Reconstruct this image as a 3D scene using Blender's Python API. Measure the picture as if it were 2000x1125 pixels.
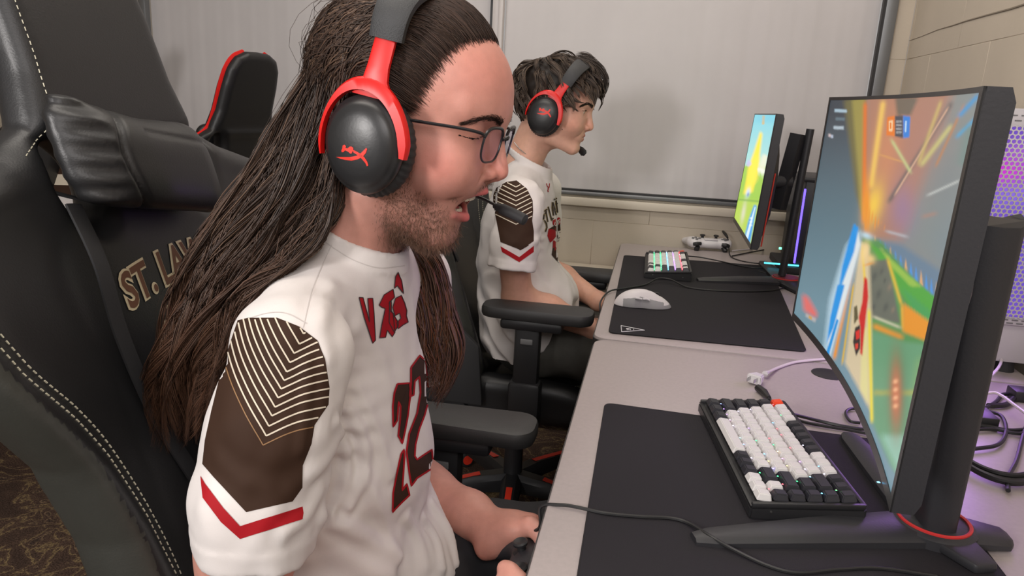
import bpy, bmesh, random
import numpy as np
from math import sin, cos, tan, radians, pi, sqrt, atan2
from mathutils import Vector, Matrix
from mathutils.bvhtree import BVHTree
from mathutils.geometry import delaunay_2d_cdt

for _o in list(bpy.data.objects):
    bpy.data.objects.remove(_o)
SC = bpy.context.scene
COL = SC.collection

# ------------------------------------------------------------------ camera
F_PX, CX, CY = 1400.0, 1000.0, 562.5
CAM = np.array([0.0, 0.0, 1.19])
YAW, PITCH, ROLL = radians(10.6), radians(14.2), radians(3.0)
FW = np.array([-sin(YAW) * cos(PITCH), cos(YAW) * cos(PITCH), -sin(PITCH)])
_r0 = np.array([cos(YAW), sin(YAW), 0.0])
_u0 = np.cross(_r0, FW)
RT = cos(ROLL) * _r0 + sin(ROLL) * _u0
UP = -sin(ROLL) * _r0 + cos(ROLL) * _u0
cam_data = bpy.data.cameras.new('camera')
cam = bpy.data.objects.new('camera', cam_data)
COL.objects.link(cam)
cam_data.sensor_width = 36.0
cam_data.lens = 36.0 * F_PX / 2000.0
cam_data.clip_start = 0.02
cam.matrix_world = Matrix(((RT[0], UP[0], -FW[0], CAM[0]), (RT[1], UP[1], -FW[1], CAM[1]),
                           (RT[2], UP[2], -FW[2], CAM[2]), (0, 0, 0, 1)))
SC.camera = cam

# ------------------------------------------------------------------ light
SC.view_settings.view_transform = 'Standard'
SC.view_settings.look = 'None'
SC.view_settings.gamma = 1.0
SC.view_settings.exposure = -0.15
world = bpy.data.worlds.new('world')
SC.world = world
world.use_nodes = True
world.node_tree.nodes['Background'].inputs[0].default_value = (1.0, 0.955, 0.93, 1)
world.node_tree.nodes['Background'].inputs[1].default_value = 0.42


def area(name, loc, target, size, power, color=(1, 1, 1), size_y=None):
    l = bpy.data.lights.new(name, 'AREA')
    l.energy = power
    l.color = color
    l.size = size
    if size_y:
        l.shape = 'RECTANGLE'
        l.size_y = size_y
    o = bpy.data.objects.new(name, l)
    o.location = loc
    d = Vector(target) - Vector(loc)
    o.rotation_euler = d.to_track_quat('-Z', 'Y').to_euler()
    COL.objects.link(o)
    return o


area('flash_light', (-0.90, -0.75, 1.52), (-0.2, 1.6, 1.15), 0.26, 21, (1.0, 0.955, 0.93))
area('room_light', (0.35, -0.65, 1.95), (-0.25, 1.3, 1.05), 0.8, 14, (1.0, 0.95, 0.93))
area('ceiling_fill_near', (-0.6, 0.6, 2.60), (-0.6, 0.6, 0), 1.2, 12, (1.0, 0.93, 0.84), 0.6)  # unseen overhead lamp, added as soft fill
area('ceiling_fill_far', (-0.2, 1.9, 2.60), (-0.2, 1.9, 0), 1.2, 8, (1.0, 0.92, 0.82), 0.6)  # second added fill, above the far desk


# ------------------------------------------------------------------ pixel -> place
def ray(x, y):
    return FW + RT * ((x - CX) / F_PX) - UP * ((y - CY) / F_PX)


def onX(x, y, v):
    d = ray(x, y)
    return CAM + d * (v / d[0])


def onY(x, y, v):
    d = ray(x, y)
    return CAM + d * (v / d[1])


def onZ(x, y, v):
    d = ray(x, y)
    return CAM + d * ((v - CAM[2]) / d[2])


def proj(P):
    v = np.asarray(P, dtype=float) - CAM
    d = v @ FW
    return CX + F_PX * (v @ RT) / d, CY - F_PX * (v @ UP) / d


# ------------------------------------------------------------------ objects
def empty(name, loc=(0, 0, 0), label=None, cat=None, group=None):
    o = bpy.data.objects.new(name, None)
    o.location = loc
    o.empty_display_size = 0.05
    COL.objects.link(o)
    if label:
        tag(o, label, cat, group)
    return o


def tag(o, label, cat, group=None):
    o['label'] = label
    o['category'] = cat
    if group:
        o['group'] = group
    return o


def structure(o, label=None):
    o['kind'] = 'structure'
    if label:
        o['label'] = label
    return o


class MB:
    """collects geometry for one mesh object (world coordinates)"""

    def __init__(self):
        self.v, self.f, self.m, self.s = [], [], [], []

    def add(self, vs, fs, mi=0, smooth=False):
        n = len(self.v)
        self.v.extend([tuple(map(float, p)) for p in vs])
        for f in fs:
            self.f.append(tuple(int(i) + n for i in f))
            self.m.append(mi)
            self.s.append(smooth)
        return self

    def box(self, c, s, mi=0, rz=0, bevel=0.0, M=None, seg=2):
        bm = bmesh.new()
        bmesh.ops.create_cube(bm, size=1.0)
        for v in bm.verts:
            v.co = Vector((v.co.x * s[0], v.co.y * s[1], v.co.z * s[2]))
        if bevel > 0:
            bmesh.ops.bevel(bm, geom=bm.edges[:], offset=bevel, segments=seg, affect='EDGES', profile=0.5)
        T = Matrix.Translation(Vector(c)) @ Matrix.Rotation(rz, 4, 'Z')
        if M is not None:
            T = M @ T
        bm.transform(T)
        self.bm(bm, mi, bevel > 0)
        return self

    def bm(self, bm, mi=0, smooth=False):
        bm.verts.index_update()
        self.add([v.co[:] for v in bm.verts], [[v.index for v in f.verts] for f in bm.faces], mi, smooth)
        bm.free()
        return self

    def tube(self, pts, r, n=8, mi=0, close=False, ell=1.0, upv=(0, 0, 1), cap=True):
        pts = [np.array(p, float) for p in pts]
        m = len(pts)
        rs = r if hasattr(r, '__len__') else [r] * m
        vs, fs = [], []
        u = None
        for i in range(m):
            if close:
                t = pts[(i + 1) % m] - pts[i - 1]
            else:
                t = pts[min(i + 1, m - 1)] - pts[max(i - 1, 0)]
            t = t / (np.linalg.norm(t) + 1e-12)
            if u is None:
                u = np.array(upv, float)
                if abs(u @ t) > 0.95:
                    u = np.array([1.0, 0.1, 0])
            u = u - t * (u @ t)
            u /= np.linalg.norm(u) + 1e-12
            w = np.cross(t, u)
            for k in range(n):
                a = 2 * pi * k / n
                vs.append(pts[i] + rs[i] * (cos(a) * u * ell + sin(a) * w))
        for i in range(m if close else m - 1):
            j = (i + 1) % m
            for k in range(n):
                k2 = (k + 1) % n
                fs.append((i * n + k, i * n + k2, j * n + k2, j * n + k))
        if not close and cap:
            fs.append(tuple(range(n))[::-1])
            fs.append(tuple((m - 1) * n + k for k in range(n)))
        return self.add(vs, fs, mi, True)

    def lathe(self, prof, c, axis='Z', n=32, mi=0, M=None, sx=1, sy=1):
        """prof = [(radius, height)]"""
        vs, fs = [], []
        for (r, h) in prof:
            for k in range(n):
                a = 2 * pi * k / n
                vs.append(Vector((r * cos(a) * sx, r * sin(a) * sy, h)))
        for i in range(len(prof) - 1):
            for k in range(n):
                k2 = (k + 1) % n
                fs.append((i * n + k, i * n + k2, (i + 1) * n + k2, (i + 1) * n + k))
        fs.append(tuple(range(n))[::-1])
        fs.append(tuple((len(prof) - 1) * n + k for k in range(n)))
        T = Matrix.Translation(Vector(c))
        if axis == 'X':
            T = T @ Matrix.Rotation(pi / 2, 4, 'Y')
        if axis == 'Y':
            T = T @ Matrix.Rotation(-pi / 2, 4, 'X')
        if M is not None:
            T = T @ M
        return self.add([T @ v for v in vs], fs, mi, True)

    def prism(self, poly, d, mi=0, bevel=0.0, smooth=False):
        """poly: list of 3D points (planar ring), d: extrusion vector"""
        bm = bmesh.new()
        d = Vector(d)
        a = [bm.verts.new(Vector(p)) for p in poly]
        b = [bm.verts.new(Vector(p) + d) for p in poly]
        n = len(poly)
        bm.faces.new(a)
        bm.faces.new(b[::-1])
        for i in range(n):
            j = (i + 1) % n
            bm.faces.new((a[j], a[i], b[i], b[j]))
        bmesh.ops.recalc_face_normals(bm, faces=bm.faces[:])
        if bevel > 0:
            es = [e for e in bm.edges if len(e.link_faces) == 2 and e.calc_face_angle(0) > 0.6]
            bmesh.ops.bevel(bm, geom=es, offset=bevel, segments=2, affect='EDGES', profile=0.5)
        bmesh.ops.triangulate(bm, faces=[f for f in bm.faces if len(f.verts) > 4])
        return self.bm(bm, mi, smooth)

    def build(self, name, mats, parent=None, origin=None, auto=True):
        me = bpy.data.meshes.new(name)
        V = np.array(self.v, dtype=float).reshape(-1, 3)
        if origin is None:
            origin = parent['_w'] if (parent is not None and '_w' in parent) else (0, 0, 0)
        V = V - np.array(origin)
        me.from_pydata(V.tolist(), [], self.f)
        if not isinstance(mats, (list, tuple)):
            mats = [mats]
        for m in mats:
            me.materials.append(m)
        me.polygons.foreach_set('material_index', self.m)
        me.polygons.foreach_set('use_smooth', self.s)
        me.update()
        if auto:
            try:
                me.set_sharp_from_angle(angle=radians(42))
            except Exception:
                pass
        o = bpy.data.objects.new(name, me)
        COL.objects.link(o)
        if parent is None:
            o.location = origin
        else:
            o.parent = parent
        return o


def thing(name, loc, label, cat, group=None):
    """Empty at the base of a thing; children meshes given in world coordinates"""
    o = empty(name, loc, label, cat, group)
    o['_w'] = [float(a) for a in loc]
    return o


def dup(root, offset, label=None, rot=0.0):
    r = root.copy()
    COL.objects.link(r)
    r.location = Vector(root.location) + Vector(offset)
    r.rotation_euler = (0, 0, rot)
    if label:
        r['label'] = label
    for ch in list(root.children):
        c = ch.copy()
        COL.objects.link(c)
        c.parent = r
        for g in list(ch.children):
            d = g.copy()
            COL.objects.link(d)
            d.parent = c
    return r


def crom(pts, n=8):
    """Catmull-Rom resampling of a polyline (any dimension)"""
    P = np.array(pts, float)
    P = np.vstack([2 * P[0] - P[1], P, 2 * P[-1] - P[-2]])
    out = []
    for i in range(1, len(P) - 2):
        for k in range(n):
            t = k / n
            a, b, c, d = P[i - 1], P[i], P[i + 1], P[i + 2]
            out.append(0.5 * (2 * b + (c - a) * t + (2 * a - 5 * b + 4 * c - d) * t * t + (3 * b - a - 3 * c + d) * t ** 3))
    out.append(P[-2])
    return np.array(out)


# ------------------------------------------------------------------ materials
def mat(name, color, rough=0.5, metal=0.0, noise=0.0, nscale=40.0, bump=0.0, bscale=300.0, spec=0.5,
        emit=None, estr=0.0, attr=None, coat=0.0, alpha=1.0, sheen=0.0, detail=4.0, sss=0.0):
    m = bpy.data.materials.new(name)
    m.use_nodes = True
    nt = m.node_tree
    b = nt.nodes['Principled BSDF']
    b.inputs['Base Color'].default_value = (*color, 1)
    b.inputs['Roughness'].default_value = rough
    b.inputs['Metallic'].default_value = metal
    b.inputs['Specular IOR Level'].default_value = spec
    b.inputs['Coat Weight'].default_value = coat
    b.inputs['Sheen Weight'].default_value = sheen
    if sss > 0:
        b.inputs['Subsurface Weight'].default_value = sss
        b.inputs['Subsurface Radius'].default_value = (1.0, 0.35, 0.2)
        b.inputs['Subsurface Scale'].default_value = 0.006
    src = None
    if attr:
        a = nt.nodes.new('ShaderNodeAttribute')
        a.attribute_name = attr
        src = a.outputs['Color']
    if noise > 0:
        tc = nt.nodes.new('ShaderNodeTexCoord')
        n = nt.nodes.new('ShaderNodeTexNoise')
        n.inputs['Scale'].default_value = nscale
        n.inputs['Detail'].default_value = detail
        nt.links.new(tc.outputs['Object'], n.inputs['Vector'])
        mp = nt.nodes.new('ShaderNodeMapRange')
        mp.inputs['From Min'].default_value = 0.3
        mp.inputs['From Max'].default_value = 0.7
        mp.inputs['To Min'].default_value = 1 - noise
        mp.inputs['To Max'].default_value = 1 + noise
        nt.links.new(n.outputs['Fac'], mp.inputs['Value'])
        vm = nt.nodes.new('ShaderNodeVectorMath')
        vm.operation = 'SCALE'
        if src:
            nt.links.new(src, vm.inputs[0])
        else:
            vm.inputs[0].default_value = color
        nt.links.new(mp.outputs[0], vm.inputs['Scale'])
        src = vm.outputs[0]
    if src:
        nt.links.new(src, b.inputs['Base Color'])
    if bump > 0:
        tc = nt.nodes.new('ShaderNodeTexCoord')
        n = nt.nodes.new('ShaderNodeTexNoise')
        n.inputs['Scale'].default_value = bscale
        n.inputs['Detail'].default_value = 3
        nt.links.new(tc.outputs['Object'], n.inputs['Vector'])
        bp = nt.nodes.new('ShaderNodeBump')
        bp.inputs['Strength'].default_value = bump
        bp.inputs['Distance'].default_value = 0.002
        nt.links.new(n.outputs['Fac'], bp.inputs['Height'])
        nt.links.new(bp.outputs[0], b.inputs['Normal'])
    if emit:
        b.inputs['Emission Color'].default_value = (*emit, 1)
        b.inputs['Emission Strength'].default_value = estr
    return m


def emat(name, attr, strength):
    m = bpy.data.materials.new(name)
    m.use_nodes = True
    nt = m.node_tree
    b = nt.nodes['Principled BSDF']
    b.inputs['Base Color'].default_value = (0.01, 0.01, 0.012, 1)
    b.inputs['Roughness'].default_value = 0.35
    a = nt.nodes.new('ShaderNodeAttribute')
    a.attribute_name = attr
    nt.links.new(a.outputs['Color'], b.inputs['Emission Color'])
    b.inputs['Emission Strength'].default_value = strength
    return m


def set_attr(me, cols, name='col'):
    a = me.attributes.new(name, 'FLOAT_COLOR', 'POINT')
    c = np.ones((len(me.vertices), 4), dtype=np.float32)
    c[:, :3] = cols
    a.data.foreach_set('color', c.ravel())


def srgb(r, g, b):
    f = lambda c: (c / 255.0 / 12.92) if c / 255.0 < 0.04045 else ((c / 255.0 + 0.055) / 1.055) ** 2.4
    return np.array((f(r), f(g), f(b)))


# ------------------------------------------------------------------ implicit modelling
def seg(P, a, b, ra, rb):
    a = np.array(a, np.float32)
    b = np.array(b, np.float32)
    ab = b - a
    pa = [P[i] - a[i] for i in range(3)]
    h = np.clip((pa[0] * ab[0] + pa[1] * ab[1] + pa[2] * ab[2]) / float(ab @ ab + 1e-12), 0, 1)
    d = np.sqrt(sum((pa[i] - ab[i] * h) ** 2 for i in range(3)))
    return d - (ra + (rb - ra) * h)


def ell(P, c, r):
    k0 = np.sqrt(sum(((P[i] - c[i]) / r[i]) ** 2 for i in range(3)))
    k1 = np.sqrt(sum(((P[i] - c[i]) / r[i] ** 2) ** 2 for i in range(3)))
    return k0 * (k0 - 1.0) / (k1 + 1e-9)


def smin(a, b, k):
    h = np.maximum(k - np.abs(a - b), 0) / k
    return np.minimum(a, b) - h * h * k * 0.25


def smax(a, b, k):
    return -smin(-a, -b, k)


def chain(P, pts, k=0.01):
    """pts = [(x,y,z,r)...] smooth chain of round cones"""
    d = None
    for i in range(len(pts) - 1):
        s = seg(P, pts[i][:3], pts[i + 1][:3], pts[i][3], pts[i + 1][3])
        d = s if d is None else smin(d, s, k)
    return d


def surface_nets(fn, lo, hi, h):
    lo = np.array(lo, float)
    hi = np.array(hi, float)
    n = np.ceil((hi - lo) / h).astype(int) + 1
    ax = [np.float32(lo[i] + h * np.arange(n[i])) for i in range(3)]
    Fv = np.empty(n, np.float32)
    step = max(1, int(1200000 / (n[1] * n[2])))
    for s in range(0, n[0], step):
        G = np.meshgrid(ax[0][s:s + step], ax[1], ax[2], indexing='ij')
        Fv[s:s + step] = fn(G)
    S = Fv < 0
    c = n - 1
    acc = np.zeros((*c, 3), np.float32)
    cnt = np.zeros(c, np.float32)
    idx = np.full(c, -1, np.int64)
    edges = []
    for a in range(3):
        sl0 = [slice(None)] * 3
        sl1 = [slice(None)] * 3
        sl0[a] = slice(0, -1)
        sl1[a] = slice(1, None)
        f0, f1 = Fv[tuple(sl0)], Fv[tuple(sl1)]
        cr = S[tuple(sl0)] != S[tuple(sl1)]
        ii = np.argwhere(cr)
        t = f0[cr] / (f0[cr] - f1[cr] + 1e-20)
        p = ii.astype(np.float32)
        p[:, a] += t
        b1, b2 = [(1, 2), (2, 0), (0, 1)][a]
        for d1 in (0, -1):
            for d2 in (0, -1):
                q = ii.copy()
                q[:, b1] += d1
                q[:, b2] += d2
                ok = np.all((q >= 0) & (q < c), axis=1)
                q = q[ok]
                fl = np.ravel_multi_index(q.T, c)
                for k in range(3):
                    acc.reshape(-1, 3)[:, k] += np.bincount(fl, weights=p[ok][:, k], minlength=cnt.size).astype(np.float32)
                cnt.reshape(-1)[:] += np.bincount(fl, minlength=cnt.size).astype(np.float32)
        inside0 = S[tuple(sl0)][cr]
        edges.append((a, b1, b2, ii, inside0))
    act = cnt > 0
    nv = int(act.sum())
    idx[act] = np.arange(nv)
    V = acc[act] / cnt[act][:, None] * h + lo
    quads = []
    for a, b1, b2, ii, ins in edges:
        ok = (ii[:, b1] > 0) & (ii[:, b2] > 0) & (ii[:, b1] < c[b1]) & (ii[:, b2] < c[b2]) & (ii[:, a] < c[a])
        ii, ins = ii[ok], ins[ok]
        q = []
        for (d1, d2) in ((0, 0), (-1, 0), (-1, -1), (0, -1)):
            t = ii.copy()
            t[:, b1] += d1
            t[:, b2] += d2
            q.append(idx[t[:, 0], t[:, 1], t[:, 2]])
        q = np.stack(q, 1)
        q[~ins] = q[~ins][:, ::-1]
        quads.append(q)
    return V, np.vstack(quads)


def mesh_obj(name, V, Q, mats, parent=None, mi=None, origin=None, smooth=True):
    me = bpy.data.meshes.new(name)
    if origin is None:
        origin = parent['_w'] if (parent is not None and '_w' in parent) else (0, 0, 0)
    V = np.asarray(V, np.float32) - np.array(origin, np.float32)
    Q = np.asarray(Q)
    me.vertices.add(len(V))
    me.vertices.foreach_set('co', V.ravel())
    k = Q.shape[1]
    me.loops.add(Q.size)
    me.loops.foreach_set('vertex_index', Q.ravel().astype(np.int32))
    me.polygons.add(len(Q))
    me.polygons.foreach_set('loop_start', (np.arange(len(Q)) * k).astype(np.int32))
    me.update(calc_edges=True)
    me.validate()
    if not isinstance(mats, (list, tuple)):
        mats = [mats]
    for m in mats:
        me.materials.append(m)
    if mi is not None and len(me.polygons) == len(mi):
        me.polygons.foreach_set('material_index', np.asarray(mi, np.int32))
    me.polygons.foreach_set('use_smooth', [smooth] * len(me.polygons))
    me.update()
    o = bpy.data.objects.new(name, me)
    COL.objects.link(o)
    if parent is None:
        o.location = origin
    else:
        o.parent = parent
    return o


def inpoly(px, py, poly):
    px, py = np.asarray(px, float), np.asarray(py, float)
    c = np.zeros(px.shape, bool)
    n = len(poly)
    for i in range(n):
        x1, y1 = poly[i]
        x2, y2 = poly[(i + 1) % n]
        if y1 == y2:
            continue
        m = ((y1 > py) != (y2 > py)) & (px < (x2 - x1) * (py - y1) / (y2 - y1) + x1)
        c ^= m
    return c


class Decal:
    """prints lying on a surface: outlines are cast along the view ray onto the cloth"""

    def __init__(self, V, Q):
        self.bvh = BVHTree.FromPolygons([tuple(map(float, v)) for v in V], [tuple(map(int, q)) for q in Q])
        self.mb = MB()

    def hit(self, x, y, off):
        d = Vector(ray(x, y)).normalized()
        p, n, i, t = self.bvh.ray_cast(Vector(CAM), d)
        if p is None:
            return None
        if n.dot(d) > 0:
            n = -n
        return p + n * off

    def poly(self, pts, mi, off=0.0006, step=4.0):
        xs = [p[0] for p in pts]
        ys = [p[1] for p in pts]
        bd = []
        n = len(pts)
        for i in range(n):
            a, b = np.array(pts[i], float), np.array(pts[(i + 1) % n], float)
            m = max(1, int(np.linalg.norm(b - a) / step))
            for k in range(m):
                bd.append(a + (b - a) * k / m)
        gx, gy = np.meshgrid(np.arange(min(xs), max(xs), step), np.arange(min(ys), max(ys), step))
        ins = inpoly(gx.ravel(), gy.ravel(), pts)
        inner = [(x, y) for x, y, k in zip(gx.ravel(), gy.ravel(), ins) if k]
        vs = [Vector((float(p[0]), float(p[1]))) for p in bd] + [Vector((float(x), float(y))) for x, y in inner]
        es = [(i, (i + 1) % len(bd)) for i in range(len(bd))]
        try:
            r = delaunay_2d_cdt(vs, es, [], 1, 1e-4)
        except Exception:
            return
        P = [self.hit(v.x, v.y, off) for v in r[0]]
        fs = []
        for f in r[2]:
            if any(P[i] is None for i in f):
                continue
            q = [P[i] for i in f]
            if max((q[i] - q[i - 1]).length for i in range(len(q))) > 0.035:
                continue
            fs.append(tuple(f))
        P = [p if p is not None else Vector((0, 0, 0)) for p in P]
        used = sorted({i for f in fs for i in f})
        mp = {i: k for k, i in enumerate(used)}
        self.mb.add([P[i] for i in used], [tuple(mp[i] for i in f) for f in fs], mi, True)

    def line(self, pts, w, mi, off=0.0009, step=4.0, clip=None, close=False):
        pts = [np.array(p, float) for p in pts]
        if close:
            pts.append(pts[0])
        S = [pts[0]]
        for a, b in zip(pts[:-1], pts[1:]):
            m = max(1, int(np.linalg.norm(b - a) / step))
            for k in range(1, m + 1):
                S.append(a + (b - a) * k / m)
        row = []
        prev = None
        vs, fs = [], []
        for i, s in enumerate(S):
            t = S[min(i + 1, len(S) - 1)] - S[max(i - 1, 0)]
            t = t / (np.linalg.norm(t) + 1e-9)
            nrm = np.array([-t[1], t[0]]) * w / 2
            if clip is not None and not inpoly(np.array([s[0]]), np.array([s[1]]), clip)[0]:
                prev = None
                continue
            a, b = self.hit(*(s + nrm), off), self.hit(*(s - nrm), off)
            if a is None or b is None:
                prev = None
                continue
            vs += [a, b]
            if prev is not None and (a - vs[prev]).length < 0.03:
                fs.append((prev, prev + 1, len(vs) - 1, len(vs) - 2))
            prev = len(vs) - 2
        self.mb.add(vs, fs, mi, True)


def join_mesh(parts):
    """concatenate (V,Q) lists"""
    Vs, Qs, n = [], [], 0
    for V, Q in parts:
        Vs.append(V)
        Qs.append(Q + n)
        n += len(V)
    return np.vstack(Vs), np.vstack(Qs)


# shared materials
M_black = mat('black_plastic', (0.018, 0.018, 0.02), 0.42, bump=0.05)
M_blackm = mat('black_matte', (0.022, 0.022, 0.024), 0.65, bump=0.1)
M_leather = mat('black_leather', (0.014, 0.014, 0.015), 0.42, noise=0.10, nscale=12, bump=0.10, bscale=520, spec=0.5)
M_red = mat('red_plastic', (0.66, 0.008, 0.006), 0.4)
M_orange = mat('orange_red_paint', (0.85, 0.05, 0.015), 0.5)
M_white = mat('white_plastic', (0.72, 0.70, 0.72), 0.35)
M_wcable = mat('white_cable', (0.66, 0.60, 0.62), 0.45)
M_cable = mat('black_cable', (0.015, 0.015, 0.016), 0.45)
M_grey = mat('grey_plastic', (0.16, 0.16, 0.165), 0.45)
M_thread = mat('cream_thread', (0.55, 0.52, 0.40), 0.7)
M_brown = mat('brown_print', (0.038, 0.017, 0.009), 0.75, spec=0.25)
M_cream = mat('cream_print', (0.66, 0.58, 0.46), 0.7)
M_tan = mat('tan_print', (0.26, 0.14, 0.06), 0.7)
M_redp = mat('red_print', (0.36, 0.006, 0.012), 0.7, spec=0.25)
M_dark = mat('dark_print', (0.03, 0.015, 0.015), 0.7)
M_gold = mat('gold_print', (0.42, 0.32, 0.12), 0.6)
M_chrome = mat('brushed_steel', (0.5, 0.5, 0.5), 0.3, metal=1.0)
# ------------------------------------------------------------------ room
WY = 2.62          # window wall
WX = 0.76          # side wall on the right
def carpet_mat():
    m = bpy.data.materials.new('patterned_carpet')
    m.use_nodes = True
    nt = m.node_tree
    b = nt.nodes['Principled BSDF']
    b.inputs['Roughness'].default_value = 0.95
    b.inputs['Specular IOR Level'].default_value = 0.1
    tc = nt.nodes.new('ShaderNodeTexCoord')
    n1 = nt.nodes.new('ShaderNodeTexNoise')
    n1.inputs['Scale'].default_value = 7
    n1.inputs['Detail'].default_value = 5
    n1.inputs['Distortion'].default_value = 1.6
    n2 = nt.nodes.new('ShaderNodeTexNoise')
    n2.inputs['Scale'].default_value = 260
    n2.inputs['Detail'].default_value = 2
    cr = nt.nodes.new('ShaderNodeValToRGB')
    e = cr.color_ramp.elements
    e[0].position = 0.36
    e[0].color = (0.055, 0.036, 0.028, 1)
    e[1].position = 0.47
    e[1].color = (0.075, 0.048, 0.036, 1)
    for p, c in ((0.490, (0.20, 0.145, 0.075, 1)), (0.515, (0.085, 0.055, 0.040, 1)), (0.60, (0.06, 0.038, 0.03, 1)), (0.625, (0.16, 0.11, 0.07, 1)), (0.66, (0.05, 0.034, 0.028, 1))):
        q = e.new(p)
        q.color = c
    mx = nt.nodes.new('ShaderNodeMix')
    mx.data_type = 'RGBA'
    mx.blend_type = 'MULTIPLY'
    mx.inputs[0].default_value = 0.8
    mr = nt.nodes.new('ShaderNodeMapRange')
    mr.inputs['From Min'].default_value = 0.35
    mr.inputs['From Max'].default_value = 0.65
    mr.inputs['To Min'].default_value = 0.35
    mr.inputs['To Max'].default_value = 1.7
    for n in (n1, n2):
        nt.links.new(tc.outputs['Object'], n.inputs['Vector'])
    nt.links.new(n1.outputs['Fac'], cr.inputs[0])
    nt.links.new(n2.outputs['Fac'], mr.inputs['Value'])
    nt.links.new(cr.outputs[0], mx.inputs[6])
    nt.links.new(mr.outputs[0], mx.inputs[7])
    nt.links.new(mx.outputs[2], b.inputs['Base Color'])
    bp = nt.nodes.new('ShaderNodeBump')
    bp.inputs['Strength'].default_value = 0.6
    bp.inputs['Distance'].default_value = 0.004
    nt.links.new(n2.outputs['Fac'], bp.inputs['Height'])
    nt.links.new(bp.outputs[0], b.inputs['Normal'])
    return m


M_wall = mat('painted_block_wall', (0.56, 0.49, 0.40), 0.6, noise=0.05, nscale=3, bump=0.25, bscale=60)
M_frame = mat('window_frame_grey', (0.20, 0.205, 0.21), 0.4, metal=0.5)
M_sill = mat('cream_sill', (0.62, 0.56, 0.47), 0.45)
M_ceil = mat('ceiling_tile', (0.7, 0.68, 0.64), 0.8, noise=0.05, nscale=20)
XL, YB, ZC = -3.6, -0.9, 2.66
structure(MB().box(((XL + WX) / 2, 0.6, -0.03), (WX - XL + 0.1, 5.2, 0.06)).build('floor', carpet_mat()))
structure(MB().box(((XL + WX) / 2, 0.6, ZC + 0.03), (WX - XL + 0.1, 5.2, 0.06)).build('ceiling', M_ceil))
structure(MB().box((XL - 0.05, 0.6, ZC / 2), (0.1, 5.2, ZC)).build('wall_left', M_wall))


def block_wall(name, u0, u1, z0, z1, plane, at, holes=()):
    """painted concrete blocks: slab + shallow joints"""
    mb = MB()
    t = 0.08
    rects = [(u0, u1, z0, z1)]
    for (a, b, c, d) in holes:
        nr = []
        for (p, q, r, s) in rects:
            nr += [(p, a, r, s), (b, q, r, s), (a, b, r, c), (a, b, d, s)]
        rects = [r for r in nr if r[1] > r[0] + 1e-4 and r[3] > r[2] + 1e-4]
    for (p, q, r, s) in rects:
        z = r
        row = 0
        while z < s - 1e-4:
            z2 = min(s, (int((z + 1e-6) / 0.2) + 1) * 0.2)
            odd = int((z + 1e-6) / 0.2) % 2
            u = p
            while u < q - 1e-4:
                k = np.floor((u + 1e-6 + (0.2 if odd else 0)) / 0.4) + 1
                u2 = min(q, k * 0.4 - (0.2 if odd else 0))
                g = 0.0006
                c = ((u + u2) / 2, (z + z2) / 2)
                s_ = (u2 - u - g * 0.6, z2 - z - g * 0.6)
                if s_[0] > 0.004 and s_[1] > 0.004:
                    if plane == 'Y':
                        mb.box((c[0], at + t / 2, c[1]), (s_[0], t, s_[1]), bevel=min(0.0012, s_[0] / 3, s_[1] / 3), seg=1)
                    else:
                        mb.box((at + t / 2, c[0], c[1]), (t, s_[0], s_[1]), bevel=min(0.0012, s_[0] / 3, s_[1] / 3), seg=1)
                u = u2
            z = z2
        if plane == 'Y':
            mb.box(((p + q) / 2, at + t / 2 + 0.0016, (r + s) / 2), (q - p, t, s - r))
        else:
            mb.box((at + t / 2 + 0.0016, (p + q) / 2, (r + s) / 2), (t, q - p, s - r))
    return structure(mb.build(name, M_wall))


SZ = 0.890           # window bottom
WIN = (-2.01, 0.70, SZ, 2.3)
block_wall('wall_back', XL, WX, 0, ZC, 'Y', WY, [WIN])
block_wall('wall_right', -1.9, WY, 0, ZC, 'X', WX)

# window: frame, mullion, glass-backed roller shades with soft vertical ripples
wn = thing('window_1', (-0.6, WY, SZ), None, None)
structure(wn, 'wide window with closed white shades and a slim grey frame')
fr = MB()
for (x, w) in ((WIN[0] + 0.015, 0.03), (WIN[1] - 0.012, 0.036)):
    fr.box((x, WY - 0.004, (WIN[2] + WIN[3]) / 2), (w, 0.03, WIN[3] - WIN[2]), bevel=0.003)
fr.box(((WIN[0] + WIN[1]) / 2, WY - 0.002, WIN[2] + 0.008), (WIN[1] - WIN[0], 0.028, 0.016), bevel=0.004)
fr.box(((WIN[0] + WIN[1]) / 2, WY - 0.002, WIN[3] - 0.012), (WIN[1] - WIN[0], 0.028, 0.024), bevel=0.003)
fr.build('window_frame', M_frame, wn)
dk = MB()
dk.box((WIN[1] - 0.034, WY - 0.006, (WIN[2] + WIN[3]) / 2), (0.008, 0.02, WIN[3] - WIN[2]))
dk.box(((WIN[0] + WIN[1]) / 2, WY - 0.006, WIN[2] + 0.019), (WIN[1] - WIN[0], 0.02, 0.006))
dk.box((-0.612, WY - 0.006, 1.6), (0.010, 0.012, 1.42))
dk.build('gasket', M_black, wn)
mu = MB()
mu.box((-0.594, WY - 0.010, 1.6), (0.026, 0.024, 1.42), bevel=0.002)
mu.box((-0.576, WY - 0.014, 1.6), (0.016, 0.032, 1.42), bevel=0.002)
mu.build('mullion', mat('painted_mullion', (0.60, 0.56, 0.55), 0.4), wn)
M_shade = mat('white_shade_cloth', (0.60, 0.575, 0.58), 0.55, noise=0.03, nscale=5, spec=0.3)
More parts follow.
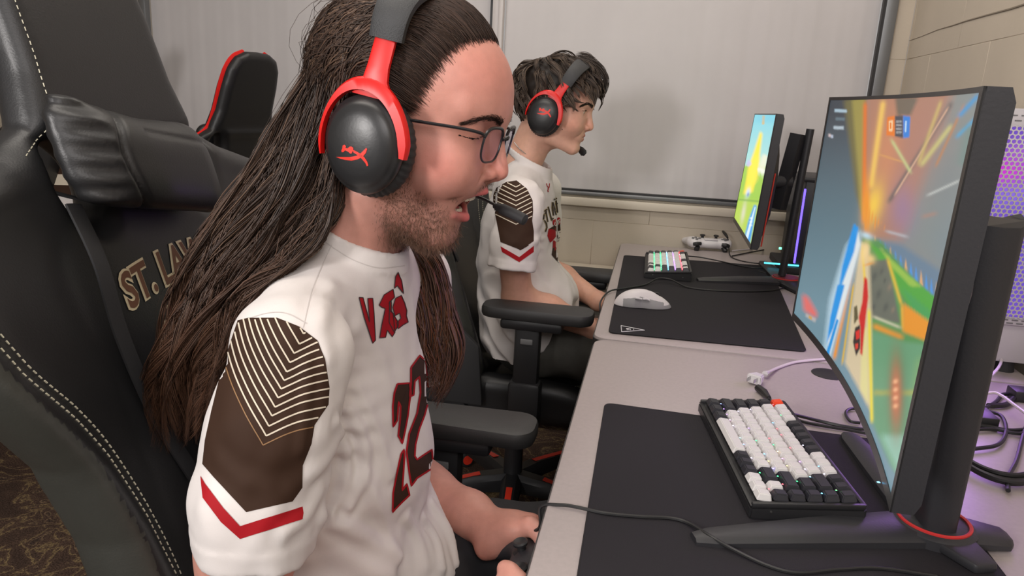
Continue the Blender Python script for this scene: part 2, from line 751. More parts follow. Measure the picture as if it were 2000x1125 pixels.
for (a, b, sd) in ((WIN[0] + 0.03, -0.62, 1), (-0.568, WIN[1] - 0.038, 2)):
    nx, nz = 260, 90
    xs = np.linspace(a, b, nx)
    zs = np.linspace(WIN[2] + 0.02, WIN[3] - 0.02, nz)
    X, Z = np.meshgrid(xs, zs, indexing='ij')
    amp = 0.0005 + 0.0012 * np.exp(-(Z - WIN[2]) * 9)
    Y = WY + 0.016 + amp * (np.sin(X * 47 + sd + 0.5 * np.sin(Z * 3 + X * 5)) + 0.7 * np.sin(X * 83 + 2 * sd + np.sin(Z * 2)) + 0.4 * np.sin(X * 171))
    Y += 0.0012 * np.exp(-((Z - (WIN[2] + 0.055)) / 0.006) ** 2) - 0.0010 * np.exp(-((Z - (WIN[2] + 0.07)) / 0.006) ** 2)
    V = np.stack([X, Y, Z], -1).reshape(-1, 3)
    I = np.arange(nx * nz).reshape(nx, nz)
    Q = np.stack([I[:-1, :-1], I[1:, :-1], I[1:, 1:], I[:-1, 1:]], -1).reshape(-1, 4)
    mesh_obj('shade', V, Q, M_shade, wn)
# sill moulding and pipe chase below the window
structure(MB().box((-0.5, WY - 0.012, SZ - 0.022), (2.5, 0.03, 0.030), bevel=0.004).build('trim_1', M_sill))
crk = MB()
crk.tube([onX(x, y, WX - 0.0005) for x, y in ((1766, 83), (1800, 71), (1832, 58), (1860, 50), (1887, 41), (1930, 29), (1975, 17), (2040, -4))], [0.0006, 0.0008, 0.0012, 0.0016, 0.002, 0.0022, 0.0026, 0.003], 6)
structure(crk.build('trim_2', mat('wall_crack', (0.25, 0.21, 0.16), 0.8)))
# glowing ceiling panels out of view, added to go with the fill lights
for (x, y) in ((-0.6, 0.6), (-0.2, 1.9)):
    t = thing('ceiling_fill_panel', (x, y, ZC), 'added flat white fill light panel %s' % ('over the near desk' if y < 1 else 'over the far desk'), 'ceiling light', 'added fill light panels')
    MB().box((x, y, ZC - 0.012), (1.26, 0.66, 0.024), bevel=0.003).build('housing', M_white, t)
    MB().box((x, y, ZC - 0.026), (1.18, 0.58, 0.006)).build('diffuser', mat('fill_diffuser', (0.9, 0.9, 0.88), 0.6, emit=(1, 0.93, 0.84), estr=1.5), t)

# radiator cover behind the far chair
rd = thing('radiator', (-0.25, 2.52, 0), 'white slotted radiator cover against the wall left of the far desk', 'radiator')
rb = MB()
rb.box((-0.20, 2.56, 0.335), (0.34, 0.10, 0.61), bevel=0.008)
rb.build('body', M_sill, rd)
gr = MB()
for k in range(18):
    gr.box((-0.19, 2.507, 0.618 - k * 0.020), (0.30, 0.010, 0.009), bevel=0.002)
gr.build('grille', mat('radiator_grille', (0.55, 0.52, 0.46), 0.4), rd)
MB().box((-0.19, 2.5125, 0.44), (0.30, 0.004, 0.38)).build('slot_backing', M_blackm, rd)
# ------------------------------------------------------------------ desks
DZ = 0.74
M_top = mat('grey_laminate', (0.41, 0.36, 0.355), 0.38, noise=0.04, nscale=150, spec=0.45)
M_edge = mat('dark_edge_band', (0.045, 0.042, 0.042), 0.5)
M_steel = mat('grey_steel', (0.22, 0.22, 0.23), 0.4, metal=0.6)


def rrect(x0, y0, x1, y1, r, n=6, rs=None):
    pts = []
    rs = rs or [r] * 4
    for (cx, cy, a0, rr) in ((x1, y1, 0, rs[0]), (x0, y1, 90, rs[1]), (x0, y0, 180, rs[2]), (x1, y0, 270, rs[3])):
        sx = -1 if cx == x1 else 1
        sy = -1 if cy == y1 else 1
        for k in range(n + 1):
            a = radians(a0 + 90 * k / n)
            pts.append((cx + sx * rr + rr * cos(a), cy + sy * rr + rr * sin(a)))
    return pts


def desk(x0, y0, x1, y1, label):
    t = thing('desk', ((x0 + x1) / 2, (y0 + y1) / 2, 0), label, 'desk', 'grey laminate desks')
    o = rrect(x0, y0, x1, y1, 0.028)
    MB().prism([(x, y, DZ - 0.026) for x, y in o], (0, 0, 0.026), bevel=0.003).build('tabletop', M_top, t)
    i = rrect(x0 - 0.002, y0 - 0.002, x1 + 0.002, y1 + 0.002, 0.03)
    MB().prism([(x, y, DZ - 0.022) for x, y in i], (0, 0, 0.016)).build('edge_band', M_edge, t)
    for (x, y) in ((x0 + 0.20, y0 + 0.08), (x0 + 0.20, y1 - 0.08), (x1 - 0.1, y0 + 0.08), (x1 - 0.1, y1 - 0.08)):
        MB().box((x, y, (DZ - 0.026) / 2), (0.05, 0.05, DZ - 0.026), bevel=0.004).build('leg', M_steel, t)
    return t


desk(-0.085, 0.10, 0.735, 1.405, 'near grey laminate desk with the curved monitor and white keyboard on it')
desk(-0.090, 1.412, 0.735, 2.545, 'far grey laminate desk against the window wall, with the mouse on its black pad')
M_pad = mat('black_cloth_pad', (0.022, 0.020, 0.024), 0.85, bump=0.35, bscale=1500, spec=0.25)
M_padedge = mat('pad_stitching', (0.012, 0.011, 0.013), 0.8)


def pad(corners, label, name='mouse_pad'):
    c = np.mean(corners, axis=0)
    t = thing(name, (c[0], c[1], DZ), label, 'mouse pad', 'black desk pads')
    pts = []
    n = len(corners)
    for i in range(n):
        p = np.array(corners[i])
        a, b = np.array(corners[i - 1]) - p, np.array(corners[(i + 1) % n]) - p
        a /= np.linalg.norm(a)
        b /= np.linalg.norm(b)
        for k in range(7):
            s = k / 6
            r = 0.014
            pts.append(p + a * r * (1 - s) ** 2 + b * r * s ** 2)
    MB().prism([(p[0], p[1], DZ) for p in pts], (0, 0, 0.0035), bevel=0.0008).build('cloth', M_pad, t)
    MB().tube([(p[0], p[1], DZ + 0.0026) for p in pts], 0.0014, 5, close=True).build('stitched_edge', M_padedge, t)
    return t


pad([(-0.040, 1.068), (-0.030, 0.16), (0.405, 0.16), (0.395, 1.055)], 'large black desk pad under the white and black keyboard on the near desk')
p2 = pad([(-0.068, 2.30), (-0.060, 1.448), (0.335, 1.462), (0.385, 2.33)], 'large black desk pad on the far desk, with the white mouse and a triangle mark')
# triangular mark near the pad's corner
q = MB()
zz = DZ + 0.0038
A, B, C3 = [np.array(onZ(x, y, zz)) for x, y in ((1213, 636), (1259, 645), (1214, 648))]
for (a, b) in ((A, B), (B, C3), (C3, A)):
    q.tube([a, b], 0.0009, 4)
m0 = (A + C3) / 2
for k in range(3):
    f = 0.25 + 0.14 * k
    q.tube([m0 * (1 - f) + B * f + (A - m0) * 0.35 * (1 - f), m0 * (1 - f) + B * f, m0 * (1 - f) + B * f + (C3 - m0) * 0.35 * (1 - f)], 0.0007, 4)
cc = m0 * 0.72 + B * 0.28
q.lathe([(0.0001, 0), (0.0042, 0), (0.0042, 0.0008), (0.0001, 0.0008)], cc, n=10)
q.build('triangle_mark', mat('white_mark', (0.65, 0.65, 0.66), 0.6), p2)


# ------------------------------------------------------------------ keyboards
M_kw = mat('white_keycap', (0.70, 0.68, 0.68), 0.4)
M_kb = mat('black_keycap', (0.025, 0.025, 0.032), 0.4)
M_ko = mat('orange_keycap', (0.85, 0.07, 0.02), 0.4)
M_glow = [mat('key_glow', c, 0.5, emit=c, estr=s) for c, s in (((0.55, 0.3, 1.0), 2.2), ((0.2, 0.6, 1.0), 2.5), ((0.1, 1.0, 0.35), 2.0), ((1.0, 0.15, 0.2), 2.0), ((1.0, 0.8, 0.3), 2.0), ((0.8, 0.7, 1.0), 3.0))]


def keycap(u=1.0, h=0.0085, pitch=0.0190):
    """one sculpted keycap, origin at its base centre, u units wide along local x"""
    w, d = pitch * u - 0.0011, pitch - 0.0011
    bm = bmesh.new()
    bmesh.ops.create_cube(bm, size=1.0)
    for v in bm.verts:
        top = v.co.z > 0
        v.co = Vector((v.co.x * (w - (0.0056 if top else 0)), v.co.y * (d - (0.0050 if top else 0)) + (0.0006 if top else 0), h if top else 0))
    bmesh.ops.bevel(bm, geom=bm.edges[:], offset=0.0012, segments=2, affect='EDGES')
    me = bpy.data.meshes.new('key')
    bm.to_mesh(me)
    bm.free()
    for p in me.polygons:
        p.use_smooth = True
    me.set_sharp_from_angle(angle=radians(50))
    return me


def keyboard(c, rz, rows, label, glow_n, seed, W=None, kp=0.0190, tilt=0.06, rowglow=False):
    """rows: front (user) row last; each row list of (units, material key). local x along the keys, y away from user"""
    nrow = len(rows)
    Wd = max(sum(u for u, _ in r) for r in rows) * kp
    D = nrow * kp
    t = empty('keyboard', c, label, 'keyboard', 'white and black keyboards')
    t.rotation_euler = (0, 0, rz)
    case = MB()
    b = 0.0075
    bm = bmesh.new()
    bmesh.ops.create_cube(bm, size=1.0)
    for v in bm.verts:
        y = v.co.y * (D + 2 * b)
        z = 0 if v.co.z < 0 else 0.020 + y * tilt
        v.co = Vector((v.co.x * (Wd + 2 * b), y, z))
    bmesh.ops.bevel(bm, geom=bm.edges[:], offset=0.0025, segments=2, affect='EDGES')
    case.bm(bm, 0, True)
    co = case.build('case', M_black)
    co.parent = t
    rim = MB()
    for s in (-1, 1):
        rim.box((s * (Wd / 2 + b * 0.55), 0, 0.0215), (b * 0.8, D + 2 * b - 0.004, 0.006), bevel=0.001)
    for s in (-1, 1):
        rim.box((0, s * (D / 2 + b * 0.55), 0.0215 + s * D / 2 * tilt), (Wd + 2 * b - 0.004, b * 0.8, 0.006), bevel=0.001)
    ro = rim.build('rim', M_black)
    ro.parent = t
    for v in ro.data.vertices:
        if abs(v.co.x) > Wd / 2:
            v.co.z += v.co.y * tilt * 0.0 + (v.co.y * tilt if abs(v.co.y) < D / 2 + b * 2 and abs(abs(v.co.x) - Wd / 2 - b * 0.55) < b * 0.45 and abs(v.co.z - 0.0215) < 0.0035 else 0)
    for s in (-1, 1):
        for x_ in (Wd / 2 + b, -Wd / 2 - b - 0.0006):
            so = MB().lathe([(0.0001, 0), (0.0014, 0), (0.0014, 0.0006), (0.0001, 0.0006)], (x_, s * D * 0.36, 0.012), axis='X', n=8).build('screw', M_chrome)
            so.parent = t
    cache = {}
    rnd = random.Random(seed)
    mats_ = {'w': M_kw, 'b': M_kb, 'o': M_ko}
    for r, row in enumerate(rows):
        y = D / 2 - (r + 0.5) * kp
        x = -Wd / 2
        for (u, mk) in row:
            if mk != '_':
                if (u, mk) not in cache:
                    me = keycap(u, pitch=kp)
                    me.materials.append(mats_[mk])
                    cache[(u, mk)] = me
                k = bpy.data.objects.new('key', cache[(u, mk)])
                k.location = (x + u * kp / 2, y, 0.0225 + y * tilt)
                k.rotation_euler = (atan2(tilt, 1) + (0.10 - 0.05 * r), 0, 0)
                if mk != 'w':
                    k['label'] = 'orange keycap' if mk == 'o' else 'black keycap'
                COL.objects.link(k)
                k.parent = t
            x += u * kp
    for gi in range(len(M_glow)):
        g = MB().lathe([(0.0001, 0), (0.0012, 0), (0.0008, 0.0006), (0.0001, 0.0006)], (0, 0, 0), n=6).build('backlight', M_glow[gi])
        for k in range(glow_n):
            r = rnd.randrange(nrow - 1)
            kx = (rnd.randrange(int(Wd / kp) - 1) + 1) * kp - Wd / 2 + (r % 2) * kp * 0.4
            y = D / 2 - (r + 1) * kp
            go = g if k == 0 else g.copy()
            if k:
                COL.objects.link(go)
            go.parent = t
            go.location = (kx, y + 0.0002, 0.0283 + y * tilt)
            go['label'] = 'tiny coloured light shining between the keys'
    if rowglow:
        for r, gi in enumerate((2, 2, 1, 0, 3)[:nrow - 1]):
            y = D / 2 - (r + 1) * kp
            n = 8
            go = MB().tube([(Wd * (k / n - 0.5) * 0.94, y, 0.0262 + y * tilt) for k in range(n + 1)], 0.0011, 5).build('row_light', M_glow[(3, 0, 1, 2, 2)[r]])
            go.parent = t
            go['label'] = 'coloured glow between two key rows'
    return t


# near keyboard: long axis runs away from the camera; user side is -X.
kb_rows_near = [
    [(1, 'o'), (1, 'w'), (1, 'w'), (1, 'w'), (1, 'b'), (1, 'b'), (1, 'b'), (1, 'b'), (1, 'b'), (1, 'w'), (1, 'w'), (1, 'w'), (1, 'b'), (1, 'b'), (1, 'b')],
    [(1, 'b'), (1, 'w'), (1, 'w'), (1, 'w'), (1, 'w'), (1, 'w'), (1, 'w'), (1, 'w'), (1, 'w'), (1, 'w'), (1, 'w'), (1, 'w'), (2, 'b'), (1, 'b')],
    [(1.5, 'b'), (1, 'w'), (1, 'w'), (1, 'w'), (1, 'w'), (1, 'w'), (1, 'w'), (1, 'w'), (1, 'w'), (1, 'w'), (1, 'w'), (1, 'w'), (1.5, 'b'), (1, 'b')],
    [(1.75, 'b'), (1, 'w'), (1, 'w'), (1, 'w'), (1, 'w'), (1, 'w'), (1, 'w'), (1, 'w'), (1, 'w'), (1, 'w'), (1, 'w'), (2.25, 'b'), (1, 'b')],
    [(2.25, 'b'), (1, 'w'), (1, 'w'), (1, 'w'), (1, 'w'), (1, 'w'), (1, 'w'), (1, 'w'), (1, 'w'), (1, 'w'), (1.75, 'b'), (1, 'w'), (1, 'b')],
    [(1.25, 'b'), (1.25, 'b'), (1.25, 'b'), (5.25, 'w'), (1, 'b'), (1, 'b'), (1, 'b'), (1, 'w'), (1, 'w'), (1, 'w')]]
# local x -> world -Y (keys read left to right towards the camera), local y -> world +X
kA, kB, kC, kD = [onZ(x, y, DZ + 0.02) for x, y in ((1362, 797), (1465, 1005), (1690, 992), (1530, 783))]
cN = (np.array(kA) + kB + kC + kD) / 4
axN = (np.array(kB) - kA) + (np.array(kC) - kD)
rzN = atan2(axN[1], axN[0])
keyboard((cN[0], cN[1], DZ + 0.0036), rzN, kb_rows_near, 'keyboard with white letter keys, black outer keys and one orange key on the near desk', 8, 3,
         kp=0.0190 * float(np.linalg.norm(axN) / 2) / 0.300)
kb_rows_far = [
    [(1, 'o'), (1, 'b'), (1, 'b'), (1, 'w'), (1, 'w'), (1, 'w'), (1, 'w'), (1, 'b'), (1, 'b'), (1, 'w'), (1, 'w'), (1, 'w'), (1, 'b'), (1, 'w'), (1, 'b')],
    [(1, 'b')] + [(1, 'w')] * 11 + [(2, 'w'), (1, 'b')],
    [(1.5, 'b')] + [(1, 'w')] * 11 + [(1.5, 'b'), (1, 'b')],
    [(1.75, 'b')] + [(1, 'w')] * 10 + [(2.25, 'b'), (1, 'b')],
    [(2.25, 'b')] + [(1, 'w')] * 9 + [(1.75, 'b'), (1, 'w'), (1, 'w')],
    [(1.25, 'b'), (1.25, 'b'), (1.25, 'w'), (5.25, 'w'), (1, 'w'), (1, 'b'), (1, 'w'), (1, 'b'), (1, 'b'), (1, 'w')]]
keyboard((0.064, 2.140, DZ + 0.0036), -pi / 2 + 0.01, kb_rows_far, 'white and black keyboard with rainbow glow lying on the far desk pad', 5, 5, kp=0.0190, tilt=0.09, rowglow=True)


# ------------------------------------------------------------------ mouse (far desk)
mt = thing('mouse', (0.0, 1.69, DZ + 0.0036), 'white wireless mouse with grey side grip on the far desk pad', 'mouse')
mc = np.array(onZ(1252, 600, DZ))
mL, mR = np.array(onZ(1200, 597, DZ + 0.01)), np.array(onZ(1306, 604, DZ + 0.01))
md = mR - mL
mlen = np.linalg.norm(md[:2]) * 0.98
md = md / np.linalg.norm(md)
mrot = atan2(md[1], md[0])


def mouse_fn(P):
    c, s = cos(mrot), sin(mrot)
    x = (P[0] - mc[0]) * c + (P[1] - mc[1]) * s
    y = -(P[0] - mc[0]) * s + (P[1] - mc[1]) * c
    z = P[2] - DZ - 0.0036
    L = mlen / 2
    hw = 0.0315 - 0.006 * np.exp(-((x - 0.005) / 0.022) ** 2)
    d = ell((x + 0.004, y / hw * 0.031, z + 0.004), (0, 0, 0), (L, 0.031, 0.045))
    d2 = ell((x - 0.028, y, z + 0.006), (0, 0, 0), (L * 0.72, 0.031, 0.030))
    d = smin(d, d2, 0.01)
    return smax(d, -(z - 0.0005), 0.002)


V, Q = surface_nets(mouse_fn, (mc[0] - 0.08, mc[1] - 0.05, DZ), (mc[0] + 0.08, mc[1] + 0.05, DZ + 0.055), 0.0009)
lx = (V[:, 0] - mc[0]) * cos(mrot) + (V[:, 1] - mc[1]) * sin(mrot)
ly = -(V[:, 0] - mc[0]) * sin(mrot) + (V[:, 1] - mc[1]) * cos(mrot)
lz = V[:, 2] - DZ - 0.0036
qc = Q[:, 0]
side = (ly[qc] < -0.004) & (lz[qc] < 0.0275 - 0.20 * np.abs(lx[qc] + 0.006)) & (lx[qc] > -0.046) & (lx[qc] < 0.050)
front = (lx[qc] > 0.030) & (lz[qc] < 0.010)
mesh_obj('shell', V, Q, [mat('mouse_white', (0.70, 0.67, 0.69), 0.4), mat('mouse_grey', (0.30, 0.30, 0.31), 0.6)], mt, (side | front).astype(int))


def mloc(x, y, z):
    return (mc[0] + x * cos(mrot) - y * sin(mrot), mc[1] + x * sin(mrot) + y * cos(mrot), DZ + 0.0036 + z)


for (a, b) in ((-0.019, -0.003), (-0.001, 0.015)):
    MB().tube([mloc(a, -0.0262, 0.0235 - a * 0.08), mloc((a + b) / 2, -0.0262, 0.0242), mloc(b, -0.0258, 0.0225 - b * 0.1)], [0.0028, 0.0032, 0.0022], 8).build('side_button', M_white, mt)
MB().tube([mloc(0.012, 0, 0.0395), mloc(0.030, 0, 0.0335), mloc(0.046, 0, 0.0255)], 0.0012, 6).build('button_gap', M_black, mt)
wh = MB()
wh.lathe([(0.0001, -0.003), (0.0085, -0.003), (0.0085, 0.003), (0.0001, 0.003)], mloc(0.033, 0, 0.027), axis='Y', n=20)
wh.build('scroll_wheel', M_black, mt)
MB().tube([mloc(-0.040, -0.004, 0.030), mloc(-0.036, 0.0, 0.033), mloc(-0.034, 0.004, 0.0335)], 0.0012, 6).build('light_strip', M_glow[0], mt)
# ------------------------------------------------------------------ monitors
M_bezel = mat('monitor_bezel', (0.014, 0.014, 0.015), 0.35)
M_back = mat('monitor_back', (0.028, 0.028, 0.032), 0.45, bump=0.08)


def soft(px, py, poly, w):
    """0..1 mask of polygon with blur width w (samples)"""
    acc = np.zeros(px.shape)
    offs = [(0, 0), (w, 0), (-w, 0), (0, w), (0, -w), (w * .6, w * .6), (-w * .6, w * .6), (w * .6, -w * .6), (-w * .6, -w * .6)]
    for dx, dy in offs:
        acc += inpoly(px + dx, py + dy, poly)
    return acc / len(offs)


def over(col, m, c, k=1.0):
    c = srgb(*c)
    m = (m * k)[:, None]
    return col * (1 - m) + c * m


def gauss(px, py, cx, cy, sx, sy, ang=0):
    a = radians(ang)
    dx, dy = px - cx, py - cy
    u = dx * cos(a) + dy * sin(a)
    v = -dx * sin(a) + dy * cos(a)
    return np.exp(-(u / sx) ** 2 - (v / sy) ** 2)


def paint_near(px, py):
    n = len(px)
    col = np.tile(srgb(118, 140, 152), (n, 1))
    # left dark wall of the arena fading to blue grey below
    t = np.clip((py - 220) / 380, 0, 1)[:, None]
    col = srgb(62, 70, 78) * (1 - t) + srgb(112, 146, 160) * t
    # hall behind the field
    def fan(pts, c, w=4, k=1.0):
        nonlocal col
        col = over(col, soft(px, py, pts, w), c, k)

    def beam(a, b, w, c, k=.85):
        nonlocal col
        d = np.array(b, float) - a
        L = np.linalg.norm(d)
        d /= L
        u = (px - a[0]) * d[0] + (py - a[1]) * d[1]
        v = np.abs(-(px - a[0]) * d[1] + (py - a[1]) * d[0])
        col = over(col, np.exp(-(v / w) ** 2) * np.clip(u / 12, 0, 1) * np.clip((L - u) / 12, 0, 1), c, k)
    rt = soft(px, py, [(1688, 150), (1960, 150), (1960, 1100), (1700, 480)], 6)
    col = over(col, rt, (132, 140, 138))
    fan([(1688, 150), (1870, 150), (1810, 330), (1762, 470), (1688, 470)], (174, 126, 104), 12)
    col = over(col, gauss(px, py, 1735, 300, 30, 90, 5), (214, 140, 96), .8)
    col = over(col, gauss(px, py, 1800, 290, 50, 90, 12), (178, 126, 112), .7)
    col = over(col, gauss(px, py, 1850, 360, 40, 90, 8), (126, 134, 136), .8)
    col = over(col, gauss(px, py, 1763, 410, 26, 50, 0), (150, 122, 160), .7)
    col = over(col, gauss(px, py, 1880, 500, 60, 80, 0), (120, 138, 146), .9)
    col = over(col, gauss(px, py, 1775, 545, 60, 55, 0), (140, 130, 132), .6)
    fan([(1648, 195), (1690, 190), (1688, 430), (1672, 380)], (112, 106, 66), 5)
    fan([(1664, 195), (1690, 190), (1688, 430), (1680, 400)], (158, 146, 74), 4)
    beam((1690, 195), (1687, 440), 4.5, (236, 116, 36))
    beam((1726, 192), (1700, 372), 6, (250, 204, 96))
    beam((1862, 196), (1732, 400), 5, (92, 88, 90), .8)
    beam((1855, 205), (1745, 385), 2, (226, 180, 150), .8)
    beam((1840, 192), (1792, 325), 4, (204, 180, 108), .8)
    beam((1862, 240), (1795, 328), 5, (206, 198, 122), .8)
    beam((1885, 200), (1825, 330), 3, (186, 130, 86), .8)
    beam((1915, 182), (1868, 232), 5, (60, 150, 205), .9)
    beam((1912, 225), (1864, 272), 4, (70, 160, 205), .9)
    beam((1900, 240), (1880, 330), 14, (96, 140, 132), .5)
    beam((1738, 268), (1782, 342), 3.5, (198, 204, 140), .85)
    beam((1712, 300), (1768, 318), 2, (226, 170, 90), .6)
    beam((1880, 350), (1806, 384), 2.5, (196, 200, 196), .8)
    beam((1725, 450), (1778, 464), 3, (186, 190, 196), .7)
    beam((1835, 415), (1795, 425), 4, (176, 130, 112), .6)
    col = over(col, gauss(px, py, 1706, 400, 17, 42, 12), (252, 206, 74), .95)
    col = over(col, gauss(px, py, 1693, 400, 6, 60, 0), (248, 150, 30), .95)
    fan([(1748, 190), (1794, 190), (1778, 226), (1752, 226)], (86, 92, 80), 4, .8)
    for k in range(7):
        beam((1690 + 6 * k, 452 - 6 * (k % 3)), (1693 + 6 * k, 395 + 7 * k), 1.6, (238, 150, 50), .8)
    # field
    fan([(1684, 462), (1850, 655), (1862, 600), (1884, 560), (1760, 478)], (104, 128, 150), 6)
    for k in range(16):
        x0 = 1706 + k * 10
        fan([(x0, 476 + k * 8.6), (x0 + 3, 458 + k * 7.6), (x0 + 7, 482 + k * 8.6)], (70, 150, 226) if k % 3 else (232, 176, 110), 1.5, .85)
    fan([(1684, 462), (1720, 470), (1850, 620), (1840, 1010), (1700, 800), (1680, 500)], (86, 146, 82), 4)
    fan([(1692, 466), (1764, 528), (1836, 588), (1832, 650), (1775, 595), (1722, 515)], (78, 166, 58), 3)
    fan([(1716, 480), (1760, 525), (1800, 560), (1780, 560), (1740, 520)], (170, 200, 80), 3, .7)
    fan([(1760, 560), (1832, 620), (1826, 665), (1790, 620)], (70, 160, 84), 4)
    fan([(1689, 512), (1734, 506), (1758, 632), (1700, 620)], (104, 108, 96), 3)
    for (x, y, r_) in ((1708, 540, 9), (1722, 530, 7), (1716, 575, 10), (1738, 560, 8), (1730, 600, 9), (1744, 605, 6), (1706, 600, 7), (1728, 548, 5)):
        col = over(col, gauss(px, py, x, y, r_ * .5, r_, 20), (66, 72, 70) if (x + y) % 3 else (150, 128, 106), .6)
    beam((1732, 500), (1762, 600), 3.5, (222, 186, 60), .9)
    beam((1762, 590), (1765, 650), 4, (230, 180, 60), .9)
    beam((1700, 616), (1764, 642), 3, (204, 200, 170), .9)
    beam((1700, 634), (1768, 662), 6, (228, 150, 44), .95)
    fan([(1764, 592), (1832, 640), (1824, 672), (1764, 648)], (234, 150, 36), 4)
    fan([(1701, 645), (1768, 668), (1826, 674), (1800, 840), (1770, 950), (1740, 910), (1701, 820)], (104, 158, 118), 5)
    fan([(1790, 700), (1826, 690), (1810, 800), (1780, 780)], (130, 172, 110), 8, .7)
    fan([(1720, 850), (1804, 850), (1768, 952)], (148, 198, 176), 7)
    fan([(1706, 762), (1808, 762), (1806, 772), (1706, 772)], (178, 176, 80), 4, .7)
    # centre lane
    fan([(1679, 472), (1697, 480), (1702, 618), (1702, 806), (1666, 738), (1650, 709), (1664, 595)], (214, 196, 160), 4)
    fan([(1684, 640), (1694, 640), (1696, 790), (1680, 760)], (226, 216, 150), 3)
    beam((1683, 470), (1690, 560), 3, (240, 206, 80), .9)
    beam((1697, 600), (1703, 830), 3.5, (236, 218, 60), .95)
    beam((1674, 478), (1628, 706), 4, (238, 150, 36), .95)
    beam((1668, 550), (1644, 716), 2.2, (222, 180, 56), .9)
    # blue lane
    fan([(1678, 446), (1682, 480), (1650, 595), (1622, 700), (1608, 684), (1620, 584), (1652, 480)], (178, 208, 224), 5)
    fan([(1676, 452), (1680, 478), (1648, 595), (1621, 694), (1616, 660), (1650, 540)], (226, 234, 236), 2)
    fan([(1668, 436), (1677, 446), (1668, 492), (1650, 540), (1636, 575), (1645, 520), (1658, 470)], (16, 150, 232), 2.5)
    fan([(1636, 556), (1650, 556), (1628, 640), (1614, 672), (1622, 618)], (20, 150, 230), 2)
    fan([(1634, 622), (1638, 626), (1619, 694), (1613, 690)], (20, 150, 226), 1.5)
    col = over(col, gauss(px, py, 1689, 492, 8, 22, 12), (250, 216, 150), .95)
    col = over(col, gauss(px, py, 1700, 506, 10, 9, 30), (244, 206, 140), .9)
    beam((1683, 520), (1710, 512), 2.5, (236, 160, 60), .8)
    col = over(col, gauss(px, py, 1692, 460, 12, 6, 20), (190, 225, 240), .9)
    # red car and its shadow
    fan([(1688, 540), (1694, 545), (1696, 580), (1692, 612), (1688, 650), (1684, 696), (1680, 690), (1680, 640), (1677, 620), (1684, 590)], (206, 30, 26), 2)
    fan([(1668, 600), (1674, 596), (1676, 622), (1668, 634)], (92, 84, 50), 1.5)
    fan([(1670, 640), (1680, 634), (1680, 680), (1672, 696), (1666, 668)], (44, 38, 34), 1.5)
    fan([(1671, 648), (1679, 643), (1679, 660), (1672, 664)], (220, 46, 34), 1.2)
    fan([(1670, 672), (1676, 670), (1676, 680), (1671, 683)], (220, 60, 40), 1.2)
    # glowing boost pad
    col = over(col, gauss(px, py, 1752, 770, 16, 75, 0), (60, 88, 60), .8)
    col = over(col, gauss(px, py, 1750, 770, 11, 62, 0), (206, 116, 76), .95)
    for k in range(4):
        col = over(col, gauss(px, py, 1749, 745 + 16 * k, 5, 4, -30), (255, 190, 140), .9)
    # scoreboard
    fan([(1733, 229), (1748, 226), (1748, 266), (1731, 264)], (236, 124, 32), 1.5)
    fan([(1748, 226), (1764, 226), (1764, 270), (1748, 266)], (70, 70, 78), 1.5)
    fan([(1764, 226), (1778, 228), (1776, 268), (1764, 270)], (40, 130, 220), 1.5)
    fan([(1736, 236), (1744, 235), (1743, 256), (1736, 256)], (255, 220, 170), 1, .9)
    fan([(1738, 239), (1741, 239), (1741, 252), (1738, 252)], (236, 124, 32), .6, 1)
    fan([(1768, 236), (1771, 236), (1770, 258), (1767, 258)], (200, 230, 255), 1, .9)
    for k in range(4):
        fan([(1750, 236 + 7 * k), (1761, 236 + 7 * k), (1761, 239 + 7 * k), (1750, 239 + 7 * k)], (190, 190, 190), 1, .8)
    # small read-outs top left, red panel bottom left
    for (x, y, w, c) in ((1630, 216, 24, (180, 205, 220)), (1632, 232, 18, (100, 120, 130)), (1628, 249, 20, (190, 205, 215)), (1618, 264, 5, (220, 200, 200)), (1623, 266, 4, (200, 210, 230))):
        fan([(x, y - 3), (x + w, y - 2), (x + w, y + 4), (x, y + 3)], c, 1.5, .9)
    fan([(1567, 574), (1578, 580), (1596, 612), (1594, 622), (1570, 606)], (232, 110, 104), 5, .95)
    fan([(1574, 612), (1594, 622), (1592, 630), (1573, 618)], (200, 190, 185), 2, .7)
    fan([(1580, 616), (1586, 619), (1585, 625), (1579, 621)], (214, 160, 60), 1, .9)
    return col


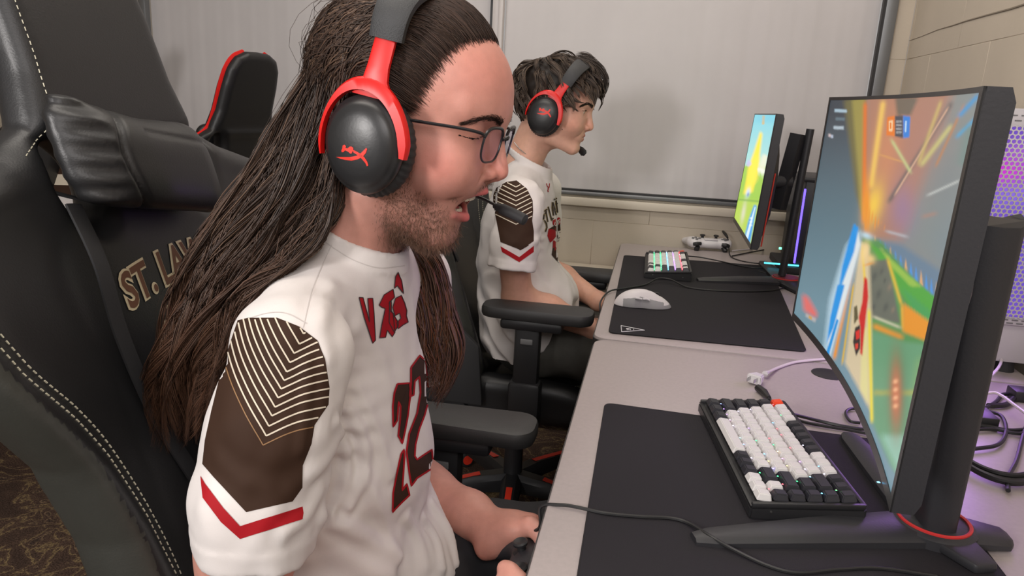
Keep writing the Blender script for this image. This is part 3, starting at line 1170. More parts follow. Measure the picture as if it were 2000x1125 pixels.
def paint_far(px, py):
    n = len(px)
    t = np.clip((py - 230) / 100, 0, 1)[:, None]
    col = srgb(120, 200, 215) * (1 - t) + srgb(170, 215, 205) * t
    g = soft(px, py, [(1458, 322), (1520, 326), (1495, 500), (1400, 440), (1440, 330)], 3)
    col = over(col, g, (150, 195, 60))
    col = over(col, soft(px, py, [(1440, 390), (1500, 395), (1480, 500), (1420, 450)], 6), (180, 205, 80), .8)
    col = over(col, soft(px, py, [(1485, 256), (1489, 262), (1480, 330), (1470, 375), (1452, 380), (1464, 325)], 3), (250, 222, 40))
    col = over(col, soft(px, py, [(1475, 300), (1484, 310), (1478, 352), (1460, 372), (1462, 330)], 5), (250, 226, 60), .9)
    col = over(col, soft(px, py, [(1490, 300), (1500, 306), (1492, 342), (1480, 332)], 3), (226, 226, 200), .9)
    col = over(col, soft(px, py, [(1457, 322), (1462, 310), (1468, 320), (1462, 326)], 2), (190, 180, 230), .8)
    for k in range(6):
        col = over(col, soft(px, py, [(1480 + 3 * k, 330 + k), (1482 + 3 * k, 325 + k), (1481 + 3 * k, 345 + 2 * k)], 1), (240, 240, 245), .9)
    col = over(col, soft(px, py, [(1473, 400), (1478, 402), (1464, 480), (1452, 470), (1462, 430)], 2), (40, 150, 225))
    col = over(col, soft(px, py, [(1474, 404), (1476, 404), (1460, 470), (1455, 466)], 1), (230, 245, 250), .8)
    for k in range(3):
        col = over(col, gauss(px, py, 1466 + k * 0.6, 440 - 7 * k, 2.5, 1.6), (235, 245, 255), .9)
    col = over(col, gauss(px, py, 1461, 376, 4, 9, 15), (190, 215, 245), .95)
    col = over(col, gauss(px, py, 1461, 380, 2, 4, 15), (90, 110, 170), .8)
    col = over(col, gauss(px, py, 1452, 415, 4, 22, 10), (215, 210, 190), .8)
    col = over(col, soft(px, py, [(1440, 388), (1500, 393), (1500, 397), (1438, 391)], 1.5), (110, 160, 60), .7)
    col = over(col, soft(px, py, [(1489, 226), (1494, 226), (1493, 243), (1488, 243)], 1), (214, 170, 60), .9)
    col = over(col, soft(px, py, [(1477, 224), (1520, 224), (1518, 240), (1475, 240)], 4), (96, 185, 210), .4)
    return col


def monitor(TL, TR, BL, BR, thick, sag, label, painter, nseg, estr, origin, bez=0.006, chin=0.014, edge_bez=None):
    """corners are world points on the screen's front plane (left = far end). sag = how far the middle recedes (+X)"""
    TL, TR, BL, BR = [np.array(p, float) for p in (TL, TR, BL, BR)]
    t = thing('monitor', origin, label, 'monitor', 'monitors on the desks')
    nrm = np.cross(TR - TL, BL - TL)
    nrm /= np.linalg.norm(nrm)
    if nrm[0] < 0:
        nrm = -nrm        # pointing away from the viewer's side of the desk (+X), i.e. to the back of the panel
    W = np.linalg.norm(TR - TL)
    H = np.linalg.norm(BL - TL)

    def S(u, v, d):       # u 0..1 far->near, v 0..1 top->bottom, d depth behind the front
        p = TL * (1 - u) * (1 - v) + TR * u * (1 - v) + BL * (1 - u) * v + BR * u * v
        return p + nrm * (d + sag * 4 * u * (1 - u))
    bu, bv, bc = bez / W, bez / H, chin / H
    eb = (edge_bez or bez) / W
    # housing
    mb = MB()
    us = np.linspace(0, 1, nseg + 1)
    ring = []
    vs, fs = [], []
    prof = [(0, 0.0), (0, thick * .8), (0.03, thick), (0.97, thick), (1, thick * .8), (1, 0.0)]
    for u in us:
        for (v, d) in prof:
            vs.append(S(u, v, d))
    k = len(prof)
    for i in range(nseg):
        for j in range(k):
            j2 = (j + 1) % k
            fs.append((i * k + j, i * k + j2, (i + 1) * k + j2, (i + 1) * k + j))
    fs.append(tuple(range(k)))
    fs.append(tuple(nseg * k + j for j in range(k))[::-1])
    mb.add(vs, fs, 0, False)
    bm = bmesh.new()
    tmp = bpy.data.meshes.new('t')
    tmp.from_pydata([tuple(v) for v in mb.v], [], mb.f)
    bm.from_mesh(tmp)
    bpy.data.meshes.remove(tmp)
    bmesh.ops.recalc_face_normals(bm, faces=bm.faces[:])
    h = MB()
    h.bm(bm, 0, False)
    h.build('housing', M_back, t)
    # bezel frame standing 1.5 mm proud
    fb = MB()
    def strip(u0, u1, v0, v1, n):
        vs, fs = [], []
        for i in range(n + 1):
            u = u0 + (u1 - u0) * i / n
            for (v, d) in ((v0, -0.0015), (v1, -0.0015), (v1, 0.001), (v0, 0.001)):
                vs.append(S(u, v, d))
        for i in range(n):
            for j in range(4):
                j2 = (j + 1) % 4
                fs.append((i * 4 + j, i * 4 + j2, (i + 1) * 4 + j2, (i + 1) * 4 + j))
        fs.append((0, 1, 2, 3))
        fs.append((n * 4 + 3, n * 4 + 2, n * 4 + 1, n * 4))
        fb.add(vs, fs)
    strip(0, 1, 0, bv, nseg)
    strip(0, 1, 1 - bc, 1, nseg)
    strip(0, bu, bv, 1 - bc, 1)
    strip(1 - eb, 1, bv, 1 - bc, 1)
    fb.build('bezel', M_bezel, t)
    # screen
    nu, nv = 300, 240
    U, Vv = np.meshgrid(np.linspace(bu, 1 - eb, nu), np.linspace(bv, 1 - bc, nv), indexing='ij')
    u, v = U.ravel()[:, None], Vv.ravel()[:, None]
    P = TL * (1 - u) * (1 - v) + TR * u * (1 - v) + BL * (1 - u) * v + BR * u * v + nrm * (-0.0006 + sag * 4 * u * (1 - u))
    px, py = proj(P)
    I = np.arange(nu * nv).reshape(nu, nv)
    Q = np.stack([I[:-1, :-1], I[1:, :-1], I[1:, 1:], I[:-1, 1:]], -1).reshape(-1, 4)
    o = mesh_obj('screen', P, Q, emat('lit_screen_' + str(nseg), 'col', estr), t)
    set_attr(o.data, painter(px, py))
    o['label'] = 'lit screen showing a car racing over a bright green and orange arena' if painter is paint_near else 'lit screen showing a bright green, yellow and blue arena'
    return t, S, nrm


# near curved monitor
XN = 0.228
cTL, cTR, cBL, cBR = [onX(x, y, XN) for x, y in ((1622, 190), (1926, 168), (1548, 622), (1741, 1001))]
nm, SN, nN = monitor(cTL, cTR, cBL, cBR, 0.022, 0.020, 'large curved black gaming monitor showing a car game on the near desk', paint_near, 24, 1.02, (0.36, 0.84, DZ), bez=0.004, chin=0.010, edge_bez=0.010)
# raised back shell of the near monitor
bk = MB()
vs, fs = [], []
nn = 20
prof = [(0.06, 0.018), (0.12, 0.042), (0.5, 0.052), (0.88, 0.042), (0.94, 0.018)]
for i in range(nn + 1):
    u = 0.04 + 0.92 * i / nn
    e = min(1, 6 * min(i, nn - i) / nn)
    for (v, d) in prof:
        vs.append(SN(u, v, 0.018 + (d - 0.018) * e))
k = len(prof)
for i in range(nn):
    for j in range(k - 1):
        fs.append((i * k + j, i * k + j + 1, (i + 1) * k + j + 1, (i + 1) * k + j))
bk.add(vs, fs, 0, True)
bk.build('back_shell', M_back, nm)
# status light, sensor
MB().lathe([(0.0001, 0), (0.0017, 0), (0.0001, 0.001)], onX(1716, 942, XN + 0.004), n=8).build('status_light', M_glow[1], nm)


def stand(t, base_c, foot1, foot2, foot3, tail, col_r, column, label_ring, arm_pt, z0=DZ + 0.0036, th=0.014):
    """v-shaped low base, slanted column"""
    b = MB()
    bc = np.array(base_c[:2])
    def leg(p, w0, w1, zt):
        p = np.array(p[:2], float)
        d = p - bc
        d /= np.linalg.norm(d)
        s = np.array([-d[1], d[0]])
        rows = []
        vs = []
        for (q, w, z) in ((bc - d * 0.02, w0, th), (bc + (p - bc) * 0.5, (w0 + w1) / 2, th * 0.95), (bc + (p - bc) * 0.93, w1, zt), (p, w1 * 0.6, zt * 0.75)):
            for sg, zz in ((-1, 0), (-1, z * 0.55), (-0.65, z), (0.65, z), (1, z * 0.55), (1, 0)):
                vs.append((*(q + s * w * 0.5 * sg), z0 + zz))
        fs = []
        for i in range(3):
            for j in range(6):
                j2 = (j + 1) % 6
                fs.append((i * 6 + j, i * 6 + j2, (i + 1) * 6 + j2, (i + 1) * 6 + j))
        fs += [tuple(range(6))[::-1], tuple(18 + j for j in range(6))]
        b.add(vs, fs, 0, False)
    leg(foot1, 0.070, 0.030, 0.009)
    leg(foot2, 0.062, 0.030, 0.009)
    leg(foot3, 0.070, 0.040, 0.010)
    b.lathe([(0.001, z0 * 0), (0.045, 0), (0.045, th * .8), (0.040, th + 0.001), (0.001, th + 0.001)], (bc[0], bc[1], z0), n=40)
    b.build('base', M_back, t)
    rg = MB()
    rg.tube([(bc[0] + col_r * cos(a), bc[1] + col_r * sin(a), z0 + th + 0.0016) for a in np.linspace(0, 2 * pi, 41)[:-1]], 0.0022, 6, close=True)
    rg.build('base_ring', mat('red_ring', (0.55, 0.03, 0.03), 0.4), t)['label'] = 'red ring around the foot of the column'
    return t


NB = onZ(1822, 1020, DZ + 0.015)
stand(nm, NB, onZ(1354, 1052, DZ + 0.006), onZ(1655, 850, DZ + 0.005), onZ(1970, 1055, DZ + 0.006), None, 0.037, None, None, None)
# fourth toe, near side
tb = MB()
a, b_ = np.array(NB), onZ(1925, 1118, DZ + 0.006)
dd = (b_ - a)[:2]
dd /= np.linalg.norm(dd)
sn = np.array([-dd[1], dd[0]])
tb.prism([(*(a[:2] + sn * 0.032), DZ + 0.0038), (*(b_[:2] + sn * 0.014), DZ + 0.0038), (*(b_[:2] - sn * 0.012), DZ + 0.0038), (*(a[:2] - sn * 0.032), DZ + 0.0038)], (0, 0, 0.011), bevel=0.003)
tb.build('base_toe', M_back, nm)
# column: slanted slab rising behind the panel
cb = np.array([NB[0], NB[1], DZ + 0.015])
ct = np.array([NB[0] - 0.012, NB[1] - 0.012, 1.100])
col = MB()
vs, fs = [], []
for i, s in enumerate(np.linspace(0, 1, 9)):
    p = cb * (1 - s) + ct * s
    hw = 0.027 + 0.004 * s
    hd = 0.019 + 0.006 * s
    for k in range(16):
        a = 2 * pi * k / 16
        ca, sa = cos(a), sin(a)
        e = 0.55
        vs.append((p[0] + hd * np.sign(ca) * abs(ca) ** e, p[1] + hw * np.sign(sa) * abs(sa) ** e, p[2] + (0.012 * (1 - abs(sa)) if i == 8 else 0)))
for i in range(8):
    for k in range(16):
        k2 = (k + 1) % 16
        fs.append((i * 16 + k, i * 16 + k2, (i + 1) * 16 + k2, (i + 1) * 16 + k))
fs.append(tuple(8 * 16 + k for k in range(16)))
col.add(vs, fs, 0, True)
col.build('column', M_back, nm)
am = MB()
mid = SN(0.5, 0.46, 0.05)
am.box(((mid[0] + ct[0]) / 2, mid[1], mid[2]), (abs(ct[0] - mid[0]) + 0.02, 0.07, 0.06), bevel=0.008)
am.build('mount_arm', M_back, nm)

# far monitor
fTL, fTR = onY(1475, 222, 2.26), onY(1517, 222, 1.84)
fBL, fBR = onY(1433, 432, 2.26), onY(1466, 487, 1.84)
fm, SF, nF = monitor(fTL, fTR, fBL, fBR, 0.020, 0.0, 'flat black monitor showing a green and yellow game on the far desk', paint_far, 8, 1.25, (0.42, 2.12, DZ), bez=0.003, chin=0.012, edge_bez=0.004)
fbk = MB()
vs, fs = [], []
for i, (u, e) in enumerate(((0.03, 0), (0.16, .8), (0.5, 1), (0.84, .8), (0.97, 0))):
    for (v, d) in ((0.05, 0), (0.3, 0.75), (0.45, 1), (0.75, 1), (0.97, 0)):
        vs.append(SF(u, v, 0.019 + 0.028 * e * d))
for i in range(4):
    for j in range(4):
        fs.append((i * 5 + j, i * 5 + j + 1, (i + 1) * 5 + j + 1, (i + 1) * 5 + j))
fbk.add(vs, fs, 0, True)
fbk.build('back_shell', M_back, fm)
MB().tube([SF(0.99, v, 0.024) for v in np.linspace(0.42, 0.97, 8)], 0.0018, 6).build('red_trim', mat('monitor_red_trim', (0.5, 0.03, 0.015), 0.4), fm)['label'] = 'thin red line down the back edge'
FB = onZ(1535, 545, DZ + 0.015)
stand(fm, FB, onZ(1362, 547, DZ + 0.006), onZ(1488, 512, DZ + 0.006), FB + np.array([0.03, -0.13, 0]), None, 0.037, None, None, None)
fs_ = MB()
pb, pt = onY(1527, 538, FB[1]), onY(1583, 252, FB[1])
d = (pt - pb)
fs_.tube([pb, pb + d * 0.5, pt], 0.012, 10, ell=0.9)
fs_.build('column', M_back, fm)
sl = MB()
q0, q1 = onY(1522, 408, FB[1]), onY(1563, 262, FB[1])
sl.tube([q0 - np.array([0.004, 0, 0]), q1 - np.array([0.004, 0, 0])], 0.023, 4, ell=1.0)
sl.build('slide_carriage', M_back, fm)
MB().tube([onY(1510, 355, FB[1] - 0.01), onY(1545, 355, FB[1])], 0.017, 10).build('tilt_hinge', M_back, fm)
MB().lathe([(0.001, 0), (0.034, 0), (0.034, 0.003), (0.001, 0.003)], (FB[0], FB[1], DZ + 0.0186), n=32).build('base_disc', mat('dull_red_disc', (0.25, 0.03, 0.035), 0.5), fm)['label'] = 'dull red disc round the column foot'

# ------------------------------------------------------------------ computers
M_case = mat('white_steel', (0.58, 0.56, 0.58), 0.4)
pc = thing('computer_tower', (0.64, 1.65, DZ), 'white computer tower with a purple lit honeycomb front, right end of the near desk', 'computer')
PY = 1.46
x0, x1, z0, z1 = 0.515, 0.735, DZ + 0.022, 1.232
mz = z0 + 0.075
pcb = MB()
# hollow shell: sides, top, back, bottom and the plain lower front
pcb.box((x0 + 0.002, PY + 0.20, (z0 + z1) / 2), (0.004, 0.38, z1 - z0), bevel=0.001)
pcb.box((x1 - 0.002, PY + 0.20, (z0 + z1) / 2), (0.004, 0.38, z1 - z0), bevel=0.001)
pcb.box(((x0 + x1) / 2, PY + 0.20, z1 - 0.002), (x1 - x0, 0.38, 0.004), bevel=0.001)
pcb.box(((x0 + x1) / 2, PY + 0.20, z0 + 0.002), (x1 - x0, 0.38, 0.004), bevel=0.001)
pcb.box(((x0 + x1) / 2, PY + 0.388, (z0 + z1) / 2), (x1 - x0, 0.004, z1 - z0), bevel=0.001)
pcb.box(((x0 + x1) / 2, PY + 0.012, (z0 + mz) / 2), (x1 - x0, 0.010, mz - z0), bevel=0.002)
pcb.build('body', M_case, pc)
pan = MB()
r = 0.0052
gw, gh = r * sqrt(3), r * 1.5
bx0, bx1, bz0, bz1 = x0 + 0.012, x1 - 0.012, mz + 0.014, z1 - 0.030
nz_ = int((bz1 - bz0) / gh)
nx_ = int((bx1 - bx0) / gw)
for j in range(nz_):
    for i in range(nx_):
        cx = bx0 + (i + 0.5 + (0.5 if j % 2 else 0)) * gw
        cz = bz0 + (j + 0.5) * gh
        if cx > bx1:
            continue
        o = [(cx + r * sin(a), PY, cz + r * cos(a)) for a in np.arange(6) * pi / 3]
        n_ = [(cx + r * 0.74 * sin(a), PY, cz + r * 0.74 * cos(a)) for a in np.arange(6) * pi / 3]
        d_ = [(p[0], PY + 0.002, p[2]) for p in n_]
        pan.add(o + n_ + d_, [(k, (k + 1) % 6, 6 + (k + 1) % 6, 6 + k) for k in range(6)] + [(6 + k, 6 + (k + 1) % 6, 12 + (k + 1) % 6, 12 + k) for k in range(6)])
for (a, b, c, d) in ((x0, x1, bz1 - 0.002, z1), (x0, x1, mz, bz0 + 0.002), (x0, bx0 + 0.004, bz0 + 0.002, bz1 - 0.002), (bx1 - 0.006, x1, bz0 + 0.002, bz1 - 0.002)):
    pan.box(((a + b) / 2, PY + 0.0045, (c + d) / 2), (b - a, 0.006, d - c), bevel=0.0008)
for j in range(2):
    for zc in (z1 - 0.012 - j * 0.009, mz + 0.004 + j * 0.006):
        for i in range(11):
            pan.box((x0 + 0.018 + i * 0.017 + (0.008 if j else 0), PY + 0.0012, zc), (0.011, 0.001, 0.0022), mi=1)
pan.build('mesh_front', [M_case, M_grey], pc)
gn = 60
gx, gz = np.meshgrid(np.linspace(x0 + 0.006, x1 - 0.006, gn), np.linspace(mz, z1 - 0.01, gn), indexing='ij')
V = np.stack([gx, np.full_like(gx, PY + 0.034), gz], -1).reshape(-1, 3)
I = np.arange(gn * gn).reshape(gn, gn)
Q = np.stack([I[:-1, :-1], I[1:, :-1], I[1:, 1:], I[:-1, 1:]], -1).reshape(-1, 4)
led = mesh_obj('light_diffuser', V, Q, emat('case_light', 'col', 0.95), pc)
px, py = proj(V)
c_ = np.tile(srgb(120, 84, 205), (len(V), 1))
c_ = over(c_, gauss(px, py, 1955, 335, 60, 28), (230, 40, 225), .9)
c_ = over(c_, gauss(px, py, 1945, 260, 25, 28), (58, 40, 130), .8)
c_ = over(c_, gauss(px, py, 1990, 300, 25, 25), (196, 110, 226), .5)
c_ = over(c_, gauss(px, py, 1985, 380, 60, 25), (150, 120, 245), .8)
c_ = over(c_, gauss(px, py, 1985, 520, 50, 70), (110, 90, 210), .7)
set_attr(led.data, c_)
led['label'] = 'purple and magenta glow behind the honeycomb'
for (x, y) in ((x0 + 0.03, PY + 0.03), (x1 - 0.03, PY + 0.03), (x0 + 0.03, PY + 0.35), (x1 - 0.03, PY + 0.35)):
    MB().lathe([(0.001, 0), (0.020, 0), (0.017, 0.022), (0.001, 0.022)], (x, y, DZ), n=24).build('foot', M_blackm, pc)
area('case_glow', (0.60, PY - 0.03, 1.0), (0.2, 0.9, 0.8), 0.18, 1.6, (0.55, 0.25, 1.0), 0.35)

# dark tower behind the far monitor with a lit edge
p3 = thing('computer_tower', (0.53, 2.37, DZ), 'black computer tower with a violet lit edge behind the far monitor', 'computer')
cL = onY(1571, 352, 2.25)
bx = MB()
bx.box((cL[0] + 0.10, 2.37, (DZ + 0.02 + cL[2]) / 2), (0.19, 0.24, cL[2] - DZ - 0.02), bevel=0.004)
bx.box((cL[0] + 0.094, 2.37, cL[2] + 0.002), (0.212, 0.25, 0.014), bevel=0.004)
bx.build('body', M_black, p3)
MB().box((cL[0] + 0.006, 2.248, (DZ + 0.03 + cL[2]) / 2 - 0.01), (0.005, 0.006, cL[2] - DZ - 0.06)).build('light_strip', mat('violet_strip', (0.2, 0.1, 1), 0.5, emit=(0.16, 0.10, 1.0), estr=2.2), p3)
MB().box((cL[0] - 0.03, 2.248, DZ + 0.028), (0.10, 0.006, 0.004)).build('light_bar', mat('cyan_strip', (0.1, 0.8, 1), 0.5, emit=(0.1, 0.75, 1.0), estr=2.0), p3)
MB().box((cL[0] + 0.08, 2.36, DZ + 0.012), (0.22, 0.24, 0.022), bevel=0.004).build('stand_foot', M_blackm, p3)
MB().lathe([(0.0001, -0.003), (0.004, -0.003), (0.004, 0.003), (0.0001, 0.003)], onY(1524, 485, 2.25), n=10).build('power_light', mat('green_led', (0, 1, .3), 0.5, emit=(0.1, 1.0, 0.35), estr=5), p3)

# black speaker/tower in the near right corner of the picture is only the monitor column; small items follow
# ------------------------------------------------------------------ cables, plug, controller on the far desk
def cable(name, pts, r, m, label, cat='cable', n=7, z=None, res=8):
    P = crom(pts, res)
    o = MB().tube(P, r, n).build(name, m, origin=tuple(P[0]))
    tag(o, label, cat, 'cables lying on the desks')
    return o


def z_(x, y, z):
    return onZ(x, y, z)


PZ = DZ + 0.0036
# mouse cable of the near desk that runs over the edge and across the pad
cable('cable', [(-0.14, 0.80, 0.66), (-0.094, float(z_(1092, 988, DZ)[1]), 0.705), (-0.0925, float(z_(1092, 988, DZ)[1]), 0.735), z_(1095, 986, DZ + 0.0035), z_(1130, 991, DZ + 0.004), z_(1180, 1002, PZ + 0.002), z_(1250, 1009, PZ + 0.002), z_(1310, 1012, PZ + 0.002), z_(1345, 1022, PZ + 0.003), z_(1385, 1046, PZ + 0.008), z_(1430, 1072, PZ + 0.004), z_(1500, 1105, PZ + 0.002), z_(1560, 1119, PZ + 0.002), z_(1640, 1112, PZ + 0.002), z_(1720, 1110, PZ + 0.002), z_(1830, 1126, PZ + 0.002)],
      0.0021, M_cable, 'black controller cable crossing the near desk pad in front of the keyboard')
cable('cable', [(-0.15, 1.88, 0.66), (-0.099, float(z_(1198, 590, DZ)[1]), 0.70), (-0.098, float(z_(1198, 590, DZ)[1]), 0.736), (-0.082, float(z_(1204, 575, DZ)[1]), DZ + 0.006), z_(1222, 563, DZ + 0.007), z_(1260, 556, PZ + 0.003), z_(1285, 544, PZ + 0.012), z_(1310, 546, PZ + 0.012), z_(1340, 560, PZ + 0.003), z_(1380, 566, PZ + 0.002), z_(1440, 569, PZ + 0.002), z_(1510, 567, PZ + 0.002), z_(1555, 555, DZ + 0.004), z_(1600, 545, DZ + 0.004)],
      0.0022, M_cable, 'thin black cable looping round the front of the small keyboard on the far desk')
cable('cable', [z_(1343, 500, PZ + 0.008), z_(1370, 503, PZ + 0.002), z_(1410, 511, PZ + 0.002), z_(1450, 520, PZ + 0.002), z_(1490, 524, DZ + 0.005), z_(1530, 522, DZ + 0.004), z_(1580, 518, DZ + 0.004)],
      0.0020, M_cable, 'black cable running from the small keyboard to the far monitor stand')
cable('cable', [z_(1420, 462, DZ + 0.052), z_(1424, 474, DZ + 0.030), z_(1424, 490, DZ + 0.010), z_(1430, 503, DZ + 0.003), z_(1460, 512, DZ + 0.003), z_(1500, 516, DZ + 0.003)],
      0.0018, M_cable, 'black charging cable hanging over the white controller')
MB_ = MB().tube([z_(1412, 452, DZ + 0.060), z_(1417, 458, DZ + 0.057), z_(1421, 464, DZ + 0.050)], [0.004, 0.0055, 0.0035], 8)
tag(MB_.build('cable_plug', M_cable, origin=tuple(z_(1421, 464, DZ + 0.050))), 'small black plug lying on top of the white controller', 'plug')
for k, (p, lab) in enumerate((([(1430, 490), (1460, 487), (1500, 484), (1540, 483)], 'white cable lying behind the white controller at the far monitor'),
                              ([(1495, 470), (1515, 478), (1540, 490), (1570, 500)], 'thick black cable drooping beside the far monitor stand'),
                              ([(1430, 500), (1470, 492), (1510, 486), (1540, 492), (1575, 486)], 'thin black cable under the far monitor'),
                              ([(1480, 530), (1500, 533), (1530, 524), (1575, 512)], 'black cable coiled behind the far monitor base'))):
    cable('cable', [z_(x, y, DZ + 0.004 + (0.02 * (1 - i / 3) if k == 1 else 0)) for i, (x, y) in enumerate(p)], 0.0024 if k != 1 else 0.005, M_wcable if k == 0 else M_cable, lab)
# white mains plug on its cord
pg = thing('power_plug', tuple(z_(1470, 742, DZ)), 'white two-pin mains plug lying on the near desk behind the keyboard', 'plug')
a, b = np.array(z_(1462, 746, DZ + 0.012)), np.array(z_(1494, 730, DZ + 0.010))
d = (b - a) / np.linalg.norm(b - a)
body = MB()
bm = bmesh.new()
bmesh.ops.create_cube(bm, size=1.0)
for v in bm.verts:
    back = v.co.x > 0
    v.co = Vector((v.co.x * 0.026, v.co.y * (0.016 if back else 0.027), v.co.z * (0.011 if back else 0.017)))
bmesh.ops.bevel(bm, geom=bm.edges[:], offset=0.002, segments=2, affect='EDGES')
ang = atan2(d[1], d[0])
bm.transform(Matrix.Translation(Vector((a + b) / 2)) @ Matrix.Rotation(ang, 4, 'Z'))
body.bm(bm, 0, True)
body.build('plug_body', M_white, pg)
s_ = np.array([-d[1], d[0], 0])
for sg in (-1, 1):
    c = (a + b) / 2 - d * 0.013 + s_ * 0.0062 * sg
    MB().box(c - d * 0.007 + np.array([0, 0, 0.001]), (0.015, 0.0016, 0.006), rz=ang, bevel=0.0004).build('prong', M_chrome, pg)
body2 = MB().tube([b, b + d * 0.012], [0.0055, 0.0035], 8)
body2.build('strain_relief', M_white, pg)
for (o_, lab) in ((0.0022, 'white twin flex of the mains plug, far strand'), (-0.0022, 'white twin flex of the mains plug, near strand')):
    pts = [b + d * 0.012 + s_ * o_ * 0.5] + [np.array(z_(x, y, DZ + 0.003)) + np.array([0, o_, 0]) for x, y in ((1520, 718), (1550, 708), (1580, 704), (1620, 700), (1680, 690), (1760, 690), (1840, 700))]
    MB().tube(crom(pts), 0.0019, 7).build('cord', M_wcable, pg)
# keyboard cable
cable('cable', [z_(1534, 806, PZ + 0.012), z_(1560, 812, PZ + 0.006), z_(1600, 822, DZ + 0.004), z_(1650, 833, DZ + 0.004), z_(1700, 838, DZ + 0.004), z_(1760, 826, DZ + 0.004)], 0.0026, M_cable, 'black keyboard cable running to the near monitor, upper strand')
cable('cable', [z_(1536, 812, PZ + 0.004), z_(1570, 824, DZ + 0.004), z_(1610, 832, DZ + 0.004), z_(1660, 840, DZ + 0.004), z_(1710, 850, DZ + 0.004)], 0.0024, M_cable, 'black keyboard cable running to the near monitor, lower strand')
cable('cable', [z_(1500, 778, DZ + 0.014), z_(1506, 783, DZ + 0.012), z_(1514, 792, DZ + 0.018)], 0.0026, M_cable, 'short black lead end behind the orange key')
o = MB().tube([z_(1480, 757, DZ + 0.007), z_(1492, 766, DZ + 0.007), z_(1502, 778, DZ + 0.010)], [0.0062, 0.0066, 0.0040], 8).build('usb_plug', M_cable, origin=tuple(z_(1480, 757, DZ)))
tag(o, 'black plug of the keyboard lead beside the white mains plug', 'plug')
cable('cable', [z_(1680, 826, DZ + 0.004), z_(1660, 822, DZ + 0.004), z_(1652, 806, DZ + 0.004), z_(1664, 798, DZ + 0.004), z_(1690, 800, DZ + 0.004)], 0.0024, M_cable, 'small black cable loop half hidden by the curved monitor')
# right-hand bundle
for p, r, m, lab in (([(1880, 690), (1925, 676), (1950, 680), (1975, 686), (2010, 702)], 0.0022, M_wcable, 'white cable behind the near monitor column, topmost'),
                     ([(1948, 684), (1956, 700), (1950, 718), (1930, 740)], 0.0026, M_wcable, 'short white cable hanging below the tower'),
                     ([(1890, 780), (1935, 767), (1955, 772), (1980, 790), (2010, 812)], 0.0026, M_wcable, 'white cable crossing the black cables behind the near monitor'),
                     ([(1890, 800), (1925, 803), (1955, 812), (1965, 840), (1950, 868), (1900, 877)], 0.0030, M_cable, 'black cable loop right of the near monitor column'),
                     ([(1880, 825), (1930, 833), (1970, 840), (2010, 838)], 0.0030, M_cable, 'thick black cable running right behind the near monitor'),
                     ([(1880, 840), (1940, 838), (1975, 845), (2010, 848)], 0.0028, M_cable, 'black cable lying under the thick cable'),
                     ([(1920, 800), (1945, 785), (1960, 770), (1990, 772), (2010, 775)], 0.0032, M_cable, 'curled black cable near the frame edge'),
                     ([(1930, 792), (1965, 790), (1985, 775), (2010, 765)], 0.0045, M_cable, 'heavy black cable end at the right border'),
                     ([(2005, 830), (1996, 860), (1985, 900), (1970, 930), (1969, 958)], 0.0030, M_cable, 'black cable dropping towards the bundle at the right')):
    cable('cable', [z_(x, y, DZ + 0.006 + (0.02 if m is M_wcable else 0)) for x, y in p], r, m, lab)
bd = MB()
rnd = random.Random(4)
for k in range(6):
    oy = (rnd.random() - .5) * 0.014
    oz = rnd.random() * 0.010
    bd.tube(crom([np.array(z_(x, y, DZ + 0.006)) + (0, oy, oz) for x, y in ((1880, 905), (1915, 925), (1950, 938), (1985, 943), (2020, 938))]), 0.0034, 7)
o = bd.build('cable_bundle', M_cable, origin=tuple(z_(1950, 935, DZ)))
tag(o, 'thick bundle of black cables on the bare desk right of the near monitor', 'cable bundle')
o = MB().box(tuple(z_(1918, 815, DZ + 0.010)), (0.03, 0.05, 0.018), bevel=0.002).build('power_adapter', M_cable, origin=tuple(z_(1918, 815, DZ)))
tag(o, 'small black adapter box among the cables right of the near monitor', 'adapter')
o = MB().box(tuple(z_(1995, 770, DZ + 0.010)), (0.035, 0.035, 0.02), bevel=0.003).build('power_adapter', M_cable, origin=tuple(z_(1995, 770, DZ)))
tag(o, 'black plug block at the right border below the tower', 'adapter')
o = MB().lathe([(0.0005, 0), (0.030, 0), (0.030, 0.001), (0.026, 0.0022), (0.0005, 0.0022)], tuple(z_(1618, 731, DZ)), n=24).build('cable_grommet', M_black, origin=tuple(z_(1618, 731, DZ)))
tag(o, 'small dark desk hole cover beside the curved monitor edge', 'grommet')


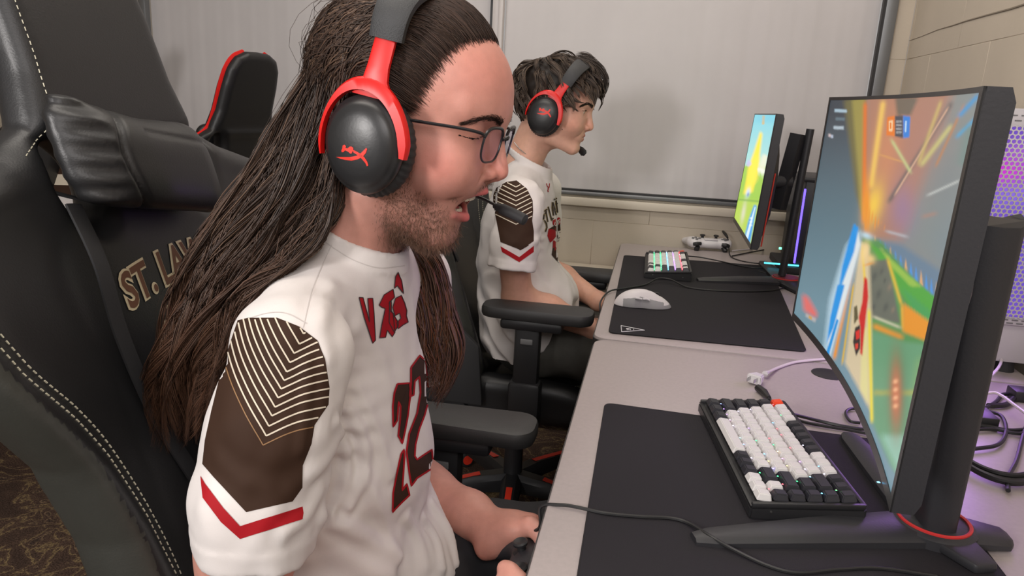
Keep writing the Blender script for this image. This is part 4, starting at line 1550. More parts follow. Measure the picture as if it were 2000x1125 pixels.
def gamepad(c, yaw_, pitch_, name, label, mbody, mdark, scale=1.0, h=0.0016):
    """local: x right grip axis, y away from player, z up"""
    t = thing(name, tuple(c), label, 'game controller')
    R = Matrix.Rotation(yaw_, 3, 'Z') @ Matrix.Rotation(pitch_, 3, 'X')
    Ri = np.array(R.inverted())

    def tl(P):
        q = [P[i] - c[i] for i in range(3)]
        return [(Ri[i][0] * q[0] + Ri[i][1] * q[1] + Ri[i][2] * q[2]) / scale for i in range(3)]

    def fn(P):
        x, y, z = tl(P)
        ax = np.abs(x)
        d = ell((ax, y, z), (0.0, 0.004, 0.0), (0.062, 0.034, 0.019))
        d = smin(d, ell((ax, y, z), (0.050, 0.008, 0.0), (0.027, 0.030, 0.020)), 0.012)
        d = smin(d, seg((ax, y, z), (0.058, -0.010, -0.001), (0.074, -0.062, -0.012), 0.019, 0.0115), 0.016)
        d = smax(d, (z - 0.0165), 0.006)
        return d * scale
    b = 0.10 * scale
    V, Q = surface_nets(fn, [c[i] - b for i in range(3)], [c[i] + b for i in range(3)], h)
    mesh_obj('body', V, Q, mbody, t)

    def W(x, y, z):
        v = R @ Vector((x * scale, y * scale, z * scale))
        return np.array(c) + np.array(v)
    zr = np.array(R @ Vector((0, 0, 1)))
    MX = R.to_4x4()
    for s in (-1, 1):
        m = MB().lathe([(r * scale, hh * scale) for r, hh in ((0.0005, 0), (0.011, 0), (0.0115, 0.003), (0.0055, 0.004), (0.0050, 0.010), (0.0090, 0.012), (0.0095, 0.015), (0.0075, 0.0165), (0.0005, 0.0150))], W(s * 0.024, -0.010, 0.010), M=MX, n=24)
        m.build('thumb_stick', mdark, t)
        m = MB().tube([W(s * 0.036, 0.036, 0.004), W(s * 0.050, 0.040, 0.003), W(s * 0.062, 0.035, 0.0)], [0.006 * scale, 0.008 * scale, 0.006 * scale], 10)
        m.build('bumper', mdark, t)
        m = MB().tube([W(s * 0.044, 0.030, -0.008), W(s * 0.050, 0.040, -0.016), W(s * 0.052, 0.036, -0.026)], [0.008 * scale, 0.0095 * scale, 0.006 * scale], 10)
        m.build('trigger', mdark, t)
    for k in range(4):
        a = k * pi / 2
        MB().lathe([(0.0005, 0), (0.0048 * scale, 0), (0.0044 * scale, 0.003 * scale), (0.0005, 0.0034 * scale)], W(0.050 + 0.011 * cos(a), 0.014 + 0.011 * sin(a), 0.0160), M=MX, n=14).build('face_button', mdark if mbody is not M_white else M_grey, t)
    dp = MB()
    dp.box((0, 0, 0), (0.024 * scale, 0.008 * scale, 0.004 * scale), M=Matrix.Translation(Vector(W(-0.050, 0.014, 0.0172))) @ MX, bevel=0.001)
    dp.box((0, 0, 0), (0.008 * scale, 0.024 * scale, 0.004 * scale), M=Matrix.Translation(Vector(W(-0.050, 0.014, 0.0172))) @ MX, bevel=0.001)
    dp.build('direction_pad', mdark if mbody is not M_white else M_grey, t)
    pdm = MB().box((0, 0, 0), (0.046 * scale, 0.024 * scale, 0.003 * scale), M=Matrix.Translation(Vector(W(0, 0.016, 0.0165))) @ MX, bevel=0.001)
    pdm.build('touch_pad', mbody, t)
    return t, W


gc = np.array(z_(1385, 474, DZ + 0.024))
gamepad(gc, radians(188), radians(-4), 'game_controller', 'white game controller with black sticks at the back of the far desk', M_white, M_black, 0.98, 0.0022)
# ------------------------------------------------------------------ gaming chairs
# chair modelled in world coordinates around (X0, Y0); it faces +X, backrest on the -X side
X0, Y0 = -0.30, 0.735
M_leather_lit = mat('side_leather_lit', (0.034, 0.035, 0.030), 0.45, noise=0.10, nscale=12, bump=0.10, bscale=520, spec=0.55)  # same black leather, lightened to paint in the light on the side panel


def xfront(z):
    return -0.490 - (z - 0.85) * 0.33


def poly_sd(u, v, poly):
    """signed distance to polygon"""
    d = np.full(u.shape, 1e9, np.float32)
    s = np.ones(u.shape, np.float32)
    n = len(poly)
    for i in range(n):
        a, b = poly[i], poly[i - 1]
        ex, ey = b[0] - a[0], b[1] - a[1]
        wx, wy = u - a[0], v - a[1]
        h = np.clip((wx * ex + wy * ey) / (ex * ex + ey * ey), 0, 1)
        bx, by = wx - ex * h, wy - ey * h
        d = np.minimum(d, bx * bx + by * by)
        c1, c2, c3 = v >= a[1], v < b[1], ex * wy > ey * wx
        fl = (c1 & c2 & c3) | (~c1 & ~c2 & ~c3)
        s = np.where(fl, -s, s)
    return s * np.sqrt(d)


half = [(0.0, 1.37), (0.045, 1.368), (0.080, 1.352), (0.100, 1.32), (0.108, 1.27), (0.112, 1.20), (0.126, 1.145), (0.172, 1.118), (0.244, 1.096), (0.305, 1.05), (0.322, 0.99),
        (0.292, 0.925), (0.256, 0.86), (0.238, 0.78), (0.236, 0.68), (0.240, 0.58), (0.230, 0.50), (0.19, 0.46), (0.0, 0.45)]
outline = [(Y0 + y, z) for y, z in half] + [(Y0 - y, z) for y, z in half[::-1][1:-1]]
inner_half = [(0.0, 1.085), (0.14, 1.085), (0.235, 1.07), (0.276, 1.02), (0.262, 0.96), (0.226, 0.904), (0.205, 0.86), (0.186, 0.79), (0.176, 0.71), (0.178, 0.55), (0.0, 0.5)]
inner = [(Y0 + y, z) for y, z in inner_half] + [(Y0 - y, z) for y, z in inner_half[::-1][1:-1]]


def back_fn(P):
    x, y, z = P
    d2 = poly_sd(y, z, outline)
    hy = np.abs(y - Y0)
    hole = np.sqrt(((hy - 0.098) / 0.70) ** 2 + (z - 1.090 - (hy - 0.098) * 0.3) ** 2) - 0.040
    d2 = smax(d2, -hole, 0.02)
    # thickness and front face relief
    edge = np.clip(-d2 / 0.075, 0, 1)
    lower = 1 / (1 + np.exp(-(1.03 - z) * 40))
    d_in = poly_sd(y, z, inner)
    bol = np.exp(-((d_in - 0.026) / 0.024) ** 2) * lower
    seamg = np.exp(-(d_in / 0.004) ** 2) * lower
    wing = np.clip((hy - 0.15) / 0.12, 0, 1) * lower * 0.022
    front = xfront(z) + 0.022 * bol - 0.003 * seamg + wing - 0.006 * np.exp(-((z - 1.13) / 0.012) ** 2) * (hy < 0.3)
    t = 0.064 - 0.006 * (1 - lower)
    xm = front - t / 2
    dx = np.abs(x - xm) - t / 2
    r = 0.024
    a, b = d2 + r, dx + r
    return np.sqrt(np.maximum(a, 0) ** 2 + np.maximum(b, 0) ** 2) + np.minimum(np.maximum(a, b), 0) - r


bV, bQ = surface_nets(back_fn, (-0.77, Y0 - 0.35, 0.43), (-0.28, Y0 + 0.35, 1.39), 0.0046)
ch = thing('gaming_chair', (X0, Y0, 0), 'black leather gaming chair of the long-haired person in front', 'chair', 'black gaming chairs')
cen = bV[bQ].mean(1)
sdq = poly_sd(cen[:, 1], cen[:, 2], outline)
sidem = ((sdq > -0.022) & (cen[:, 2] < 1.03)).astype(int)
mesh_obj('backrest', bV, bQ, [M_leather, M_leather_lit], ch, sidem)
bbvh = BVHTree.FromPolygons([tuple(map(float, v)) for v in bV], [tuple(map(int, q)) for q in bQ])


def on_back(y, z, off=0.001):
    p, n, i, t = bbvh.ray_cast(Vector((0.2, y, z)), Vector((-1, 0, 0)))
    if p is None:
        return None
    return p + n * off if n.x > 0 else p - n * off


def stitches(polyline, bvh, mb, dash=0.0036, gap=0.0030, r=0.00075, cast=None):
    P = crom(polyline, 12)
    L = 0
    pts = [P[0]]
    S = np.concatenate([[0], np.cumsum(np.linalg.norm(np.diff(P, axis=0), axis=1))])
    s = 0
    while s + dash < S[-1]:
        ends = []
        for q in (s, s + dash):
            ends.append(np.array([np.interp(q, S, P[:, k]) for k in range(P.shape[1])]))
        w = [cast(e) for e in ends]
        if all(v is not None for v in w) and (w[0] - w[1]).length < dash * 3:
            mb.tube([tuple(v) for v in w], r, 4)
        s += dash + gap


st = MB()
for sg in (-1, 1):
    for off in (-0.0085, 0.0075):
        ih = [(y + off, z) for y, z in inner_half[2:-1]]
        stitches([(Y0 + sg * y, z) for y, z in ih], bbvh, st, cast=lambda e: on_back(e[0], e[1], 0.0006))
    # head part edge
    if sg < 0: stitches([(Y0 + sg * y * 0.88, z) for y, z in half[3:8]], bbvh, st, cast=lambda e: on_back(e[0], e[1], 0.0006), r=0.0006)
sto = st.build('stitching', M_thread, ch)
sto['label'] = 'cream stitching along the seams'
sto['kind'] = 'stuff'

# neck pillow
PCX, PCY, PCZ = -0.525, 0.672, 1.105
pT = [np.array(onX(x, y, -0.515)) for x, y in ((95, 220), (415, 292), (432, 372), (160, 472))]


def pillow_fn(P, c=None):
    x, y, z = P
    # local lateral axis tilts slightly
    u = (y - 0.698)
    v = (z - 1.112 + 0.16 * u)
    w = x - (xfront(z) + 0.030)
    hu, hv = 0.108, 0.052
    pinch = 0.020 * np.clip((np.abs(u) - 0.060) / 0.05, 0, 1) ** 1.5
    hvv = hv + 0.010 * np.clip((np.abs(u) - 0.06) / 0.055, 0, 1) + 0 * u - 0.006 * np.exp(-((u - 0.0) / 0.05) ** 2) * (v > 0)
    th = 0.036 - pinch
    q = ((np.abs(u) / hu) ** 5 + (np.abs(v) / hvv) ** 3.2) ** 0.3 + 0
    e = ((np.abs(u) / hu) ** 6 + (np.abs(v) / hvv) ** 3 + (np.abs(w) / th) ** 2.2) ** (1 / 2.6)
    d = (e - 1) * 0.034
    # gathered leather at the near end cap
    cap_ = np.clip((-u - 0.062) / 0.03, 0, 1) * np.clip((0.108 + u) / 0.03, 0, 1)
    d = d + 0.0032 * cap_ * np.sin(v * 330 + 14 * np.abs(u + 0.06))
    d = d + 0.004 * np.exp(-((u + 0.062 - 0.5 * v * v / 0.05) / 0.004) ** 2)
    d = d + 0.0018 * np.exp(-((v - 0.030) / 0.003) ** 2) * (u > -0.02)
    return d


pV, pQ = surface_nets(pillow_fn, (-0.66, 0.54, 1.01), (-0.44, 0.83, 1.20), 0.0026)
mesh_obj('neck_pillow', pV, pQ, M_leather, ch)
MB().tube(crom([(xfront(1.13) - 0.02, Y0 - 0.118, 1.085), (xfront(1.1) + 0.012, Y0 - 0.10, 1.075), (xfront(1.09) + 0.02, Y0 - 0.07, 1.08)]), 0.006, 6, ell=0.3).build('strap', M_blackm, ch)
# loose strap hanging from the hole
MB().tube(crom([(xfront(1.06) + 0.004, Y0 - 0.130, 1.075), (xfront(1.0) + 0.016, Y0 - 0.138, 1.02), (xfront(.95) + 0.014, Y0 - 0.136, 0.95), (xfront(.88) + 0.010, Y0 - 0.120, 0.86), (xfront(.8) + 0.010, Y0 - 0.10, 0.78)]), 0.011, 6, ell=0.22, upv=(1, 0, 0)).build('strap', M_blackm, ch)


# embroidered badge: ST. LAWRENCE over a red ribbon
def text_polys(body, size, bold=0.0):
    cu = bpy.data.curves.new('t', 'FONT')
    cu.body = body
    cu.size = size
    cu.offset = bold
    cu.resolution_u = 3
    cu.align_x = 'LEFT'
    o = bpy.data.objects.new('t', cu)
    COL.objects.link(o)
    bpy.context.view_layer.update()
    dg = bpy.context.evaluated_depsgraph_get()
    me = bpy.data.meshes.new_from_object(o.evaluated_get(dg))
    bpy.data.objects.remove(o)
    V = [tuple(v.co) for v in me.vertices]
    Fs = [tuple(p.vertices) for p in me.polygons]
    bpy.data.meshes.remove(me)
    return V, Fs


def badge(fn3, mb, body, size, bold, mi, arc, x_off, y_off, sy=1.0, off=0.001):
    V, Fs = text_polys(body, size, bold)
    bm = bmesh.new()
    vs = [bm.verts.new(v) for v in V]
    for f in Fs:
        try:
            bm.faces.new([vs[i] for i in f])
        except Exception:
            pass
    bmesh.ops.triangulate(bm, faces=bm.faces[:])
    for _ in range(2):
        es = [e for e in bm.edges if e.calc_length() > 0.012]
        if es:
            bmesh.ops.subdivide_edges(bm, edges=es, cuts=1)
            bmesh.ops.triangulate(bm, faces=bm.faces[:])
    xs = [v.co.x for v in bm.verts]
    w = max(xs)
    P = []
    for v in bm.verts:
        t = v.co.x / w - 0.5
        yy = v.co.y * sy * (1 + arc * 0.0 * t) + y_off + arc * (0.25 - t * t) * 4
        P.append(fn3(v.co.x - w / 2 + x_off, yy, off))
    bm.verts.index_update()
    fs = [tuple(v.index for v in f.verts) for f in bm.faces if all(P[v.index] is not None for v in f.verts)]
    ok = [p if p is not None else Vector((0, 0, 0)) for p in P]
    mb.add(ok, fs, mi, False)
    bm.free()


BC_Y, BC_Z = 0.772, 0.962


def bf(u, v, off):       # u right as seen from the front (+Y), v up
    return on_back(BC_Y + u, BC_Z + v, off)


bd = MB()
badge(bf, bd, 'ST. LAWRENCE', 0.040, 0.0028, 1, 0.017, 0.0, 0.0, 1.25, 0.0010)
badge(bf, bd, 'ST. LAWRENCE', 0.040, 0.0009, 0, 0.017, 0.0, 0.0, 1.25, 0.0016)


def ribbon(shrink, mi, off):
    n = 24
    vs, fs = [], []
    for i in range(n + 1):
        t = i / n - 0.5
        for k in range(2):
            yy = -0.010 - 0.028 * k + (shrink if k else -shrink) + 0.017 * (0.25 - t * t) * 4
            vs.append(bf(t * (0.17 - 2 * shrink), yy, off))
    for i in range(n):
        fs.append((2 * i, 2 * i + 1, 2 * i + 3, 2 * i + 2))
    bd.add(vs, fs, mi)
    for s in (-1, 1):
        pts = [(s * 0.084, -0.016), (s * 0.104, -0.030), (s * 0.098, -0.044), (s * 0.088, -0.068), (s * 0.072, -0.044), (s * 0.070, -0.032)]
        c = np.mean(pts, axis=0)
        pts = [tuple(c + (np.array(p) - c) * (1 - shrink * 22)) for p in pts]
        q = [bf(*p, off - 0.0002) for p in pts]
        if all(v is not None for v in q):
            bd.add(q, [tuple(range(len(q)))] if s > 0 else [tuple(range(len(q)))[::-1]], mi)


ribbon(0.0, 1, 0.0010)
ribbon(0.003, 2, 0.0016)
badge(bf, bd, 'ESPORTS', 0.021, 0.0004, 3, 0.014, 0.0, -0.034, 1.0, 0.0022)
for o_ in [bd.build('embroidered_badge', [mat('badge_brown', (0.13, 0.055, 0.03), 0.6), mat('badge_gold', (0.62, 0.52, 0.34), 0.5), M_redp, mat('badge_white', (0.7, 0.66, 0.62), 0.6)], ch)]:
    o_['label'] = 'embroidered ST. LAWRENCE ESPORTS lettering with a red ribbon'


# seat, arms, mechanism, base
def seat_fn(P):
    x, y, z = P
    u, v = x - (X0 + 0.02), y - Y0
    hx, hy = 0.27, 0.235
    q = ((np.abs(u) / hx) ** 5 + (np.abs(v) / hy) ** 5) ** (1 / 5.0)
    top = 0.475 + 0.035 * np.clip((np.abs(v) - 0.14) / 0.05, 0, 1) * np.exp(-((u + 0.02) / 0.24) ** 4) - 0.01 * np.clip(u / 0.27, 0, 1) ** 3
    dz = np.maximum(z - top, 0.385 - z)
    a, b = (q - 1) * 0.235 + 0.035, dz + 0.035
    return np.sqrt(np.maximum(a, 0) ** 2 + np.maximum(b, 0) ** 2) + np.minimum(np.maximum(a, b), 0) - 0.035


sV, sQ = surface_nets(seat_fn, (X0 - 0.27, Y0 - 0.26, 0.36), (X0 + 0.31, Y0 + 0.26, 0.54), 0.008)
mesh_obj('seat', sV, sQ, M_leather, ch)
svh = BVHTree.FromPolygons([tuple(map(float, v)) for v in sV], [tuple(map(int, q)) for q in sQ])
s2 = MB()
for off in (0.0, 0.010):
    for sg in (-1, 1):
        stitches([(X0 - 0.20, Y0 + sg * (0.155 + off)), (X0 + 0.05, Y0 + sg * (0.160 + off)), (X0 + 0.18, Y0 + sg * (0.13 + off)), (X0 + 0.235, Y0 + sg * 0.06), (X0 + 0.245 - off, Y0)], svh, s2,
                 cast=lambda e: (lambda r_: r_[0] + Vector((0, 0, 0.0006)) if r_[0] is not None else None)(svh.ray_cast(Vector((e[0], e[1], 0.8)), Vector((0, 0, -1)))))
s2.build('stitching', M_thread, ch)['kind'] = 'stuff'


def armrest(sg, hy, ztop, xc, par=None, yc=None):
    ch = par if par is not None else globals()['ch']
    Y0 = yc if yc is not None else globals()['Y0']
    y = Y0 + sg * hy
    m = MB()
    pts = []
    for (ux, uy) in rrect(-0.135, -0.048, 0.135, 0.048, 0.035, 6):
        k = 1 - 0.12 * (ux < 0)
        pts.append((xc + ux, y + uy * k, ztop - 0.030))
    m.prism(pts, (0, 0, 0.030), bevel=0.009)
    o = m.build('armrest_pad', mat('armrest_rubber', (0.030, 0.030, 0.031), 0.5, bump=0.15, bscale=900), ch)
    for p in o.data.polygons:
        p.use_smooth = True
    p_ = MB()
    p_.box((xc - 0.01, y, ztop - 0.042), (0.15, 0.07, 0.026), bevel=0.008)
    p_.box((xc - 0.02, y, (ztop - 0.05 + 0.50) / 2), (0.062, 0.040, ztop - 0.05 - 0.50), bevel=0.009)
    p_.build('armrest_post', M_black, ch)
    s_ = MB()
    s_.box((xc - 0.02, y, 0.475), (0.080, 0.054, 0.13), bevel=0.012)
    s_.tube([(xc - 0.02, y, 0.42), (xc - 0.03, Y0 + sg * 0.20, 0.375), (xc - 0.03, Y0 + sg * 0.08, 0.37)], [0.028, 0.026, 0.022], 8, ell=0.6)
    s_.build('armrest_bracket', M_black, ch)
    b_ = MB().box((xc - 0.02, y - 0.0215, ztop - 0.085), (0.030, 0.004, 0.014), bevel=0.002)
    b_.build('height_lever', M_grey, ch)
    return y


armrest(-1, 0.27, 0.60, X0 + 0.03)
armrest(1, 0.325, 0.695, X0 + 0.020)
mc_ = MB()
mc_.box((X0, Y0, 0.365), (0.26, 0.20, 0.045), bevel=0.008)
mc_.box((X0, Y0, 0.335), (0.12, 0.10, 0.04), bevel=0.01)
for sg in (-1, 1):
    mc_.prism([(X0 - 0.23, Y0 + sg * 0.225, 0.40), (X0 - 0.06, Y0 + sg * 0.225, 0.385), (X0 - 0.08, Y0 + sg * 0.225, 0.42), (X0 - 0.17, Y0 + sg * 0.225, 0.50), (xfront(.62) + 0.02, Y0 + sg * 0.225, 0.62), (xfront(.62) - 0.06, Y0 + sg * 0.225, 0.62), (X0 - 0.26, Y0 + sg * 0.225, 0.46)], (0, sg * 0.022, 0), bevel=0.006)
mc_.build('mechanism', M_black, ch)
MB().tube([(X0 - 0.02, Y0 - 0.10, 0.36), (X0 - 0.02, Y0 - 0.20, 0.352), (X0 - 0.02, Y0 - 0.25, 0.35)], [0.006, 0.006, 0.012], 8).build('tilt_lever', M_black, ch)
for sg in (-1, 1):
    m = MB().prism([(xfront(.62) - 0.085, Y0 + sg * 0.247, 0.44), (xfront(.62) + 0.07, Y0 + sg * 0.247, 0.44), (xfront(.62) + 0.055, Y0 + sg * 0.247, 0.60), (xfront(.64) + 0.0, Y0 + sg * 0.247, 0.655), (xfront(.64) - 0.05, Y0 + sg * 0.247, 0.655), (xfront(.62) - 0.09, Y0 + sg * 0.247, 0.60)], (0, sg * 0.016, 0), bevel=0.006)
    m.build('hinge_cover', M_blackm, ch)
gl = MB().lathe([(0.001, 0.06), (0.034, 0.06), (0.034, 0.12), (0.028, 0.125), (0.028, 0.24), (0.018, 0.245), (0.018, 0.33), (0.001, 0.33)], (X0, Y0, 0), n=24)
gl.build('gas_lift', M_black, ch)
M_redline = mat('red_stripe', (0.85, 0.045, 0.02), 0.45)
for k in range(5):
    a = radians(-84 + 72 * k)
    d = np.array([cos(a), sin(a), 0])
    s = np.array([-sin(a), cos(a), 0])
    c0 = np.array([X0, Y0, 0])
    l = MB()
    vs, fs = [], []
    for (r, w, zt, zb) in ((0.02, 0.030, 0.130, 0.075), (0.12, 0.027, 0.125, 0.080), (0.29, 0.021, 0.092, 0.062), (0.325, 0.016, 0.084, 0.062)):
        p = c0 + d * r
        for (sg, zz, ww) in ((-1, zb, 1), (-1, zt - 0.014, 1), (-0.55, zt, 1), (0.55, zt, 1), (1, zt - 0.014, 1), (1, zb, 1)):
            vs.append(p + s * w * sg * ww + np.array([0, 0, zz]))
    for i in range(3):
        for j in range(6):
            j2 = (j + 1) % 6
            fs.append((i * 6 + j, i * 6 + j2, (i + 1) * 6 + j2, (i + 1) * 6 + j))
    fs += [tuple(range(6))[::-1], tuple(18 + j for j in range(6))]
    l.add(vs, fs, 0, False)
    lo = l.build('base_leg', M_black, ch)
    r_ = MB()
    r_.prism([c0 + d * 0.10 + s * 0.009 + (0, 0, 0.1275), c0 + d * 0.285 + s * 0.0085 + (0, 0, 0.0955), c0 + d * 0.310 + (0, 0, 0.0900), c0 + d * 0.285 - s * 0.0085 + (0, 0, 0.0955), c0 + d * 0.10 - s * 0.009 + (0, 0, 0.1275)], (0, 0, 0.0015))
    ro = r_.build('red_stripe', M_redline, ch)
    c = c0 + d * 0.305
    ct_ = MB()
    for sg in (-1, 1):
        T = Matrix.Rotation(a + 0.5 * k, 4, 'Z') @ Matrix.Rotation(pi / 2, 4, 'X')
        off = np.array(Matrix.Rotation(a + 0.5 * k, 3, 'Z') @ Vector((0, sg * 0.014, 0)))
        ct_.lathe([(0.001, -0.008), (0.024, -0.008), (0.028, -0.005), (0.028, 0.005), (0.024, 0.008), (0.001, 0.008)], tuple(c + off + (0, 0, 0.028)), M=T, n=20)
        ct_.lathe([(0.001, -0.0092), (0.017, -0.0092), (0.017, 0.0092), (0.001, 0.0092)], tuple(c + off + (0, 0, 0.028)), M=T, n=20, mi=1)
    ct_.tube([c + (0, 0, 0.03), c + (0, 0, 0.068)], 0.008, 8)
    ct_.box(tuple(c + (0, 0, 0.052)), (0.034, 0.020, 0.022), rz=a + 0.5 * k, bevel=0.005)
    ct_.build('caster', [M_blackm, M_redline], ch)

# chair 2 : same model, pushed to the far desk
ch2 = dup(ch, (-0.03, 1.195, 0), 'black leather gaming chair of the short-haired person at the far desk')
ch2['_w'] = [float(a) for a in ch2.location]
# arms of the second chair stand closer together and higher
for c in list(ch2.children):
    if c.name.startswith(('armrest_pad', 'armrest_post', 'armrest_bracket', 'height_lever')):
        bpy.data.objects.remove(c)
armrest(-1, 0.295, 0.730, -0.24, ch2, 1.93)
armrest(1, 0.262, 0.709, -0.175, ch2, 1.93)

# chair 3 : empty, red piping, turned away
ch3 = dup(ch, (0, 0, 0), 'empty black gaming chair with red piping near the window wall', rot=radians(168))
for c in list(ch3.children):
    if c.name.startswith(('embroidered', 'stitching')):
        bpy.data.objects.remove(c)
ch3.location = (-1.50, 2.02, 0)
ch3.scale = (0.95, 0.95, 0.95)
pp = MB()
for sg in (-1, 1):
    pts = []
    for i, (y, z) in enumerate(crom(half[1:16], 5)):
        pts.append((xfront(z) + 0.004 - 0.028 + (np.clip((abs(y) - 0.15) / 0.10, 0, 1) * 0.022 if z < 1.05 else 0), Y0 + sg * (y - 0.001), z))
    pp.tube(pts, 0.0065, 7)
po = pp.build('red_piping', M_red, ch)
po.parent = ch3
po['label'] = 'bright red piping round the backrest edge'
for c in ch3.children:
    if c.name.startswith('neck_pillow'):
        c.location = (0.045, 0.0, 0.0)
        c.scale = (1, 0.9, 1)
ch4 = dup(ch, (0, 0, 0), 'black gaming chair with a jersey over its back, far left behind the front chair', rot=radians(186))
for c in list(ch4.children):
    if c.name.startswith(('embroidered', 'stitching', 'red_piping', 'neck_pillow')):
        bpy.data.objects.remove(c)
ch4.location = (-2.10, 2.00, 0)

# ------------------------------------------------------------------ people
M_skin = mat('skin', (0.5, 0.3, 0.2), 0.48, attr='col', noise=0.05, nscale=90, bump=0.10, bscale=700, spec=0.45, sss=0.12)
M_mouth = mat('mouth_inside', (0.20, 0.02, 0.02), 0.35)
M_teeth = mat('teeth', (0.80, 0.72, 0.60), 0.25)
M_tongue = mat('tongue', (0.55, 0.13, 0.13), 0.3)
M_eye = mat('eye_white', (0.75, 0.72, 0.70), 0.15)
M_iris = mat('iris_brown', (0.05, 0.03, 0.02), 0.1)
M_jersey = mat('white_jersey', (0.70, 0.655, 0.635), 0.68, bump=0.10, bscale=1400, spec=0.25, sheen=0.15)
M_hair1 = mat('brown_hair', (0.05, 0.032, 0.024), 0.50, attr='col', spec=0.4)
M_hair2 = mat('dark_hair', (0.03, 0.022, 0.018), 0.5, attr='col', spec=0.4)


def head_frame(O, pitch, yaw=0.0, roll=0.0, sc=1.0):
    R = Matrix.Rotation(yaw, 3, 'Z') @ Matrix.Rotation(pitch, 3, 'Y') @ Matrix.Rotation(roll, 3, 'X')
    R = np.array(R)
    return np.array(O, float), R, sc


def h2w(fr, p):
    O, R, s = fr
    return O + (np.asarray(p) * s) @ R.T


def w2h(fr, P):
    O, R, s = fr
    q = [P[i] - O[i] for i in range(3)]
    return [(R[0][j] * q[0] + R[1][j] * q[1] + R[2][j] * q[2]) / s for j in range(3)]


def head_sdf(L, o):
    x, y, z = L
    a = np.abs(y)
    A = (x, a, z)
    op = o['open']
    d = ell(L, (0.003, 0, 0.060), (0.098, 0.074, 0.080))
    d = smin(d, ell(L, (0.036, 0, 0.060), (0.070, 0.064, 0.062)), 0.02)
    d = smin(d, ell(L, (0.046, 0, 0.004), (0.053, 0.057, 0.062)), 0.02)
    d = smin(d, ell(L, (0.070, 0, -0.022), (0.029, 0.033, 0.025)), 0.016)
    jx, jz = (-0.001, 0.004) if not op else (-0.020, -0.012)
    chin = (0.082 + jx, 0.010, -0.070 + jz)
    d = smin(d, seg(A, (0.006, 0.050, -0.048 + jz * .4), (chin[0] - 0.002, 0.016, chin[2] - 0.002), 0.017, 0.015), 0.022)
    d = smin(d, ell(L, (chin[0] + 0.001, 0, chin[2]), (0.0175, 0.020, 0.017)), 0.012)
    d = smin(d, seg(L, (0.02, 0, -0.045 + jz * .7), (chin[0] - 0.012, 0, chin[2] + 0.006), 0.046 if op else 0.038, 0.020 if op else 0.018), 0.014)
    # brow, nose
    d = smin(d, seg(A, (0.094, 0.006, 0.049), (0.074, 0.046, 0.049), 0.0115, 0.010), 0.014)
    # sockets
    d = smax(d, -ell(A, (0.104, 0.032, 0.029), (0.0150, 0.018, 0.0105)), 0.012)
    nt = o['nose']
    d = smin(d, seg(L, (0.0955, 0, 0.042), (nt[0] - 0.0105, 0, nt[1] + 0.010), 0.0066, 0.0078), 0.010)
    d = smin(d, ell(L, (nt[0] - 0.0095, 0, nt[1] + 0.002), (0.0096, 0.0085, 0.0082)), 0.006)
    d = smin(d, ell(A, (nt[0] - 0.0180, 0.0110, nt[1] - 0.001), (0.0092, 0.0056, 0.0068)), 0.005)
    d = smin(d, seg(L, (nt[0] - 0.012, 0, nt[1] - 0.004), (nt[0] - 0.021, 0, nt[1] - 0.009), 0.0045, 0.005), 0.005)
    d = smax(d, -ell(A, (nt[0] - 0.0150, 0.0058, nt[1] - 0.0080), (0.0055, 0.0028, 0.0040)), 0.003)
    # cheeks
    ck = 0.0 if not op else 0.0005
    d = smin(d, ell(A, (0.064, 0.040, -0.006), (0.026 + ck, 0.020 + ck, 0.021)), 0.032)
    # eyelids / eyeball
    d = smin(d, ell(A, (0.0825, 0.0315, 0.030), (0.0118, 0.0145, 0.0115)), 0.005)
    if op:
        # nasolabial fold
        d = d + 0.0014 * np.exp(-(seg(A, (0.100, 0.018, -0.010), (0.078, 0.034, -0.040), 0.0, 0.0) / 0.0035) ** 2)
        # crow's feet
        for k in (-1, 0, 1):
            d = d + 0.0009 * np.exp(-(seg(A, (0.070, 0.049, 0.026 + 0.003 * k), (0.052, 0.058, 0.024 + 0.010 * k), 0, 0) / 0.0012) ** 2)
    else:
        d = smax(d, -ell(A, (0.096, 0.0315, 0.029), (0.0070, 0.0120, 0.0038)), 0.002)
        d = d + 0.0012 * np.exp(-(seg(A, (0.102, 0.017, -0.012), (0.088, 0.030, -0.036), 0.0, 0.0) / 0.0035) ** 2)
    # mouth
    if op:
        d = smin(d, ell(L, (0.064, 0, -0.046), (0.0235, 0.0285, 0.030)), 0.012)
        d = smax(d, -ell((x, y * 1.0, z - 0.42 * (x - 0.085)), (0.082, 0, -0.0450), (0.034, 0.0205, 0.0142)), 0.004)
        up = smin(seg(A, (0.0715, 0.0240, -0.0415), (0.0905, 0.0150, -0.0330), 0.0014, 0.0026), seg(A, (0.0905, 0.0150, -0.0330), (0.1010, 0.0, -0.0285), 0.0028, 0.0038), 0.003)
        lw = smin(seg(A, (0.0715, 0.0240, -0.0440), (0.0780, 0.0170, -0.0565), 0.0013, 0.0028), seg(A, (0.0780, 0.0170, -0.0565), (0.0860, 0.0, -0.0600), 0.0032, 0.0050), 0.003)
    else:
        up = seg(A, (0.0885, 0.0235, -0.0310), (0.1015, 0.004, -0.0290), 0.0016, 0.0042)
        lw = seg(A, (0.0885, 0.0230, -0.0320), (0.0995, 0.0, -0.0400), 0.0016, 0.0050)
        d = smin(d, ell(L, (0.085, 0, -0.036), (0.0165, 0.024, 0.016)), 0.010)
    d = smin(d, up, 0.0035)
    d = smin(d, lw, 0.0035)
    if not op:
        d = smax(d, -seg(A, (0.086, 0.0255, -0.0305), (0.106, 0.0, -0.0342), 0.0010, 0.0012), 0.0015)
    # ears
    if o.get('ears', True):
        d = smin(d, ell((x + 0.010 - 0.2 * (z), a, z), (0, 0.077, 0.008), (0.017, 0.009, 0.031)), 0.006)
